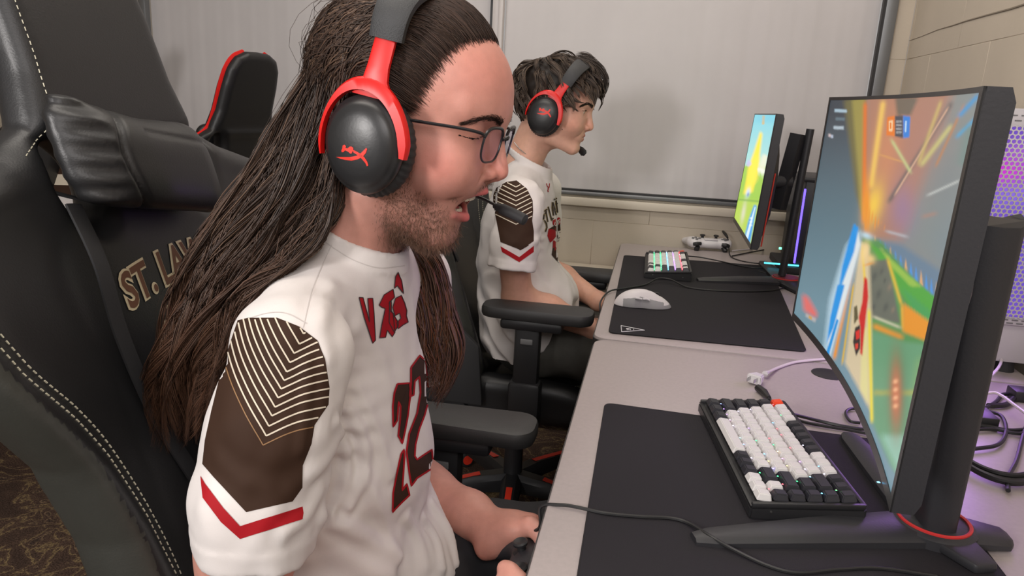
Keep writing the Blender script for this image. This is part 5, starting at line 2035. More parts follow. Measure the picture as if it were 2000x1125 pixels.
    # neck
    n0, n1 = o['neck']
    d = smin(d, seg(L, n0[:3], n1[:3], n0[3], n1[3]), 0.028)
    d = smin(d, seg(A, (-0.022, 0.045, -0.05), (n1[0] + 0.02, 0.022, n1[2]), 0.014, 0.014), 0.03)
    if not op:
        d = d + 0
    d = smax(d, -(z - n1[2] + 0.02), 0.01)
    o['_up'], o['_lw'] = up, lw
    return d


def build_head(fr, o, h, cols):
    def fn(P):
        return head_sdf(w2h(fr, P), o) * fr[2]
    cs = np.array([h2w(fr, (sx, sy, sz)) for sx in (-0.115, 0.135) for sy in (-0.095, 0.095) for sz in (o['neck'][1][2] - 0.03, 0.155)])
    V, Q = surface_nets(fn, cs.min(0), cs.max(0), h)
    L = w2h(fr, [V[:, 0], V[:, 1], V[:, 2]])
    x, y, z = L
    a = np.abs(y)
    head_sdf(L, o)
    n = len(V)
    base = srgb(*cols['skin'])
    c = np.tile(base, (n, 1))

    def mixc(m, k):
        nonlocal c
        m = np.clip(m, 0, 1)[:, None]
        c = c * (1 - m) + srgb(*k) * m
    mixc(0.55 * np.exp(-((x - 0.066) / 0.026) ** 2 - ((z + 0.004) / 0.024) ** 2) * (a > 0.02), cols['flush'])
    mixc(0.50 * np.exp(-((x - 0.114) / 0.014) ** 2 - ((z + 0.004) / 0.016) ** 2), cols['flush'])
    mixc(0.35 * np.exp(-((x - 0.085) / 0.03) ** 2 - ((z - 0.085) / 0.03) ** 2), cols['flush'])
    if o['open']:
        # beard shadow : jaw, chin, moustache
        jaw = 1 / (1 + np.exp((z + 0.030 + 0.35 * np.clip(x - 0.045, 0, 1)) / 0.006)) * 1 / (1 + np.exp(-(z + 0.122 + 0.1 * x) / 0.005)) * 1 / (1 + np.exp(-(x - 0.010) / 0.008))
        side = 1 / (1 + np.exp((x - 0.050) / 0.008)) * 1 / (1 + np.exp((z - 0.006) / 0.010)) * 1 / (1 + np.exp(-(x - 0.018) / 0.005)) * (z > -0.12)
        mus = np.exp(-(seg((x, a, z), (0.078, 0.030, -0.036), (0.104, 0.004, -0.0215), 0, 0) / 0.0065) ** 2)
        patch = np.exp(-(((x - 0.060) / 0.016) ** 2 + ((z + 0.028) / 0.014) ** 2))
        m = np.clip(0.40 * np.maximum(jaw * (1 - 0.55 * patch), side * 0.9) + 0.45 * mus, 0, 0.8)
        o['_beard'] = lambda xx, yy, zz: None
        mixc(m, cols['beard'])
        mixc(0.6 * np.exp(-((x - 0.088) / 0.02) ** 2 - ((z - 0.028) / 0.012) ** 2) * (a > 0.014), cols['lid'])
    lip = np.exp(-np.clip(np.minimum(o['_up'], o['_lw']), 0, 1) / 0.0011)
    mixc(lip * 0.9, cols['lip'])
    c_mi = np.zeros(len(Q), int)
    if o['open']:
        q = ell((x, y, z - 0.42 * (x - 0.085)), (0.082, 0, -0.0450), (0.034, 0.0205, 0.0142))
        cav = (q > -0.0035) & (q < 0.0022) & (np.minimum(o['_up'], o['_lw']) > 0.0012) & (x < 0.0965) & (a < 0.027)
        # only the wall of the cavity, not the outer skin
        nrm = np.zeros_like(V)
        fn_ = np.cross(V[Q[:, 1]] - V[Q[:, 0]], V[Q[:, 2]] - V[Q[:, 0]])
        cx_ = np.array(h2w(fr, (0.080, 0, -0.0465)))
        fc = V[Q].mean(1)
        inward = np.einsum('ij,ij->i', fn_, cx_ - fc) > 0
        c_mi = (cav[Q].all(1) & inward).astype(int)
        depth = np.clip((0.094 - x) / 0.02, 0, 1)
    return V, Q, c, c_mi


def bristles(name, roots, dirs, lens, r0, m, parent, cols, nseg=3, curl=None, sides=3):
    """many tapered hairs in one mesh, with per-hair colour"""
    N = len(roots)
    k = sides
    t = np.linspace(0, 1, nseg + 1)
    P = roots[:, None, :] + dirs[:, None, :] * (lens[:, None, None] * t[None, :, None])
    if curl is not None:
        P = P + curl[:, None, :] * (t[None, :, None] ** 2) * lens[:, None, None]
    return strands(name, P, r0, m, parent, cols, k)


def strands(name, P, r0, m, parent, cols, sides=3, taper=0.85, flat=1.0):
    """P (N, M, 3) centre lines"""
    N, Mn, _ = P.shape
    T = np.gradient(P, axis=1)
    T /= np.linalg.norm(T, axis=2, keepdims=True) + 1e-12
    ref = np.where(np.abs(T[..., 2:3]) > 0.9, np.array([1.0, 0, 0]), np.array([0, 0, 1.0]))
    U = np.cross(T, ref)
    U /= np.linalg.norm(U, axis=2, keepdims=True) + 1e-12
    W = np.cross(T, U)
    t = np.linspace(0, 1, Mn)
    rr = np.asarray(r0).reshape(-1, 1) * (1 - taper * t ** 3)[None, :] * (0.08 + 0.92 * np.clip(t * 7, 0, 1))[None, :]
    V = np.empty((N, Mn, sides, 3))
    for k in range(sides):
        a = 2 * pi * k / sides
        V[:, :, k] = P + rr[..., None] * (cos(a) * U + sin(a) * W * flat)
    idx = np.arange(N * Mn * sides).reshape(N, Mn, sides)
    Q = []
    for k in range(sides):
        k2 = (k + 1) % sides
        Q.append(np.stack([idx[:, :-1, k], idx[:, :-1, k2], idx[:, 1:, k2], idx[:, 1:, k]], -1).reshape(-1, 4))
    o = mesh_obj(name, V.reshape(-1, 3), np.vstack(Q), m, parent)
    c = np.repeat(cols, Mn * sides, axis=0)
    # roots a little darker than tips, as the hair itself is
    set_attr(o.data, c)
    return o


RNG = np.random.default_rng(11)

# ================================================================== person in front
O1 = (-0.262, 0.72, 1.150)
fr1 = head_frame(O1, radians(10), radians(-2.0))
o1 = dict(open=True, nose=(0.1205, -0.0075), neck=((-0.022, 0, -0.02, 0.054), (-0.040, 0, -0.165, 0.056)), ears=False)
p1 = thing('person', (-0.30, 0.735, 0.0), 'person laughing at the near desk, long brown hair and beard, white and brown jersey', 'person')
c1 = dict(skin=(205, 148, 133), flush=(216, 132, 120), beard=(70, 46, 34), lip=(196, 98, 100), lid=(150, 96, 78))
V, Q, c, mi = build_head(fr1, o1, 0.0016, c1)
parts = [(V, Q)]
cols_ = [c]
mis = [mi]


def hand_fn_factory(spec):
    def fn(P):
        d = None
        for pts, k in spec:
            s = chain(P, pts, k) if len(pts) > 1 else ell(P, pts[0][:3], pts[0][3:])
            d = s if d is None else smin(d, s, k)
        return d
    return fn


def blockmesh(fn, pts, h, pad=0.05):
    A = np.array([p[:3] for p in pts])
    return surface_nets(fn, A.min(0) - pad, A.max(0) + pad, h)


# left (far) arm: forearm comes round the belly to the controller
el_l = (-0.350, 0.92, 0.690)
wr_l = np.array(onY(962, 1036, 0.80))
kn_l = np.array(onY(1042, 1034, 0.79))          # knuckles
ft = lambda x, y, Y, r: (*onY(x, y, Y), r)
armL = [(-0.32, 0.875, 0.945, 0.036), (*el_l, 0.040), (-0.268, 0.872, 0.658, 0.035), (*(np.array((-0.262, 0.872, 0.665)) * .35 + wr_l * .65), 0.028), (*wr_l, 0.0225)]
palm = [(*wr_l, 0.0215), (*onY(1000, 1032, 0.795), 0.0185), (*onY(1036, 1027, 0.790), 0.0150)]
palm2 = [ft(946, 1078, .775, .0075), ft(962, 1062, .78, .012), ft(992, 1046, .785, .015)]
thumb = [ft(975, 1040, .785, .0135), ft(1006, 1036, .775, .0125), ft(1036, 1028, .770, .0105)]
fingers = [
    [ft(1040, 1022, .80, .0110), ft(1058, 1034, .805, .0102), ft(1072, 1056, .80, .0096), ft(1080, 1084, .79, .0086)],
    [ft(1044, 1026, .82, .0110), ft(1068, 1042, .83, .0100), ft(1082, 1074, .82, .0094), ft(1078, 1102, .80, .0085)],
    [ft(1040, 1036, .84, .0105), ft(1062, 1058, .85, .0096), ft(1072, 1092, .84, .0090), ft(1064, 1114, .81, .0082)],
    [ft(1030, 1044, .855, .0095), ft(1048, 1070, .86, .0086), ft(1054, 1098, .85, .0080), ft(1046, 1114, .82, .0075)]]
thumbF = [ft(1036, 1028, .770, .0108), ft(1052, 1040, .762, .0104), ft(1064, 1062, .752, .0094), ft(1072, 1086, .745, .0082)]
specL = [(armL, 0.02), (palm, 0.02), (palm2, 0.02), (thumb, 0.012), (thumbF, 0.004)] + [(f, 0.004) for f in fingers]


def comb(spec, final=0.007):
    def fn(P):
        d = None
        for pts, k in spec:
            s = chain(P, pts, k)
            d = s if d is None else smin(d, s, final if k <= 0.005 else k)
        return d
    return fn


V2, Q2 = blockmesh(comb(specL), armL + palm + sum(fingers, []), 0.0028, 0.06)
parts.append((V2, Q2))
# right (near) arm, mostly under the sleeve and below the frame
el_r = (-0.335, 0.505, 0.70)
wr_r = (-0.150, 0.615, 0.665)
armR = [(-0.310, 0.590, 0.945, 0.034), (-0.323, 0.512, 0.80, 0.041), (*el_r, 0.039), (-0.25, 0.55, 0.685, 0.037), (*wr_r, 0.026)]
palmR = [(*wr_r, 0.025), (-0.115, 0.632, 0.668, 0.021), (-0.090, 0.640, 0.672, 0.018)]
fR = [[(-0.088, 0.652, 0.676, 0.011), (-0.072, 0.672, 0.668, 0.010), (-0.082, 0.690, 0.655, 0.0085)],
      [(-0.090, 0.640, 0.668, 0.011), (-0.080, 0.664, 0.650, 0.0098), (-0.100, 0.684, 0.642, 0.0085)],
      [(-0.098, 0.630, 0.660, 0.0105), (-0.096, 0.656, 0.640, 0.0095), (-0.116, 0.672, 0.640, 0.0085)],
      [(-0.108, 0.622, 0.655, 0.0095), (-0.112, 0.645, 0.636, 0.0085), (-0.130, 0.658, 0.642, 0.0078)]]
thR = [(-0.135, 0.632, 0.675, 0.015), (-0.118, 0.648, 0.690, 0.0115), (-0.100, 0.662, 0.697, 0.0095)]
# curled finger tips that show beside the controller grip
tipR = [[(*onY(1004, 1132, .655), .0095), (*onY(990, 1126, .66), .009), (*onY(986, 1110, .665), .0088)],
        [(*onY(1016, 1134, .65), .0095), (*onY(1003, 1126, .655), .009), (*onY(998, 1114, .66), .0085)]]
specR = [(armR, 0.02), (palmR, 0.02), (thR, 0.01)] + [(f, 0.004) for f in fR] + [(f, 0.0045) for f in tipR]
V3, Q3 = blockmesh(comb(specR), armR + palmR + sum(fR, []), 0.0030, 0.05)
parts.append((V3, Q3))
VB, QB = join_mesh(parts)
cc_ = np.vstack([c] + [np.tile(srgb(202, 145, 130), (len(v), 1)) for v, _ in parts[1:]])
# knuckle and wrist tint
for kp_, rr_ in ((kn_l, 0.02), (np.array(onY(950, 1080, .78)), 0.022), (np.array(onY(1068, 1090, .75)), 0.012)):
    m = np.exp(-(np.linalg.norm(VB - kp_, axis=1) / rr_) ** 2)[:, None] * 0.5
    cc_ = cc_ * (1 - m) + srgb(206, 118, 98) * m
body = mesh_obj('body', VB, QB, [M_skin, M_mouth], p1, np.concatenate([mi, np.zeros(len(Q2) + len(Q3), int)]))
set_attr(body.data, cc_)

# teeth and tongue
R4 = Matrix(fr1[1].tolist()).to_4x4()
for (row, nk, da, x0_, rx, ry, zf, dims) in (('upper', 5, 0.21, 0.0655, 0.0235, 0.0215, lambda bx, a: -0.0355 + 0.30 * (bx - 0.09), (0.005, 0.0075, 0.0095)),
                                          ('lower', 4, 0.22, 0.058, 0.0205, 0.018, lambda bx, a: -0.0560, (0.0045, 0.0055, 0.007))):
    for s in (-1, 1):
        for k in range(nk):
            a = (k + 0.5) * da
            bx_, by_ = x0_ + rx * cos(a), s * ry * sin(a)
            bm = bmesh.new()
            bmesh.ops.create_cube(bm, size=1.0)
            bm.transform(Matrix.Diagonal((dims[0], dims[1] if k < 2 else dims[1] * .87, dims[2] if k < 3 else dims[2] * .8, 1)))
            bmesh.ops.bevel(bm, geom=bm.edges[:], offset=0.0011, segments=2, affect='EDGES')
            bm.transform(Matrix.Translation(Vector(h2w(fr1, (bx_, by_, zf(bx_, a))))) @ R4 @ Matrix.Rotation(s * a, 4, 'Z'))
            m_ = MB()
            m_.bm(bm, 0, True)
            m_.build('tooth', M_teeth, p1)
tV, tQ = surface_nets(lambda P: ell(w2h(fr1, P), (0.058, 0, -0.0545), (0.021, 0.0160, 0.0060)), h2w(fr1, (0.066, 0, -0.0525)) - 0.03, h2w(fr1, (0.066, 0, -0.0525)) + 0.03, 0.0022)
mesh_obj('tongue', tV, tQ, M_tongue, p1)

hb1 = BVHTree.FromPolygons([tuple(map(float, v)) for v in V], [tuple(map(int, q)) for q in Q])


def on_head(bvh, fr, p, push=0.0):
    w = Vector(h2w(fr, p))
    q, n, i, t = bvh.find_nearest(w)
    return np.array(q + n * push), np.array(n)


def brow(fr, bvh, pts, n, L, m, parent, col, sd=1, wdt=0.003, r=0.00035, name='eyebrow'):
    rs, ds = [], []
    for s in ((1, -1)):
        P = crom([(x, s * y, z) for x, y, z in pts], 10)
        for k in range(n):
            i = RNG.integers(0, len(P) - 1)
            p = P[i] + RNG.normal(0, 1, 3) * np.array([0.0004, 0.0004, wdt * (0.55 + 0.45 * (1 - i / len(P)))]) * 0.6
            q, nn = on_head(bvh, fr, p, 0.0)
            tdir = (P[min(i + 2, len(P) - 1)] - P[max(i - 1, 0)])
            tdir = tdir / np.linalg.norm(tdir)
            w = fr[1] @ tdir + 0.25 * nn + RNG.normal(0, 0.12, 3) + np.array([0, 0, 0.12])
            rs.append(q)
            ds.append(w / np.linalg.norm(w))
    rs, ds = np.array(rs), np.array(ds)
    cl = np.tile(srgb(*col), (len(rs), 1)) * RNG.uniform(.6, 1.3, (len(rs), 1))
    return bristles(name, rs, ds, RNG.uniform(.6, 1.1, len(rs)) * L, np.full(len(rs), r), m, parent, cl)


brow(fr1, hb1, [(0.104, 0.011, 0.043), (0.101, 0.024, 0.0465), (0.091, 0.038, 0.046), (0.076, 0.050, 0.039)], 700, 0.0065, M_hair1, p1, (58, 40, 33), wdt=0.0030, r=0.00020)
brow(fr1, hb1, [(0.097, 0.018, 0.028), (0.0955, 0.030, 0.0265), (0.088, 0.042, 0.0245), (0.076, 0.049, 0.024)], 90, 0.0045, M_hair1, p1, (30, 20, 18), wdt=0.0006, r=0.0003, name='eyelashes')

# beard: short hairs rooted on the jaw
Lh = w2h(fr1, [V[:, 0], V[:, 1], V[:, 2]])
xh, yh, zh = Lh
ah = np.abs(yh)
dens = (1 / (1 + np.exp((zh + 0.038 + 0.30 * np.clip(xh - 0.045, 0, 1)) / 0.006)) * (zh > -0.108) * 1 / (1 + np.exp(-(xh - 0.020) / 0.006)) * (1 - 0.55 / (1 + np.exp(-(xh - 0.070) / 0.004))))
dens = np.maximum(dens, 0.9 * (1 / (1 + np.exp((xh - 0.040) / 0.004))) * (xh > 0.020) * (zh < 0.004) * (zh > -0.1))
dens = np.maximum(dens, 1.0 * np.exp(-(seg((xh, ah, zh), (0.078, 0.030, -0.036), (0.104, 0.004, -0.0215), 0, 0) / 0.0050) ** 2))
dens *= (1 - 0.65 * np.exp(-(((xh - 0.062) / 0.014) ** 2 + ((zh + 0.034) / 0.013) ** 2)))
head_sdf(Lh, o1)
dens *= (np.minimum(o1['_up'], o1['_lw']) > 0.003)
qn = ell((xh, yh, zh - 0.42 * (xh - 0.085)), (0.082, 0, -0.0450), (0.034, 0.0205, 0.0142))
dens *= (qn > 0.004)
dens *= (ell((xh, yh, zh), (0.04, 0, -0.02), (0.03, 0.03, 0.03)) > 0)
dens = np.clip(dens * 1.15 - 0.15, 0, 1) ** 1.3
pr = dens / dens.sum()
NBR = 9000
ids = RNG.choice(len(V), NBR, p=pr)
vn = np.zeros_like(V)
fn_ = np.cross(V[Q[:, 1]] - V[Q[:, 0]], V[Q[:, 2]] - V[Q[:, 0]])
for k in range(4):
    np.add.at(vn, Q[:, k], fn_)
vn /= np.linalg.norm(vn, axis=1, keepdims=True) + 1e-12
rts = V[ids] + RNG.normal(0, 0.0006, (NBR, 3))
nn_ = vn[ids]
dr = nn_ * 0.55 + np.array([-0.10, 0, -0.75]) + RNG.normal(0, 0.28, (NBR, 3))
dr /= np.linalg.norm(dr, axis=1, keepdims=True)
ln = (0.0035 + 0.0045 * np.clip(-(zh[ids] + 0.05) / 0.04, 0, 1)) * RNG.uniform(.5, 1.2, NBR)
bristles('beard', rts, dr, ln, RNG.uniform(.00010, .00020, NBR), M_hair1, p1, np.tile(srgb(104, 76, 60), (NBR, 1)) * RNG.uniform(.5, 1.7, (NBR, 1)), curl=RNG.normal(0, .25, (NBR, 3)))

# ------------------------------------------------------------------ jersey of the person in front
YC = 0.735


def n3(x, y, z, f, ph=0.0):
    return np.sin(x * f + 1.3 * np.sin(y * f * .7 + ph) + ph) * np.sin(y * f * 1.1 + 1.1 * np.sin(z * f * .6 + 2 * ph)) * np.sin(z * f * .8 + ph * 1.7 + 0.8 * np.sin(x * f * .9))


tors = [(-0.316, 1.006, .057), (-0.336, 0.955, .080), (-0.341, 0.86, .095), (-0.338, 0.77, .105), (-0.346, 0.71, .103), (-0.326, 0.64, .112), (-0.300, 0.56, .122)]
sleeveR = [(-0.303, 0.568, 0.962, .052), (-0.311, 0.540, 0.90, .0535), (-0.316, 0.517, 0.84, .0520), (-0.317, 0.503, 0.775, .0495)]
hemN = np.array([0.05, 0.12, 1.0])
hemN /= np.linalg.norm(hemN)


def jersey_factory(YC, yn, dz, tors, sleeveR, hem_c, sleeveL, hemL, neckx, amp=1.0, zlo=0.53, big=(), lat=0.66):
    def fn(P):
        x, y, z = P
        yy = (y - YC) * lat
        Q_ = (x, yy, z)
        d = None
        for (a, b) in zip(tors[:-1], tors[1:]):
            s = seg(Q_, (a[0], 0, a[1]), (b[0], 0, b[1]), a[2], b[2])
            d = s if d is None else smin(d, s, 0.02)
        for bb in big:
            d = smin(d, ell(P, bb[0], bb[1]), 0.03)
        ay = np.abs(y - YC)
        s = seg((x, ay, z), (neckx - 0.020, 0.030, 0.998 + dz), (neckx - 0.002, 0.160, 0.968 + dz), .042, .048)
        d = smin(d, s, 0.04)
        sl = chain(P, sleeveR, 0.02)
        sL = chain(P, sleeveL, 0.02)
        hem = -((x - hem_c[0]) * hemN[0] + (y - hem_c[1]) * hemN[1] + (z - hem_c[2]) * hemN[2])
        e0, e1 = sleeveR[-2], sleeveR[-1]
        open_ = seg(P, e0[:3], [2 * e1[i] - e0[i] for i in range(3)], e1[3] - .011, e1[3] - .006)
        # the sleeve flares and ripples a little towards its hem
        rip = 0.0022 * np.sin(np.arctan2(y - hem_c[1], x - hem_c[0]) * 5 + 1.0) * np.clip((hem_c[2] + 0.10 - z) / 0.10, 0, 1)
        sl = smax(sl + rip, hem, 0.004)
        sl = smax(sl, -open_, 0.004)
        sl = sl - 0.0013 * np.clip((hem + 0.022) / 0.002, 0, 1) * (np.abs(hem) < 0.03)
        sL = smax(sL, -(z - hemL), 0.004)
        X_, Y_, Z_ = x, y - YC + 0.735, z - dz
        wr = 0.0030 * n3(X_, Y_, Z_, 34, 0.6) + 0.0017 * n3(X_ + 0.2 * Z_, Y_, Z_ - 0.4 * Y_, 70, 1.9)
        # long soft pleats fanning from the armpit and the shoulder seam
        ap = np.exp(-(((X_ + 0.275) / 0.05) ** 2 + ((Y_ - 0.60) / 0.05) ** 2 + ((Z_ - 0.85) / 0.10) ** 2))
        wr = wr + ap * 0.0026 * np.sin((Z_ + 0.9 * X_ + 0.3 * np.sin(Z_ * 14)) * 62)
        dia = np.clip((0.90 - Z_) / 0.06, 0, 1) * np.clip((Z_ - 0.70) / 0.05, 0, 1)
        wr = wr + 0.0026 * dia * np.maximum(0, np.sin((Z_ * 0.55 + 1.1 * Y_ + 0.9 * X_ + 0.04 * np.sin(Z_ * 23 + 1) + 0.02 * np.sin(Y_ * 41)) * 44)) ** 2
        low = np.clip((0.735 - Z_) / 0.05, 0, 1)
        wr = wr + 0.0060 * low * np.sin((Z_ - 0.5 * Y_ + 0.7 * X_ + 0.015 * np.sin(Y_ * 60)) * 78)
        wr = wr * amp
        slw = 0.0016 * n3(X_, Y_, Z_, 60, 2.2) + 0.0010 * n3(X_, Y_, Z_, 130, 0.2)
        slw = slw + 0.0014 * np.exp(-((X_ + 0.262) / 0.02) ** 2) * np.sin((Z_ - 0.4 * Y_ + 0.02 * np.sin(Z_ * 50)) * 110)
        d = smin(d + wr, sl + slw * amp, 0.013)
        d = smin(d, sL, 0.02)
        cz = z - (1.050 + dz) + 0.50 * (x - neckx)
        rr = np.sqrt(((x - neckx) / 0.0560) ** 2 + ((y - yn) / 0.0585) ** 2)
        lip_ = np.clip((np.abs(cz) - 0.009) / 0.003, 0, 1) * 0.0012
        d = smin(d, seg(P, (neckx, yn, 0.99 + dz), (neckx, yn, 1.030 + dz), 0.054, 0.054), 0.016)
        col = np.maximum(np.abs(rr - 1) * 0.0565 - 0.0034, np.abs(cz) - 0.011) + lip_
        d = smin(d, col, 0.006)
        top_ = -(cz - 0.0105)
        neck = np.sqrt((x - neckx) ** 2 + (y - yn) ** 2) - 0.0530
        neck = np.maximum(neck, -(cz + 0.010))
        d = smax(d, cz - 0.0115, 0.002)
        d = smax(d, -neck, 0.004)
        d = smax(d, -(z - zlo), 0.01)
        return d
    return fn


jersey_fn = jersey_factory(YC, 0.72, 0.0, tors, sleeveR, (-0.317, 0.503, 0.799), [(-0.303, 0.900, 0.955, .050), (-0.31, 0.940, 0.86, .052), (-0.315, 0.955, 0.775, .055)], 0.80, -0.313, lat=0.74,
                           big=[((-0.258, 0.74, 0.630), (0.054, 0.08, 0.050))])
def add_folds(fn, lines, lo, hi):
    """soft ridges of cloth laid over the garment along traced lines"""
    V0, Q0 = surface_nets(fn, lo, hi, 0.007)
    dc = Decal(V0, Q0)
    R = []
    for pts, w, amp in lines:
        H = [dc.hit(x, y, 0.0) for x, y in crom(pts, 3)]
        H = [np.array(h) for h in H if h is not None]
        if len(H) > 2:
            R.append((H, w, amp))

    def g(P):
        d = fn(P)
        for H, w, amp in R:
            n = len(H) - 1
            dist = None
            for i in range(n):
                s_ = seg(P, H[i], H[i + 1], 0.0, 0.0)
                dist = s_ if dist is None else np.minimum(dist, s_)
            d = d - amp * np.exp(-(dist / w) ** 2) + 0.45 * amp * np.exp(-((dist - 2.1 * w) / w) ** 2)
        return d
    return g


jersey_fn = add_folds(jersey_fn, [
    ([(682, 800), (708, 850), (714, 919), (682, 990)], 0.0060, 0.0042), ([(658, 825), (680, 885), (676, 950), (650, 1000)], 0.0050, 0.0036),
    ([(700, 760), (739, 844), (764, 930)], 0.0055, 0.0022), ([(632, 1010), (695, 1040), (780, 1085)], 0.0070, 0.0040), ([(716, 930), (742, 994), (770, 1069)], 0.0055, 0.0026),
    ([(846, 985), (880, 1040), (893, 1100)], 0.0050, 0.0045), ([(828, 1010), (856, 1055), (866, 1110)], 0.0050, 0.0042), ([(795, 1010), (822, 1060), (832, 1110)], 0.0055, 0.0036),
    ([(700, 640), (745, 700), (762, 760)], 0.0080, 0.0022), ([(650, 560), (625, 620), (640, 700)], 0.0070, 0.0016), ([(600, 700), (598, 790), (588, 880)], 0.0040, 0.0016),
    ([(430, 900), (470, 935), (520, 950)], 0.006, 0.0012), ([(560, 1040), (600, 1010), (625, 960)], 0.006, 0.0024)], (-0.50, 0.425, 0.52), (-0.14, 1.05, 1.085))
jV, jQ = surface_nets(jersey_fn, (-0.50, 0.425, 0.52), (-0.14, 1.05, 1.065), 0.0032)
jbv = Decal(jV, jQ)
panel = [(465, 626), (486, 621), (541, 621), (584, 638), (620, 665), (635, 702), (643, 757), (641, 790), (614, 830), (608, 866), (591, 909), (590, 952), (571, 979), (481, 1000), (453, 970), (419, 933), (396, 906), (401, 860), (413, 805), (431, 732), (450, 671)]
jbv.poly(panel, 1, 0.0005, 5)
verts_ = [(514, 869), (520, 851), (525, 832), (531, 812), (537, 795), (543, 777), (549, 760), (555, 743), (560, 726), (566, 708), (574, 690), (584, 672), (592, 652)]
for i, (vx, vy) in enumerate(verts_):
    s = 1.0 - 0.028 * i
    left = [(vx, vy), (vx - 38 * s, vy - 68 * s), (vx - 66 * s, vy - 135 * s), (vx - 84 * s, vy - 210 * s), (vx - 96 * s, vy - 280 * s)]
    right = [(vx, vy), (vx + 50, vy - 23), (vx + 92, vy - 34), (vx + 150, vy - 44)]
    w = 3.0 if i else 2.2
    jbv.line(crom(left, 6), w, 3 if i == 0 else 2, 0.0009, 4, clip=panel)
    jbv.line(crom(right, 6), w, 3 if i == 0 else 2, 0.0009, 4, clip=panel)
jbv.poly([(392.6, 929), (402, 945), (437, 992), (469, 1027), (590, 989), (592, 1002), (590, 1014), (469, 1052), (432, 1019), (397, 972)], 4, 0.0007, 5)
cv = lambda pts: [(660 + x / 2.25, 500 + y / 2.25) for x, y in pts]
d2R = cv([(318, 490), (357, 437), (385, 465), (395, 560), (400, 620), (378, 700), (355, 760), (338, 830), (335, 880), (345, 895), (410, 850), (416, 930), (345, 975), (320, 1010), (312, 960), (298, 860), (310, 780), (345, 690), (360, 600), (355, 530), (335, 550), (330, 610), (312, 618), (318, 560)])
d2L = cv([(258, 562), (312, 558), (318, 600), (312, 640), (305, 700), (292, 770), (280, 825), (268, 800), (262, 790), (270, 720), (272, 660), (264, 640), (258, 720), (240, 750), (238, 660), (245, 600)])
d2L2 = cv([(275, 870), (288, 850), (290, 880), (285, 960), (280, 1030), (300, 1000), (312, 1050), (280, 1080), (250, 1110), (238, 1125), (240, 1040), (255, 960)])
for dg_ in (d2R, d2L, d2L2):
    jbv.poly(dg_, 1, 0.0006, 4)
    jbv.line(dg_, 3.4, 4, 0.0010, 3, close=True)
for l in ([(90, 182), (108, 183), (136, 290), (128, 186), (150, 185), (156, 250), (162, 370), (150, 383), (112, 270)],
          [(178, 215), (200, 170), (240, 145), (246, 180), (222, 205), (226, 240), (240, 250), (248, 335), (236, 355), (214, 325), (207, 357), (180, 360), (190, 300), (205, 230), (190, 225)],
          [(224, 200), (232, 195), (232, 240), (262, 290), (262, 305), (245, 335), (222, 290)],
          [(250, 185), (276, 172), (290, 205), (300, 240), (298, 262), (306, 290), (284, 302), (262, 320), (256, 292), (274, 272), (268, 250), (248, 262), (238, 225)],
          [(250, 90), (262, 70), (277, 108), (286, 165), (258, 130), (245, 142)]):
    jbv.poly(cv(l), 4, 0.0006, 4)
    jbv.line(cv(l), 1.6, 5, 0.0010, 3, close=True)
# seams of the raglan sleeve and hem
jbv.line(crom([(632, 470), (660, 490), (695, 510), (740, 523), (790, 519)], 8), 2.0, 6, 0.0004, 4)
for l in ([(648, 478), (612, 560), (592, 640)], [(470, 628), (520, 612), (560, 612), (600, 632)]):
    jbv.line(crom(l, 8), 1.6, 6, 0.0004, 4)
M_seam = mat('jersey_seam', (0.55, 0.51, 0.49), 0.8)
mats_j = [M_jersey, M_brown, M_cream, M_tan, M_redp, M_dark, M_seam]


def join_decals(V, Q, dec, name, parent):
    dv = np.array([tuple(v) for v in dec.mb.v])
    me = bpy.data.meshes.new(name)
    org = np.array(parent['_w'])
    allv = np.vstack([V, dv]) - org
    faces = [tuple(q) for q in Q.tolist()] + [tuple(i + len(V) for i in f) for f in dec.mb.f]
    me.from_pydata(allv.tolist(), [], faces)
    for m in mats_j:
        me.materials.append(m)
    me.polygons.foreach_set('material_index', [0] * len(Q) + dec.mb.m)
    me.polygons.foreach_set('use_smooth', [True] * len(faces))
    me.update()
    o = bpy.data.objects.new(name, me)
    COL.objects.link(o)
    o.parent = parent
    return o


jo = join_decals(jV, jQ, jbv, 'jersey', p1)
jo['label'] = 'white jersey with brown chevron sleeve panel, red chevron and number 22'

# trousers and shoes
M_trs = mat('black_trousers', (0.012, 0.012, 0.015), 0.8, noise=0.2, nscale=60)
M_shoe = mat('dark_shoes', (0.02, 0.02, 0.022), 0.6)


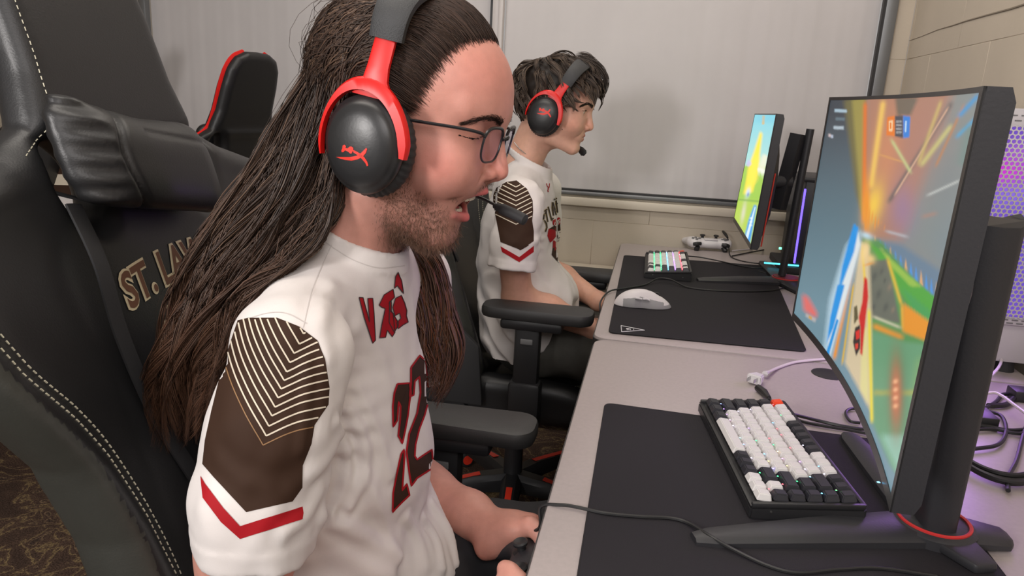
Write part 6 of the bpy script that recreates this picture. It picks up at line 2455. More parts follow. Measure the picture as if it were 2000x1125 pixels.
def trousers(yc, m, parent, x0=-0.30, wob=0.0, name='trousers', sp=1.0):
    pts = []

    def fn(P):
        x, y, z = P
        d = ell(P, (x0 + 0.03, yc, 0.570), (0.125, 0.18 * (0.5 + 0.5 * sp), 0.09))
        for s in (-1, 1):
            g = chain(P, [(x0 + 0.02, yc + s * 0.10 * sp, 0.575, .085 * (0.5 + 0.5 * sp)), (x0 + 0.24, yc + s * 0.135 * sp, 0.585, .077), (x0 + 0.43, yc + s * 0.15 * sp, 0.565, .060), (x0 + 0.44, yc + s * 0.15 * sp, 0.40, .056), (x0 + 0.40, yc + s * 0.15 * sp, 0.13, .052)], 0.03)
            d = smin(d, g, 0.03)
        return d + 0.004 * n3(x, y, z, 45, wob)
    V, Q = surface_nets(fn, (x0 - 0.2, yc - 0.26, 0.06), (x0 + 0.54, yc + 0.26, 0.70), 0.009)
    o = mesh_obj(name, V, Q, m, parent)
    for s in (-1, 1):
        c = (x0 + 0.44, yc + s * 0.15 * sp, 0.0)

        def sf(P, c=c):
            x, y, z = P
            d = seg(P, (c[0] - 0.07, c[1], 0.045), (c[0] + 0.12, c[1] + s * 0.02, 0.035), .042, .036)
            d = smin(d, seg(P, (c[0] - 0.05, c[1], 0.05), (c[0] - 0.045, c[1], 0.10), .040, .040), 0.02)
            return smax(d, -(z - 0.003), 0.006)
        V, Q = surface_nets(sf, (c[0] - 0.13, c[1] - 0.07, -0.005), (c[0] + 0.18, c[1] + 0.08, 0.16), 0.006)
        mesh_obj('shoe', V, Q, M_shoe, parent)
    return o


trousers(0.735, M_trs, p1)

# ------------------------------------------------------------------ long hair of the person in front
def skull(fr, d, off):
    """point on the scalp ellipsoid in head coordinates for unit direction d"""
    d = d / np.linalg.norm(d, axis=-1, keepdims=True)
    c = np.array([0.003, 0, 0.060])
    r = np.array([0.1000, 0.0770, 0.0835])
    k = 1 / np.sqrt(((d / r) ** 2).sum(-1, keepdims=True))
    return c + d * k + d * off


# flow guides: pixel x, y and depth Y for the outer (left) and inner (right) border of the falling mass
GL = [(672, 62, .70), (612, 132, .69), (556, 215, .67), (498, 305, .65), (430, 400, .635), (385, 490, .625), (335, 590, .615), (290, 690, .61), (265, 780, .61), (262, 860, .615), (285, 940, .62), (318, 1005, .62)]
GR = [(690, 200, .645), (665, 280, .64), (655, 350, .64), (655, 420, .64), (635, 480, .635), (560, 525, .61), (480, 575, .585), (425, 640, .575), (395, 720, .575), (380, 800, .58), (372, 880, .585), (352, 960, .60)]
gl = crom(GL, 4)
gr_ = crom(GR, 4)
gLw = np.array([onY(*p) for p in gl])
gRw = np.array([onY(*p) for p in gr_])
MG = len(gl)


def flow(s, depth, nsm):
    """s in 0..1 across, depth pushes away from the camera along Y"""
    P = gLw * (1 - s) + gRw * s
    P = P.copy()
    bulge = np.sin(pi * s)
    P[:, 1] += depth - 0.012 * bulge
    return P


HLZ = [-0.2, 0.0, 0.03, 0.06, 0.09, 0.115, 0.2]
HLX = [-0.02, -0.02, 0.020, 0.036, 0.046, 0.072, 0.10]


def near_strands(N):
    out = []
    cols = []
    NC = 130
    cs = RNG.uniform(0, 1, NC)
    cd = RNG.uniform(0, 1, NC)
    for i in range(N):
        k = RNG.integers(NC)
        s = np.clip(cs[k] + RNG.normal(0, .02), 0.0, 1.0)
        dep = cd[k] ** 1.3 * 0.13 + RNG.normal(0, .004)
        # scalp start
        lat = RNG.uniform(-1.0, 0.55)          # -1 near temple .. +  over the top
        th_ = lat
        if RNG.random() < 0.55:
            fx = RNG.uniform(0.35, 0.80)
        else:
            fx = RNG.uniform(-0.5, 0.4)
        a0 = radians(90 * (1 - (lat + 1) / 1.5 * 1.0))     # 90 = straight to the side, 0 = top
        d0 = np.array([fx, -sin(a0) * 1.0, cos(a0) * 1.0 + (0.10 if lat < -0.6 else 0)])
        if fx > 0.2:   # hairline: recede at the temple
            zl = d0[2] / np.linalg.norm(d0)
            if abs(d0[1]) > 0.8:
                d0[0] = min(d0[0], 0.42)
        s2 = s
        P2 = flow(s2, dep, 0)
        st_ = RNG.integers(1, 5)
        P2 = P2[st_:]
        # nape direction to join the flow
        ph = w2h(fr1, [P2[0, 0], P2[0, 1], P2[0, 2]])
        d1 = np.array([ph[0] - 0.003, ph[1], ph[2] - 0.06])
        d0 /= np.linalg.norm(d0)
        for _ in range(12):
            sp = skull(fr1, d0, 0.0)
            if sp[0] < np.interp(sp[2], HLZ, HLX):
                break
            d0[0] -= 0.10
            d0 /= np.linalg.norm(d0)
        d1 /= np.linalg.norm(d1)
        om = np.arccos(np.clip(d0 @ d1, -1, 1))
        tt = np.linspace(0, 1, 9)[:-1]
        dm = np.array([-0.45, d0[1] * 0.55 - 0.38, 0.62 if lat > -0.6 else 0.30])
        dm /= np.linalg.norm(dm)
        wa, wb, wc = (1 - tt) ** 2, 2 * tt * (1 - tt), tt ** 2
        D = wa[:, None] * d0 + 1.25 * wb[:, None] * dm + wc[:, None] * d1
        lift = 0.003 + 0.006 * np.sin(pi * tt * .8) + RNG.uniform(0, .004)
        S_ = np.array([h2w(fr1, skull(fr1, D[j], lift[j])) for j in range(8)])
        P = np.vstack([S_, P2])
        # resample
        seg_l = np.concatenate([[0], np.cumsum(np.linalg.norm(np.diff(P, axis=0), axis=1))])
        end = seg_l[-1] * (RNG.uniform(.72, 1.0) if RNG.random() < .75 else RNG.uniform(.5, .8))
        q = np.linspace(0, end, 34)
        P = np.stack([np.interp(q, seg_l, P[:, j]) for j in range(3)], 1)
        # smooth a little
        for _ in range(2):
            P[1:-1] = 0.25 * P[:-2] + 0.5 * P[1:-1] + 0.25 * P[2:]
        out.append((P, k))
        base = srgb(*[(52, 40, 34), (66, 50, 41), (84, 64, 52), (104, 82, 66)][RNG.choice(4, p=[.36, .34, .2, .10])])
        cols.append(base * RNG.uniform(.75, 1.2))
    P = np.stack([p for p, _ in out])
    K = np.array([k for _, k in out])
    t = np.linspace(0, 1, 34)
    # waves shared by a clump, growing down the strand
    ph = RNG.uniform(0, 6.28, (NC, 3))[K]
    fq = RNG.uniform(2.2, 4.2, (NC, 1))[K]
    amp = (0.002 + 0.010 * t ** 1.2)[None, :]
    for j in range(3):
        P[:, :, j] += amp * np.sin(2 * pi * fq * t[None, :] + ph[:, j:j + 1]) * (0.8 if j != 1 else 0.5)
    P += np.cumsum(RNG.normal(0, .00022, P.shape), axis=1) * t[None, :, None] ** .5
    # clump towards the centre strand
    for k in range(NC):
        m = K == k
        if m.sum() > 2:
            c = P[m].mean(0, keepdims=True)
            w = (0.30 + 0.35 * t ** 2)[None, :, None] * np.clip((t - .28) / .2, 0, 1)[None, :, None]
            P[m] = P[m] * (1 - w) + c * w
    return P, np.array(cols)


NP, NCc = near_strands(8000)
# keep hair outside the head, headset side and the sleeve
hP, hC = NP, NCc
# the lower lengths are a lighter, warmer brown
o = strands('long_hair', hP, RNG.uniform(.0003, .0008, len(hP)), M_hair1, p1, hC, 3)
ccol = np.repeat(hC, 34 * 3, axis=0)
tt = np.tile(np.repeat(np.linspace(0, 1, 34), 3), len(hP))[:, None]
warm = srgb(112, 72, 48)
ccol = ccol * (1 - 0.50 * np.clip((tt - .55) / .4, 0, 1)) + warm * RNG.uniform(.6, 1.1, (len(hP), 1)).repeat(34 * 3, axis=0) * 0.50 * np.clip((tt - .55) / .4, 0, 1)
a_ = o.data.attributes['col']
buf = np.ones((len(ccol), 4), np.float32)
buf[:, :3] = ccol
a_.data.foreach_set('color', buf.ravel())

# under-mass that fills the inside of the hair
um = []
cap_fn_pts = [tuple((gLw[i] * .5 + gRw[i] * .5) + (0, 0.075, 0)) + (max(.016, 0.36 * np.linalg.norm(gLw[i] - gRw[i])),) for i in range(2, MG - 10, 4)]


def hair_core(P):
    L = w2h(fr1, P)
    d = ell(L, (-0.002, 0, 0.062), (0.097, 0.078, 0.083))
    # cut back from the face: hairline
    x, y, z = L
    a = np.abs(y)
    cut = x - (0.072 - 0.60 * np.clip(0.118 - z, 0, 1) * (a > 0) + 0.0) - 0.10 * (0.06 - a)
    cut = x - np.interp(z, [-0.2, 0.0, 0.03, 0.06, 0.09, 0.115, 0.2], [-0.02, -0.02, 0.022, 0.040, 0.048, 0.070, 0.10]).astype(np.float32)
    d = smax(d, cut, 0.006)
    d = smax(d, -(z + 0.06), 0.01)
    c = chain(P, cap_fn_pts, 0.03)
    return smin(d, c, 0.02)


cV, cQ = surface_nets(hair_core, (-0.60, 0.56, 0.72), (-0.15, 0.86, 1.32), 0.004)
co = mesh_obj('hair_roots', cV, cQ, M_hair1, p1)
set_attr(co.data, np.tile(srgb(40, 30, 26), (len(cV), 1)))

# hair of the far side, hanging in front of the left shoulder
FL = [(775, 470, .79), (782, 540, .81), (800, 620, .815), (822, 690, .82), (838, 745, .82)]
FR = [(800, 470, .83), (850, 520, .85), (880, 600, .86), (888, 690, .86), (872, 760, .86), (852, 800, .85)]
fL = np.array([onY(*p) for p in crom(FL, 6)])
fR = np.array([onY(*p) for p in crom(FR, 5)])
q25 = np.linspace(0, 1, 26)
fL = np.stack([np.interp(q25, np.linspace(0, 1, len(fL)), fL[:, j]) for j in range(3)], 1)
fR = np.stack([np.interp(q25, np.linspace(0, 1, len(fR)), fR[:, j]) for j in range(3)], 1)
N = 900
s = RNG.beta(1.1, 1.0, N)[:, None, None]
PF = fL[None] * (1 - s) + fR[None] * s
PF[:, :, 1] += RNG.uniform(0, .03, (N, 1))
K = (s[:, 0, 0] * 22).astype(int)
ph = RNG.uniform(0, 6.28, (23, 3))[K]
for j in range(3):
    PF[:, :, j] += (0.001 + 0.006 * q25)[None] * np.sin(2 * pi * 2.0 * q25[None] + ph[:, j:j + 1])
PF += np.cumsum(RNG.normal(0, .0006, PF.shape), axis=1)
endf = RNG.uniform(.72, 1, (N, 1))
PF2 = np.empty_like(PF)
for j in range(3):
    for i in range(N):
        PF2[i, :, j] = np.interp(q25 * endf[i, 0], q25, PF[i, :, j])
cl = np.array([srgb(*[(70, 50, 42), (92, 66, 54), (120, 92, 78), (112, 70, 46)][RNG.integers(4)]) for _ in range(N)])
strands('long_hair', PF2, RNG.uniform(.0006, .0012, N), M_hair1, p1, cl, 3)
# fly-away hairs
N = 60
i0 = RNG.integers(0, len(hP), N)
FP = hP[i0].copy()
t34 = np.linspace(0, 1, 34)
off = RNG.normal(0, 1, (N, 1, 3)) * np.array([0.013, 0.008, 0.008])
off[..., 0] = -np.abs(off[..., 0])
FP += off * np.sin(pi * t34 ** .8)[None, :, None]
strands('stray_hair', FP, np.full(N, .00022), M_hair1, p1, np.tile(srgb(60, 45, 38), (N, 1)), 3)
# hairline wisps sweeping back from the forehead
N = 2600
rs, P_ = [], []
for i in range(N):
    u = RNG.uniform(0, 1)
    hl = crom([(0.020, -0.074, 0.020), (0.036, -0.071, 0.042), (0.046, -0.066, 0.070), (0.062, -0.050, 0.104), (0.076, -0.026, 0.116), (0.080, 0.0, 0.119), (0.070, 0.035, 0.112)], 8)
    p = hl[int(u * (len(hl) - 1))] + RNG.normal(0, .0045, 3)
    d0 = p - np.array([0.003, 0, 0.060])
    back = 0.10 + 0.05 * RNG.random()
    pts = []
    for t in np.linspace(0, 1, 12):
        q = d0 + np.array([-back * t, -0.014 * t, -0.02 * t + 0.028 * sin(pi * t)])
        pts.append(h2w(fr1, skull(fr1, q, 0.0005 + 0.0085 * sin(pi * min(1, t * 1.1)) ** .8 + RNG.normal(0, .0003))))
    P_.append(pts)
P_ = np.array(P_)
strands('hairline', P_, RNG.uniform(.0002, .0006, N), M_hair1, p1, np.tile(srgb(56, 41, 34), (N, 1)) * RNG.uniform(.6, 1.6, (N, 1)), 3)
# ------------------------------------------------------------------ headset model
M_shell = mat('headset_black', (0.020, 0.020, 0.021), 0.36, bump=0.04)
M_band = mat('headband_leatherette', (0.035, 0.036, 0.038), 0.55, bump=0.3, bscale=900)
M_cush = mat('ear_cushion', (0.022, 0.022, 0.024), 0.6)


def headset(fr, c_l, tilt, label, ctilt=0.0, lift=0.0, name='headset', s=1.0, yoke_px=None, Yp=None, logo_px=None):
    """fr head frame; near cup at -y. c_l: cup centre (x,z) in head coordinates; tilt rotates the cup in its plane"""
    t = thing(name, tuple(h2w(fr, (0, 0, 0.1))), label, 'headset', 'headsets worn by the two players')
    R4 = Matrix(fr[1].tolist()).to_4x4()
    for sgn in (-1, 1):
        rotY = Matrix.Rotation(ctilt, 4, 'Y')
        toe = Matrix.Rotation(sgn * radians(4), 4, 'Z')
        base = Matrix.Translation(Vector(h2w(fr, (c_l[0], sgn * 0.080, c_l[1])))) @ R4 @ toe @ rotY @ Matrix.Rotation(sgn * -pi / 2, 4, 'X')
        # lathe axis: local Z points outwards
        prof = [(0.001, 0.0325), (0.012, 0.0322), (0.024, 0.0305), (0.033, 0.0275), (0.0365, 0.0245), (0.0375, 0.0225), (0.0395, 0.0215), (0.0415, 0.019), (0.0425, 0.014), (0.0415, 0.009), (0.038, 0.006), (0.001, 0.006)]
        m = MB()
        vs, fs = [], []
        n = 56
        for (r, h) in prof:
            for k in range(n):
                a = 2 * pi * k / n
                # slightly egg shaped
                rx = r * 0.94 * (1 + 0.03 * sin(a))
                ry = r * 1.09
                vs.append(base @ Vector((rx * cos(a) * s, ry * sin(a) * s, h * s)))
        for i in range(len(prof) - 1):
            for k in range(n):
                k2 = (k + 1) % n
                fs.append((i * n + k, (i + 1) * n + k, (i + 1) * n + k2, i * n + k2))
        fs.append(tuple(range(n)))
        m.add(vs, fs, 0, True)
        m.build('ear_cup', M_shell, t, auto=False)
        # ruffled cushion
        cu = MB()
        vs, fs = [], []
        n, k_ = 168, 12
        for i in range(n):
            a = 2 * pi * i / n
            ruf = 1 + 0.045 * cos(i * 2 * pi / 4.0)
            for j in range(k_):
                b = 2 * pi * j / k_
                rr = 0.0345 + 0.0120 * cos(b) * ruf
                h = -0.003 + 0.0115 * sin(b) * (1 + 0.03 * cos(i * 2 * pi / 4.0))
                vs.append(base @ Vector((rr * 0.94 * cos(a) * s, rr * 1.09 * sin(a) * s, h * s)))
        for i in range(n):
            i2 = (i + 1) % n
            for j in range(k_):
                j2 = (j + 1) % k_
                fs.append((i * k_ + j, i * k_ + j2, i2 * k_ + j2, i2 * k_ + j))
        cu.add(vs, fs, 0, True)
        cu.build('ear_cushion', M_cush, t, auto=False)
        # fork
        f = MB()
        arc = []
        for a in np.linspace(radians(-12), radians(192), 30):
            arc.append((a, 0.0455))
        vs, fs = [], []
        for (a, r) in arc:
            top = max(0, sin(a)) ** 3
            fr_ = 1 / (1 + np.exp((a - pi * 0.55) / 0.25))
            w = 0.0040 + 0.0062 * fr_ + 0.0030 * top
            end = min(1.0, (a + radians(12)) / 0.25, (radians(192) - a) / 0.25)
            w *= 0.55 + 0.45 * end
            for (dr, h) in ((-w * .5, 0.0240), (w * .28, 0.0232), (w * .5, 0.0205), (w * .5, 0.0165), (-w * .5, 0.0165)):
                # x flips so that the broad arm faces forwards on both sides
                fx = cos(a)
                rr = r + dr + 0.006 * top
                vs.append(base @ Vector((fx * rr * 0.95 * s, -1 * sin(a) * rr * 1.09 * s * (-1 if True else 1), h * s)))
        m4 = 5
        for i in range(len(arc) - 1):
            for j in range(m4):
                j2 = (j + 1) % m4
                fs.append((i * m4 + j, i * m4 + j2, (i + 1) * m4 + j2, (i + 1) * m4 + j))
        fs += [(0, 1, 2, 3, 4), tuple((len(arc) - 1) * 5 + j for j in range(5))[::-1]]
        yk = MB()
        yk.add(vs, fs, 0, False)
        # stem to the headband
        b0 = Vector(h2w(fr, (c_l[0] + sin(tilt) * 0.0525 * s, sgn * 0.0965, c_l[1] + cos(tilt) * 0.0525 * s)))
        yk2 = yk
        up4 = R4.to_3x3() @ Vector((sin(tilt) * 1.0, 0, cos(tilt)))
        st0 = np.array(b0)
        fwd4 = np.array(R4.to_3x3() @ Vector((cos(tilt), 0, -sin(tilt))))
        out4 = np.array(R4.to_3x3() @ Vector((0, sgn, 0)))
        u4 = np.array(up4)
        vs, fs = [], []
        for (tt_, ww, oo) in ((-0.008, 0.0205, 0.0005), (0.0, 0.0160, 0.0015), (0.008, 0.0118, 0.0018), (0.020, 0.0102, 0.0005), (0.045, 0.0098, -0.0050), (0.070, 0.0096, -0.0120)):
            p = st0 + u4 * tt_ * s + out4 * oo * s
            for (df, do) in ((-1, 0.6), (-0.8, 1), (0.8, 1), (1, 0.6), (1, -1), (-1, -1)):
                vs.append(p + fwd4 * ww * df * s + out4 * 0.0026 * do * s)
        for i in range(5):
            for j in range(6):
                j2 = (j + 1) % 6
                fs.append((i * 6 + j, i * 6 + j2, (i + 1) * 6 + j2, (i + 1) * 6 + j))
        fs += [tuple(range(6))[::-1], tuple(30 + j for j in range(6))]
        yk.add(vs, fs, 0, False)
        bm = bmesh.new()
        tmp = bpy.data.meshes.new('t')
        tmp.from_pydata([tuple(v) for v in yk.v], [], yk.f)
        bm.from_mesh(tmp)
        bpy.data.meshes.remove(tmp)
        bmesh.ops.recalc_face_normals(bm, faces=bm.faces[:])
        y2 = MB()
        y2.bm(bm, 0, False)
        y2.build('yoke', M_red, t)
        if sgn < 0:
            nbase = base
    # headband arch
    hb = MB()
    up = np.array((sin(tilt), 0, cos(tilt)))
    c0 = np.array((c_l[0], 0, c_l[1]))
    vs, fs = [], []
    ang = np.linspace(0, pi, 44)
    rows = []
    for a in ang:
        y = -cos(a) * (0.0905 + 0.004 * sin(a))
        hgt = 0.094 + (0.048 + lift) * max(0, sin(a)) ** 0.72
        p = c0 + up * hgt * 1.0
        nrm_y, nrm_u = -cos(a) * .9, sin(a)
        L_ = sqrt(nrm_y ** 2 + nrm_u ** 2)
        nv = np.array((0, nrm_y / L_, 0)) + up * (nrm_u / L_)
        fwd = np.array((cos(tilt), 0, -sin(tilt)))
        w, th_ = 0.0155 + 0.0035 * max(0, sin(a)), 0.0055
        for (du, dn) in ((-1, -.6), (-1, .5), (-.7, 1), (.7, 1), (1, .5), (1, -.6), (.7, -1), (-.7, -1)):
            q = p + np.array((0, y, 0)) + fwd * w * du + nv * th_ * dn
            vs.append(h2w(fr, q * np.array((s, 1, 1)) if False else q))
    for i in range(len(ang) - 1):
        for j in range(8):
            j2 = (j + 1) % 8
            fs.append((i * 8 + j, i * 8 + j2, (i + 1) * 8 + j2, (i + 1) * 8 + j))
    fs += [tuple(range(8))[::-1], tuple((len(ang) - 1) * 8 + j for j in range(8))]
    hb.add(vs, fs, 0, True)
    hb.build('headband', M_band, t)
    return t, nbase


def cup_logo(t, bvh_src, shapes, mirror=False):
    obs = [c for c in t.children if c.name.startswith('ear_cup')]
    org = np.array(t['_w'])
    near = min(obs, key=lambda c: np.mean([v.co.y for v in c.data.vertices]))
    V = np.array([tuple(v.co) for v in near.data.vertices]) + org
    Fc = [tuple(p.vertices) for p in near.data.polygons]
    d = Decal(V, [])if False else Decal.__new__(Decal)
    d.bvh = BVHTree.FromPolygons([tuple(map(float, v)) for v in V], Fc)
    d.mb = MB()
    for pts in shapes:
        d.poly(pts, 0, 0.0004, 1.5)
    o = d.mb.build('logo', mat('logo_red', (0.75, 0.03, 0.015), 0.5), t)
    o['label'] = 'small red crossed swoosh mark on the ear cup'
    o.parent = near
    o.location = (0, 0, 0)
    return o


# ================================================================== person at the far desk
Y2 = 1.87
O2 = (-0.275, 1.86, 1.172)
fr2 = head_frame(O2, radians(10), radians(-1), 0.0, 0.965)
o2 = dict(open=False, nose=(0.1215, -0.0070), neck=((-0.018, 0, -0.03, 0.049), (-0.052, 0, -0.185, 0.052)), ears=False)
p2_ = thing('person', (-0.33, Y2, 0.0), 'person with short dark tousled hair smiling at the far desk, white and brown jersey', 'person')
c2 = dict(skin=(216, 168, 146), flush=(210, 142, 120), beard=(70, 46, 34), lip=(178, 98, 88), lid=(150, 96, 78))
V, Q, c, mi = build_head(fr2, o2, 0.0021, c2)
hb2 = BVHTree.FromPolygons([tuple(map(float, v)) for v in V], [tuple(map(int, q)) for q in Q])


def simple_hand(w, dirv, nrm, spread, curl, s=1.0):
    """palm and five bent fingers from wrist w along dirv; nrm = back of the hand; spread = sideways axis (towards the thumb)"""
    w, d, n, t = [np.array(a, float) for a in (w, dirv, nrm, spread)]
    d /= np.linalg.norm(d)
    n /= np.linalg.norm(n)
    t /= np.linalg.norm(t)
    spec = []
    for k, u in enumerate((0.026, 0.009, -0.009, -0.025)):
        spec.append(([(*w, 0.021 * s), (*(w + d * 0.045 * s + t * u * .8 * s), 0.0135 * s), (*(w + d * 0.082 * s + t * u * s), 0.0105 * s)], 0.014))
        L = (0.040, 0.045, 0.042, 0.033)[k] * s
        p = w + d * 0.084 * s + t * u * s
        pts = [(*p, 0.0100 * s)]
        a = 0.0
        for j, f in enumerate((1.0, 0.62, 0.5)):
            a += curl * (0.8 if j == 0 else 1.0)
            p = p + (d * cos(a) - n * sin(a)) * L * f
            pts.append((*p, (0.0092 - 0.0008 * j) * s))
        spec.append((pts, 0.004))
    p = w + d * 0.020 * s + t * 0.020 * s
    pts = [(*p, 0.014 * s)]
    for (fd, ft, fn_, r) in ((0.026, 0.022, -0.006, .0115), (0.028, 0.012, -0.010, .0098), (0.020, 0.002, -0.010, .0085)):
        p = p + (d * fd + t * ft + n * fn_) * s
        pts.append((*p, r * s))
    spec.append((pts, 0.008))
    return spec


elR2, wrR2 = np.array((-0.305, 1.716, 0.722)), np.array((-0.105, 1.740, 0.655))
elL2, wrL2 = np.array((-0.300, 2.045, 0.745)), np.array((-0.115, 1.945, 0.675))
aR2 = [(-0.315, 1.715, 0.955, .033), (-0.318, 1.695, 0.84, .038), (*elR2, .038), (*(elR2 * .6 + wrR2 * .4 + (0, 0, .003)), .036), (*wrR2, .0245)]
aL2 = [(-0.315, 2.02, 0.955, .033), (-0.312, 2.055, 0.84, .040), (*elL2, .038), (*(elL2 * .6 + wrL2 * .4), .036), (*wrL2, .0245)]
hR2 = simple_hand(wrR2, (0.9, 0.35, -0.05), (0, -0.3, 1), (0.2, 0.9, 0.1), 0.55)
hL2 = simple_hand(wrL2, (0.9, -0.35, -0.05), (0, 0.3, 1), (0.2, -0.9, 0.1), 0.55)
VA, QA = blockmesh(comb([(aR2, 0.02)] + hR2), aR2 + [(*(wrR2 + (0.16, 0.05, 0)), 0)], 0.0042, 0.06)
VC, QC = blockmesh(comb([(aL2, 0.02)] + hL2), aL2 + [(*(wrL2 + (0.16, -0.05, 0)), 0)], 0.0042, 0.06)
VB2, QB2 = join_mesh([(V, Q), (VA, QA), (VC, QC)])
b2 = mesh_obj('body', VB2, QB2, [M_skin, M_mouth], p2_, None)
set_attr(b2.data, np.vstack([c, np.tile(srgb(204, 154, 132), (len(VA) + len(VC), 1))]))
# eyes
for s in (-1, 1):
    e = MB()
    cE = h2w(fr2, (0.0815, s * 0.0315, 0.0295))
    bm = bmesh.new()
    bmesh.ops.create_uvsphere(bm, u_segments=24, v_segments=16, radius=0.0108)
    bm.transform(Matrix.Translation(Vector(cE)))
    e.bm(bm, 0, True)
    e.build('eyeball', M_eye, p2_)
    e = MB()
    bm = bmesh.new()
    bmesh.ops.create_uvsphere(bm, u_segments=20, v_segments=12, radius=0.0056)
    bm.transform(Matrix.Translation(Vector(h2w(fr2, (0.0885, s * 0.0315, 0.0293)))) @ Matrix.Diagonal((0.75, 1, 1, 1)))
    e.bm(bm, 0, True)
    e.build('iris', M_iris, p2_)
brow(fr2, hb2, [(0.103, 0.012, 0.047), (0.099, 0.026, 0.051), (0.088, 0.040, 0.051), (0.076, 0.049, 0.045)], 260, 0.008, M_hair2, p2_, (46, 34, 26), wdt=0.0032, r=0.0005)
brow(fr2, hb2, [(0.0935, 0.020, 0.0335), (0.094, 0.031, 0.0345), (0.087, 0.043, 0.0320)], 60, 0.006, M_hair2, p2_, (30, 24, 20), wdt=0.0005, r=0.0004, name='eyelashes')
for k, p in enumerate(((1046, 262), (1098, 253))):
    dd = Vector(ray(*p)).normalized()
    q, n, i, t = hb2.ray_cast(Vector(CAM), dd)
    if q is not None:
        m = MB()
        m.lathe([(0.0002, -0.0004), (0.0017, -0.0004), (0.0013, 0.0004), (0.0002, 0.0006)], q, M=n.to_track_quat('Z', 'Y').to_matrix().to_4x4(), n=10)
        m.build('mole', mat('mole_brown', (0.10, 0.045, 0.03), 0.6), p2_)
# necklace
m = MB()
m.tube(crom([onY(1004, 278, 1.815) , onY(1016, 292, 1.803), onY(1030, 303, 1.808), onY(1040, 312, 1.82)], 6), 0.0011, 5)
m.build('necklace', M_chrome, p2_)

# hair: cap and tousled strands
def cap2(P):
    L = w2h(fr2, P)
    x, y, z = L
    d = ell(L, (0.000, 0, 0.063), (0.101, 0.079, 0.083))
    cut = x - np.interp(z, [-0.2, -0.03, 0.0, 0.03, 0.06, 0.09, 0.12, 0.2], [-0.05, -0.03, 0.012, 0.030, 0.052, 0.078, 0.095, 0.12]).astype(np.float32)
    d = smax(d, cut, 0.01)
    d = smax(d, -(z + 0.035 + 0.25 * (x + 0.02)), 0.02)
    return d + 0.0018 * np.sin(x * 190 + 3 * np.sin(z * 60)) * np.sin(y * 150 + z * 90)


V, Q = surface_nets(cap2, (-0.44, 1.76, 1.06), (-0.14, 1.96, 1.36), 0.0036)
ob = mesh_obj('hair_roots', V, Q, M_hair2, p2_)
set_attr(ob.data, np.tile(srgb(34, 27, 23), (len(V), 1)))
N = 4600
NCk = 260
crown = np.array([-0.45, 0.0, 0.9])
crown /= np.linalg.norm(crown)
P_, Ks, Cs = [], [], []
ck = []
for k in range(NCk):
    while True:
        d = RNG.normal(0, 1, 3)
        d /= np.linalg.norm(d)
        sp = skull(fr2, d, 0.0)
        if sp[2] > -0.03 + 0.0 and sp[0] < np.interp(sp[2], [-0.2, -0.03, 0.0, 0.03, 0.06, 0.09, 0.12, 0.2], [-0.05, -0.03, 0.008, 0.026, 0.046, 0.070, 0.085, 0.1]):
            break
    ck.append((d, RNG.uniform(.7, 1.25), RNG.uniform(-.35, .35), RNG.uniform(.6, 1.5)))
for i in range(N):
    k = RNG.integers(NCk)
    d0, ls, sw, lf = ck[k]
    d0 = d0 + RNG.normal(0, .05, 3)
    d0 /= np.linalg.norm(d0)
    tang = d0 - crown * (d0 @ crown)
    tang = tang + np.array([0.35, 0, -0.25])
    tang -= d0 * (tang @ d0)
    tang /= np.linalg.norm(tang) + 1e-6
    side = np.cross(d0, tang)
    front = d0[0] > 0.25 and d0[2] > 0.3
    Lg = (0.52 if front else 0.70) * ls * RNG.uniform(.8, 1.1)
    if d0[2] < 0.1:
        Lg *= .62
    pts = []
    for t in np.linspace(0, 1, 12):
        a = Lg * t
        q = d0 * cos(a) + (tang + side * sw * t) * sin(a)
        lift = 0.004 + 0.014 * lf * sin(pi * min(1, t * .75)) + (0.012 * t * t if front else 0.004 * t * t)
        w = h2w(fr2, skull(fr2, q, lift))
        w[2] -= 0.004 * t * t
        pts.append(w)
    P_.append(pts)
    Ks.append(k)
P_ = np.array(P_)
Ks = np.array(Ks)
t12 = np.linspace(0, 1, 12)
ph = RNG.uniform(0, 6.28, (NCk, 3))[Ks]
for j in range(3):
    P_[:, :, j] += 0.0045 * t12[None] * np.sin(5.5 * t12[None] + ph[:, j:j + 1])
for k in range(NCk):
    m_ = Ks == k
    if m_.sum() > 2:
        cm = P_[m_].mean(0, keepdims=True)
        w = (0.25 + 0.45 * t12 ** 1.5)[None, :, None]
        P_[m_] = P_[m_] * (1 - w) + cm * w
cl = np.array([srgb(*[(62, 51, 44), (80, 66, 56), (108, 90, 74)][RNG.choice(3, p=[.5, .35, .15])]) for _ in range(N)])
strands('short_hair', P_, RNG.uniform(.0006, .0013, N), M_hair2, p2_, cl, 3)
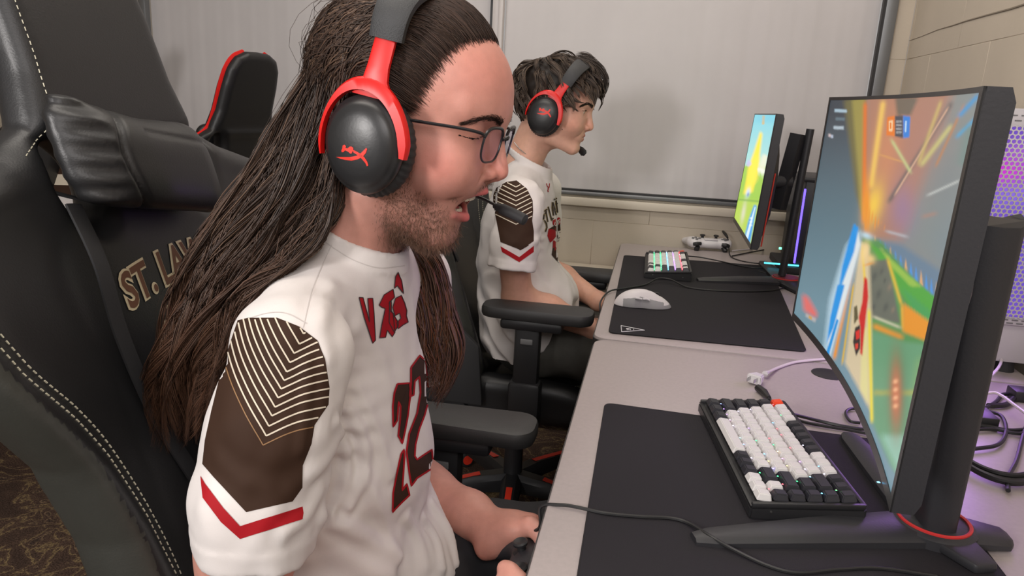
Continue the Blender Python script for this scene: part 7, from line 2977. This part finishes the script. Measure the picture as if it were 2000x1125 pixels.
# fringe locks falling over the brow, traced
fr_l = []
for (pts, Yv, n) in (([(1118, 120), (1140, 128), (1152, 145), (1150, 165), (1143, 185)], 1.835, 26), ([(1110, 130), (1128, 148), (1136, 166), (1133, 188), (1128, 204)], 1.815, 26),
                     ([(1125, 112), (1158, 122), (1176, 140), (1183, 160), (1176, 182), (1168, 186)], 1.87, 30), ([(1120, 118), (1150, 126), (1166, 146), (1170, 168), (1160, 190)], 1.85, 26),
                     ([(1100, 125), (1112, 150), (1112, 178), (1106, 200)], 1.79, 24), ([(1130, 110), (1150, 112), (1164, 124), (1172, 136)], 1.89, 20), ([(1140, 130), (1160, 128), (1176, 138), (1182, 150)], 1.90, 18)):
    g = np.array([onY(x, y, Yv) for x, y in pts])
    g = crom(g, 6)
    q = np.linspace(0, len(g) - 1, 14)
    g = np.stack([np.interp(q, np.arange(len(g)), g[:, j]) for j in range(3)], 1)
    for _ in range(n * 2):
        o_ = RNG.normal(0, .0055, 3)
        t = np.linspace(0, 1, 14)[:, None]
        fr_l.append(g + o_ * (1 - .55 * t) + RNG.normal(0, .0015, 3) * t)
fr_l = np.array(fr_l)
strands('fringe', fr_l, RNG.uniform(.0006, .0011, len(fr_l)), M_hair2, p2_, np.tile(srgb(60, 49, 42), (len(fr_l), 1)) * RNG.uniform(.6, 1.5, (len(fr_l), 1)), 3)

# jersey
tors2 = [(-0.322, 1.020, .052), (-0.328, 0.975, .076), (-0.340, 0.88, .096), (-0.340, 0.78, .104), (-0.318, 0.70, .114), (-0.300, 0.63, .125), (-0.285, 0.56, .125)]
sl2 = [(-0.303, 1.708, 0.972, .050), (-0.308, 1.690, 0.93, .0535), (-0.312, 1.674, 0.87, .056), (-0.314, 1.660, 0.79, .058)]
jf2 = jersey_factory(Y2, 1.86, 0.006, tors2, sl2, (-0.314, 1.66, 0.812), [(-0.303, 2.035, 0.965, .050), (-0.31, 2.07, 0.88, .054), (-0.31, 2.08, 0.79, .057)], 0.81, -0.318, amp=1.0,
                     lat=0.74, big=[((-0.26, 1.89, 0.70), (0.085, 0.12, 0.07))])
jV2, jQ2 = surface_nets(jf2, (-0.52, 1.58, 0.55), (-0.13, 2.17, 1.095), 0.0038)
jd = Decal(jV2, jQ2)
panel2 = [(964, 381), (970, 367), (989, 356), (1009, 353), (1029, 369), (1040, 392), (1041, 412), (1039, 431), (1042, 451), (1042, 471), (1017, 488), (978, 473), (968, 420), (964, 400)]
jd.poly(panel2, 1, 0.0010, 4)
for k in range(9):
    vy = 366 + 9.0 * k
    jd.line([(1008 - 56, vy - 28), (1008, vy), (1008 + 50, vy - 26)], 1.7, 2, 0.0018, 3, clip=panel2)
jd.poly([(978, 481), (1014, 502), (1042, 480), (1042, 492), (1014, 512), (981, 492)], 4, 0.0010, 4)
jd.poly([(1033, 479), (1016, 474), (1000, 477), (1016, 489)], 1, 0.0010, 4)
cw = lambda pts: [(1020 + x / 5.627, 320 + y / 5.627) for x, y in pts]
# small maker's mark
jd.line(cw([(262, 215), (272, 250), (292, 262), (296, 215)]), 1.5, 4, 0.0014, 2)
jd.line(cw([(284, 262), (276, 300), (286, 308)]), 1.8, 4, 0.0014, 2)
for w_, mi_, of in ((3.6, 6, 0.0012), (2.2, 5, 0.0020)):
    for l in ([(262, 520), (236, 560), (232, 610), (262, 660), (266, 700), (250, 745)], [(240, 520), (268, 498)], [(254, 512), (276, 640)], [(280, 470), (318, 620), (336, 596)],
              [(330, 420), (326, 480), (340, 570)], [(330, 420), (372, 560)], [(328, 510), (352, 500)], [(345, 385), (368, 400), (384, 535)], [(348, 385), (378, 378)], [(355, 440), (384, 432)], [(366, 520), (388, 512)]):
        jd.line(cw(l), w_, 7 if mi_ == 6 else 5, of, 2)
jd.poly(cw([(330, 622), (400, 585), (414, 600), (414, 660), (355, 690), (330, 660)]), 4, 0.0014, 3)
for l in ([(352, 640), (345, 668), (362, 682), (372, 660)], [(372, 625), (384, 660)], [(372, 628), (384, 620)], [(404, 606), (392, 618), (408, 636), (398, 650)]):
    jd.line(cw(l), 1.3, 8, 0.0022, 2)
jd.poly(cw([(285, 715), (345, 690), (360, 700), (365, 800), (332, 840), (302, 866), (272, 790)]), 4, 0.0014, 3)
jd.poly(cw([(285, 715), (345, 680), (410, 660), (415, 730), (372, 745), (340, 720)]), 1, 0.0019, 3)
jd.poly(cw([(335, 840), (375, 850), (372, 930), (350, 960), (330, 930)]), 4, 0.0014, 3)
jd.poly(cw([(372, 850), (435, 830), (445, 960), (458, 1060), (420, 960), (380, 900)]), 4, 0.0014, 3)
jd.poly(cw([(372, 745), (412, 735), (428, 830), (385, 840), (366, 800)]), 8, 0.0016, 3)
jd.line(cw([(405, 745), (415, 800), (385, 820), (380, 780)]), 1.3, 1, 0.0024, 2)
jd.poly(cw([(330, 930), (375, 900), (385, 950), (415, 990), (455, 1050), (460, 1100), (400, 1092), (318, 1000)]), 1, 0.0014, 3)
jd.poly(cw([(375, 950), (412, 1005), (368, 1035), (365, 985)]), 8, 0.0020, 3)
mats_j = [M_jersey, M_brown, M_cream, M_tan, M_redp, M_dark, M_seam, M_gold, mat('white_print', (0.72, 0.68, 0.66), 0.7)]
jo2 = join_decals(jV2, jQ2, jd, 'jersey', p2_)
jo2['label'] = 'white jersey with brown striped sleeve panel and a crest on the chest'
trousers(Y2, mat('grey_trousers', (0.075, 0.072, 0.062), 0.8, noise=0.1, nscale=50), p2_, wob=1.0, sp=0.72)
hs2, nb2 = headset(fr2, (0.002, 0.0), radians(22), 'black headset with red forks worn by the short-haired person', ctilt=radians(4), lift=0.016, s=1.0)
sc_ = lambda pts: [(1064 + (x - 690 - 600 * 0 + 0) * 0 + (600 + x / 8.035 - 715) * .40, 218 + (240 + y / 8.035 - 302) * .40) for x, y in pts]
# ------------------------------------------------------------------ headsets, glasses, controller in hands
hs1, nb1 = headset(fr1, (0.006, 0.0), radians(1), 'black headset with red forks worn by the long-haired person', ctilt=radians(-10), lift=0.006, s=0.97)
lp = lambda pts: [(600 + x / 8.035, 240 + y / 8.035) for x, y in pts]
cup_logo(hs1, None, [lp([(455, 532), (560, 535), (680, 535), (780, 515), (850, 470), (900, 420), (928, 392), (945, 410), (925, 470), (880, 525), (800, 570), (700, 592), (600, 580), (520, 560)]),
                     lp([(720, 420), (790, 455), (850, 490), (905, 545), (945, 610), (962, 665), (940, 682), (915, 630), (860, 565), (800, 510), (730, 465)]),
                     lp([(560, 355), (590, 342), (612, 365), (606, 395), (640, 400), (668, 372), (700, 370), (728, 395), (726, 430), (700, 480), (678, 482), (650, 455), (600, 430), (575, 458), (545, 460), (540, 430), (555, 400)])])
# microphone of the first headset
mp1 = [h2w(fr1, (0.015, 0.095, -0.045)), h2w(fr1, (0.060, 0.070, -0.040)), onY(925, 380, .785), onY(950, 391, .775), onY(975, 405, .765)]
MB().tube(crom(mp1, 8), 0.0018, 8).build('microphone_boom', M_cable, hs1)
mm = MB()
mm.tube(crom([onY(966, 402, .768), onY(980, 408, .762), onY(1005, 419, .756), onY(1020, 427, .752), onY(1028, 431, .750)], 5), [0.0030] * 2 + [0.0045] * 3 + [0.0062] * 14 + [0.0040, 0.002], 12)
mm.build('microphone', M_blackm, hs1)

# glasses of the first person
M_gframe = mat('black_frame', (0.012, 0.012, 0.014), 0.3)
M_lens = bpy.data.materials.new('spectacle_lens')
M_lens.use_nodes = True
nt = M_lens.node_tree
nt.nodes.clear()
out = nt.nodes.new('ShaderNodeOutputMaterial')
tr = nt.nodes.new('ShaderNodeBsdfTransparent')
tr.inputs[0].default_value = (0.90, 0.88, 0.97, 1)
gy = nt.nodes.new('ShaderNodeBsdfGlossy')
gy.inputs['Color'].default_value = (0.75, 0.7, 1.0, 1)
gy.inputs['Roughness'].default_value = 0.03
fz = nt.nodes.new('ShaderNodeFresnel')
fz.inputs[0].default_value = 1.6
mx = nt.nodes.new('ShaderNodeMixShader')
mx.inputs[0].default_value = 0.10
nt.links.new(tr.outputs[0], mx.inputs[1])
nt.links.new(gy.outputs[0], mx.inputs[2])
nt.links.new(mx.outputs[0], out.inputs[0])
gs = thing('glasses', tuple(h2w(fr1, (0.1, 0, 0.03))), 'black-framed glasses worn by the long-haired person', 'glasses')


def lens_ring(sgn, k=1.0):
    pts = []
    for a in np.linspace(0, 2 * pi, 41)[:-1]:
        ca, sa = cos(a), sin(a)
        e = 0.62
        u = 0.0245 * np.sign(ca) * abs(ca) ** e * k
        v = 0.0175 * np.sign(sa) * abs(sa) ** e * k * (0.92 if sa > 0 else 1.0)
        y = sgn * (0.033 + u * (1 - 0.10 * (sa < 0) * abs(sa)))
        x = 0.1085 - 0.0050 * ((abs(y) - 0.008) / 0.05) ** 2 - 0.10 * v * 0.0 + 0.06 * v
        pts.append(h2w(fr1, (x, y, 0.0225 + v)))
    return pts


for sgn in (-1, 1):
    rg = lens_ring(sgn)
    MB().tube(rg, 0.0011, 7, close=True).build('lens_rim', M_gframe, gs)
    top = [rg[i] for i in range(2, 19)]
    MB().tube(top, 0.0016, 7).build('brow_bar', M_gframe, gs)
    MB().add(lens_ring(sgn, 0.98), [tuple(range(40))], 0, True).build('lens', M_lens, gs)
    o_ = rg[0]
    MB().tube(crom([rg[2], h2w(fr1, (0.101, sgn * 0.0645, 0.0330)), h2w(fr1, (0.085, sgn * 0.0715, 0.0335)), h2w(fr1, (0.05, sgn * 0.0755, 0.0310)), h2w(fr1, (0.01, sgn * 0.078, 0.0275)), h2w(fr1, (-0.02, sgn * 0.080, 0.018))], 5), 0.0016, 7, ell=1.0).build('temple_arm', M_gframe, gs)
MB().tube(crom([h2w(fr1, (0.110, -0.0095, 0.027)), h2w(fr1, (0.1125, 0, 0.0300)), h2w(fr1, (0.110, 0.0095, 0.027))], 5), 0.0017, 7).build('bridge', M_gframe, gs)

# black controller in the hands
cc = onY(1040, 1116, 0.72)
gp, W_ = gamepad(cc, radians(-80), radians(14), 'game_controller', 'black game controller held in the hands of the long-haired person', mat('controller_black', (0.030, 0.028, 0.032), 0.5, bump=0.08), M_black, 1.0)

# mark and microphone of the second headset
s2 = lambda pts: [(1062 + (600 + x / 8.035 - 688) * .44, 219 + (240 + y / 8.035 - 302) * .44) for x, y in pts]
cup_logo(hs2, None, [s2([(455, 532), (560, 530), (680, 530), (780, 510), (850, 465), (900, 415), (928, 385), (950, 410), (925, 470), (880, 530), (800, 578), (700, 600), (600, 588), (520, 565)]),
                     s2([(720, 410), (790, 445), (850, 480), (915, 545), (955, 610), (972, 665), (935, 690), (905, 630), (850, 570), (790, 515), (725, 475)]),
                     s2([(545, 345), (620, 345), (612, 395), (640, 400), (668, 365), (730, 370), (730, 440), (700, 490), (650, 470), (600, 435), (575, 465), (540, 465)])])
mp2 = [h2w(fr2, (0.02, 0.095, -0.045)), h2w(fr2, (0.070, 0.075, -0.070)), onY(1130, 286, 1.915), onY(1133, 290, 1.91)]
MB().tube(crom(mp2, 8), 0.0022, 7).build('microphone_boom', M_cable, hs2)
MB().tube([onY(1130, 287, 1.91), onY(1134, 292, 1.905), onY(1140, 299, 1.90), onY(1143, 302, 1.90)], [0.004, 0.0085, 0.0095, 0.005], 12).build('microphone', M_blackm, hs2)

# jersey hung over the far left chair back
jk = thing('jersey', (-1.80, 2.0, 0.9), 'white and brown jersey hung over the far left chair, seen through the front chair', 'jersey')
mj = MB()
vs, fs, mi_ = [], [], []
cj = np.array(onY(112, 350, 1.93))
for i in range(13):
    for j in range(15):
        u, v = (i / 12 - .5) * 0.40, (j / 14 - .5) * 0.46
        vs.append((cj[0] + 0.02 + u, cj[1] + 0.05 * (u * 2.2) ** 2 + 0.012 * sin(u * 40 + v * 9), cj[2] - 0.05 + v))
for i in range(12):
    for j in range(14):
        mj.add([], [])
n = 15
mj.add(vs, [], 0)
for i in range(12):
    for j in range(14):
        u, v = (i + .5) / 12 - .5, (j + .5) / 14 - .5
        mj.f.append((i * n + j, (i + 1) * n + j, (i + 1) * n + j + 1, i * n + j + 1))
        m = 0
        if u < 0.05 and v > -0.02:
            m = 2 if j % 3 == 2 else 1
        mj.m.append(m)
        mj.s.append(True)
oj = mj.build('cloth', [M_jersey, M_brown, M_cream], jk)
so = oj.modifiers.new('thickness', 'SOLIDIFY')
so.thickness = 0.006

for o in bpy.data.objects:
    if '_w' in o:
        del o['_w']
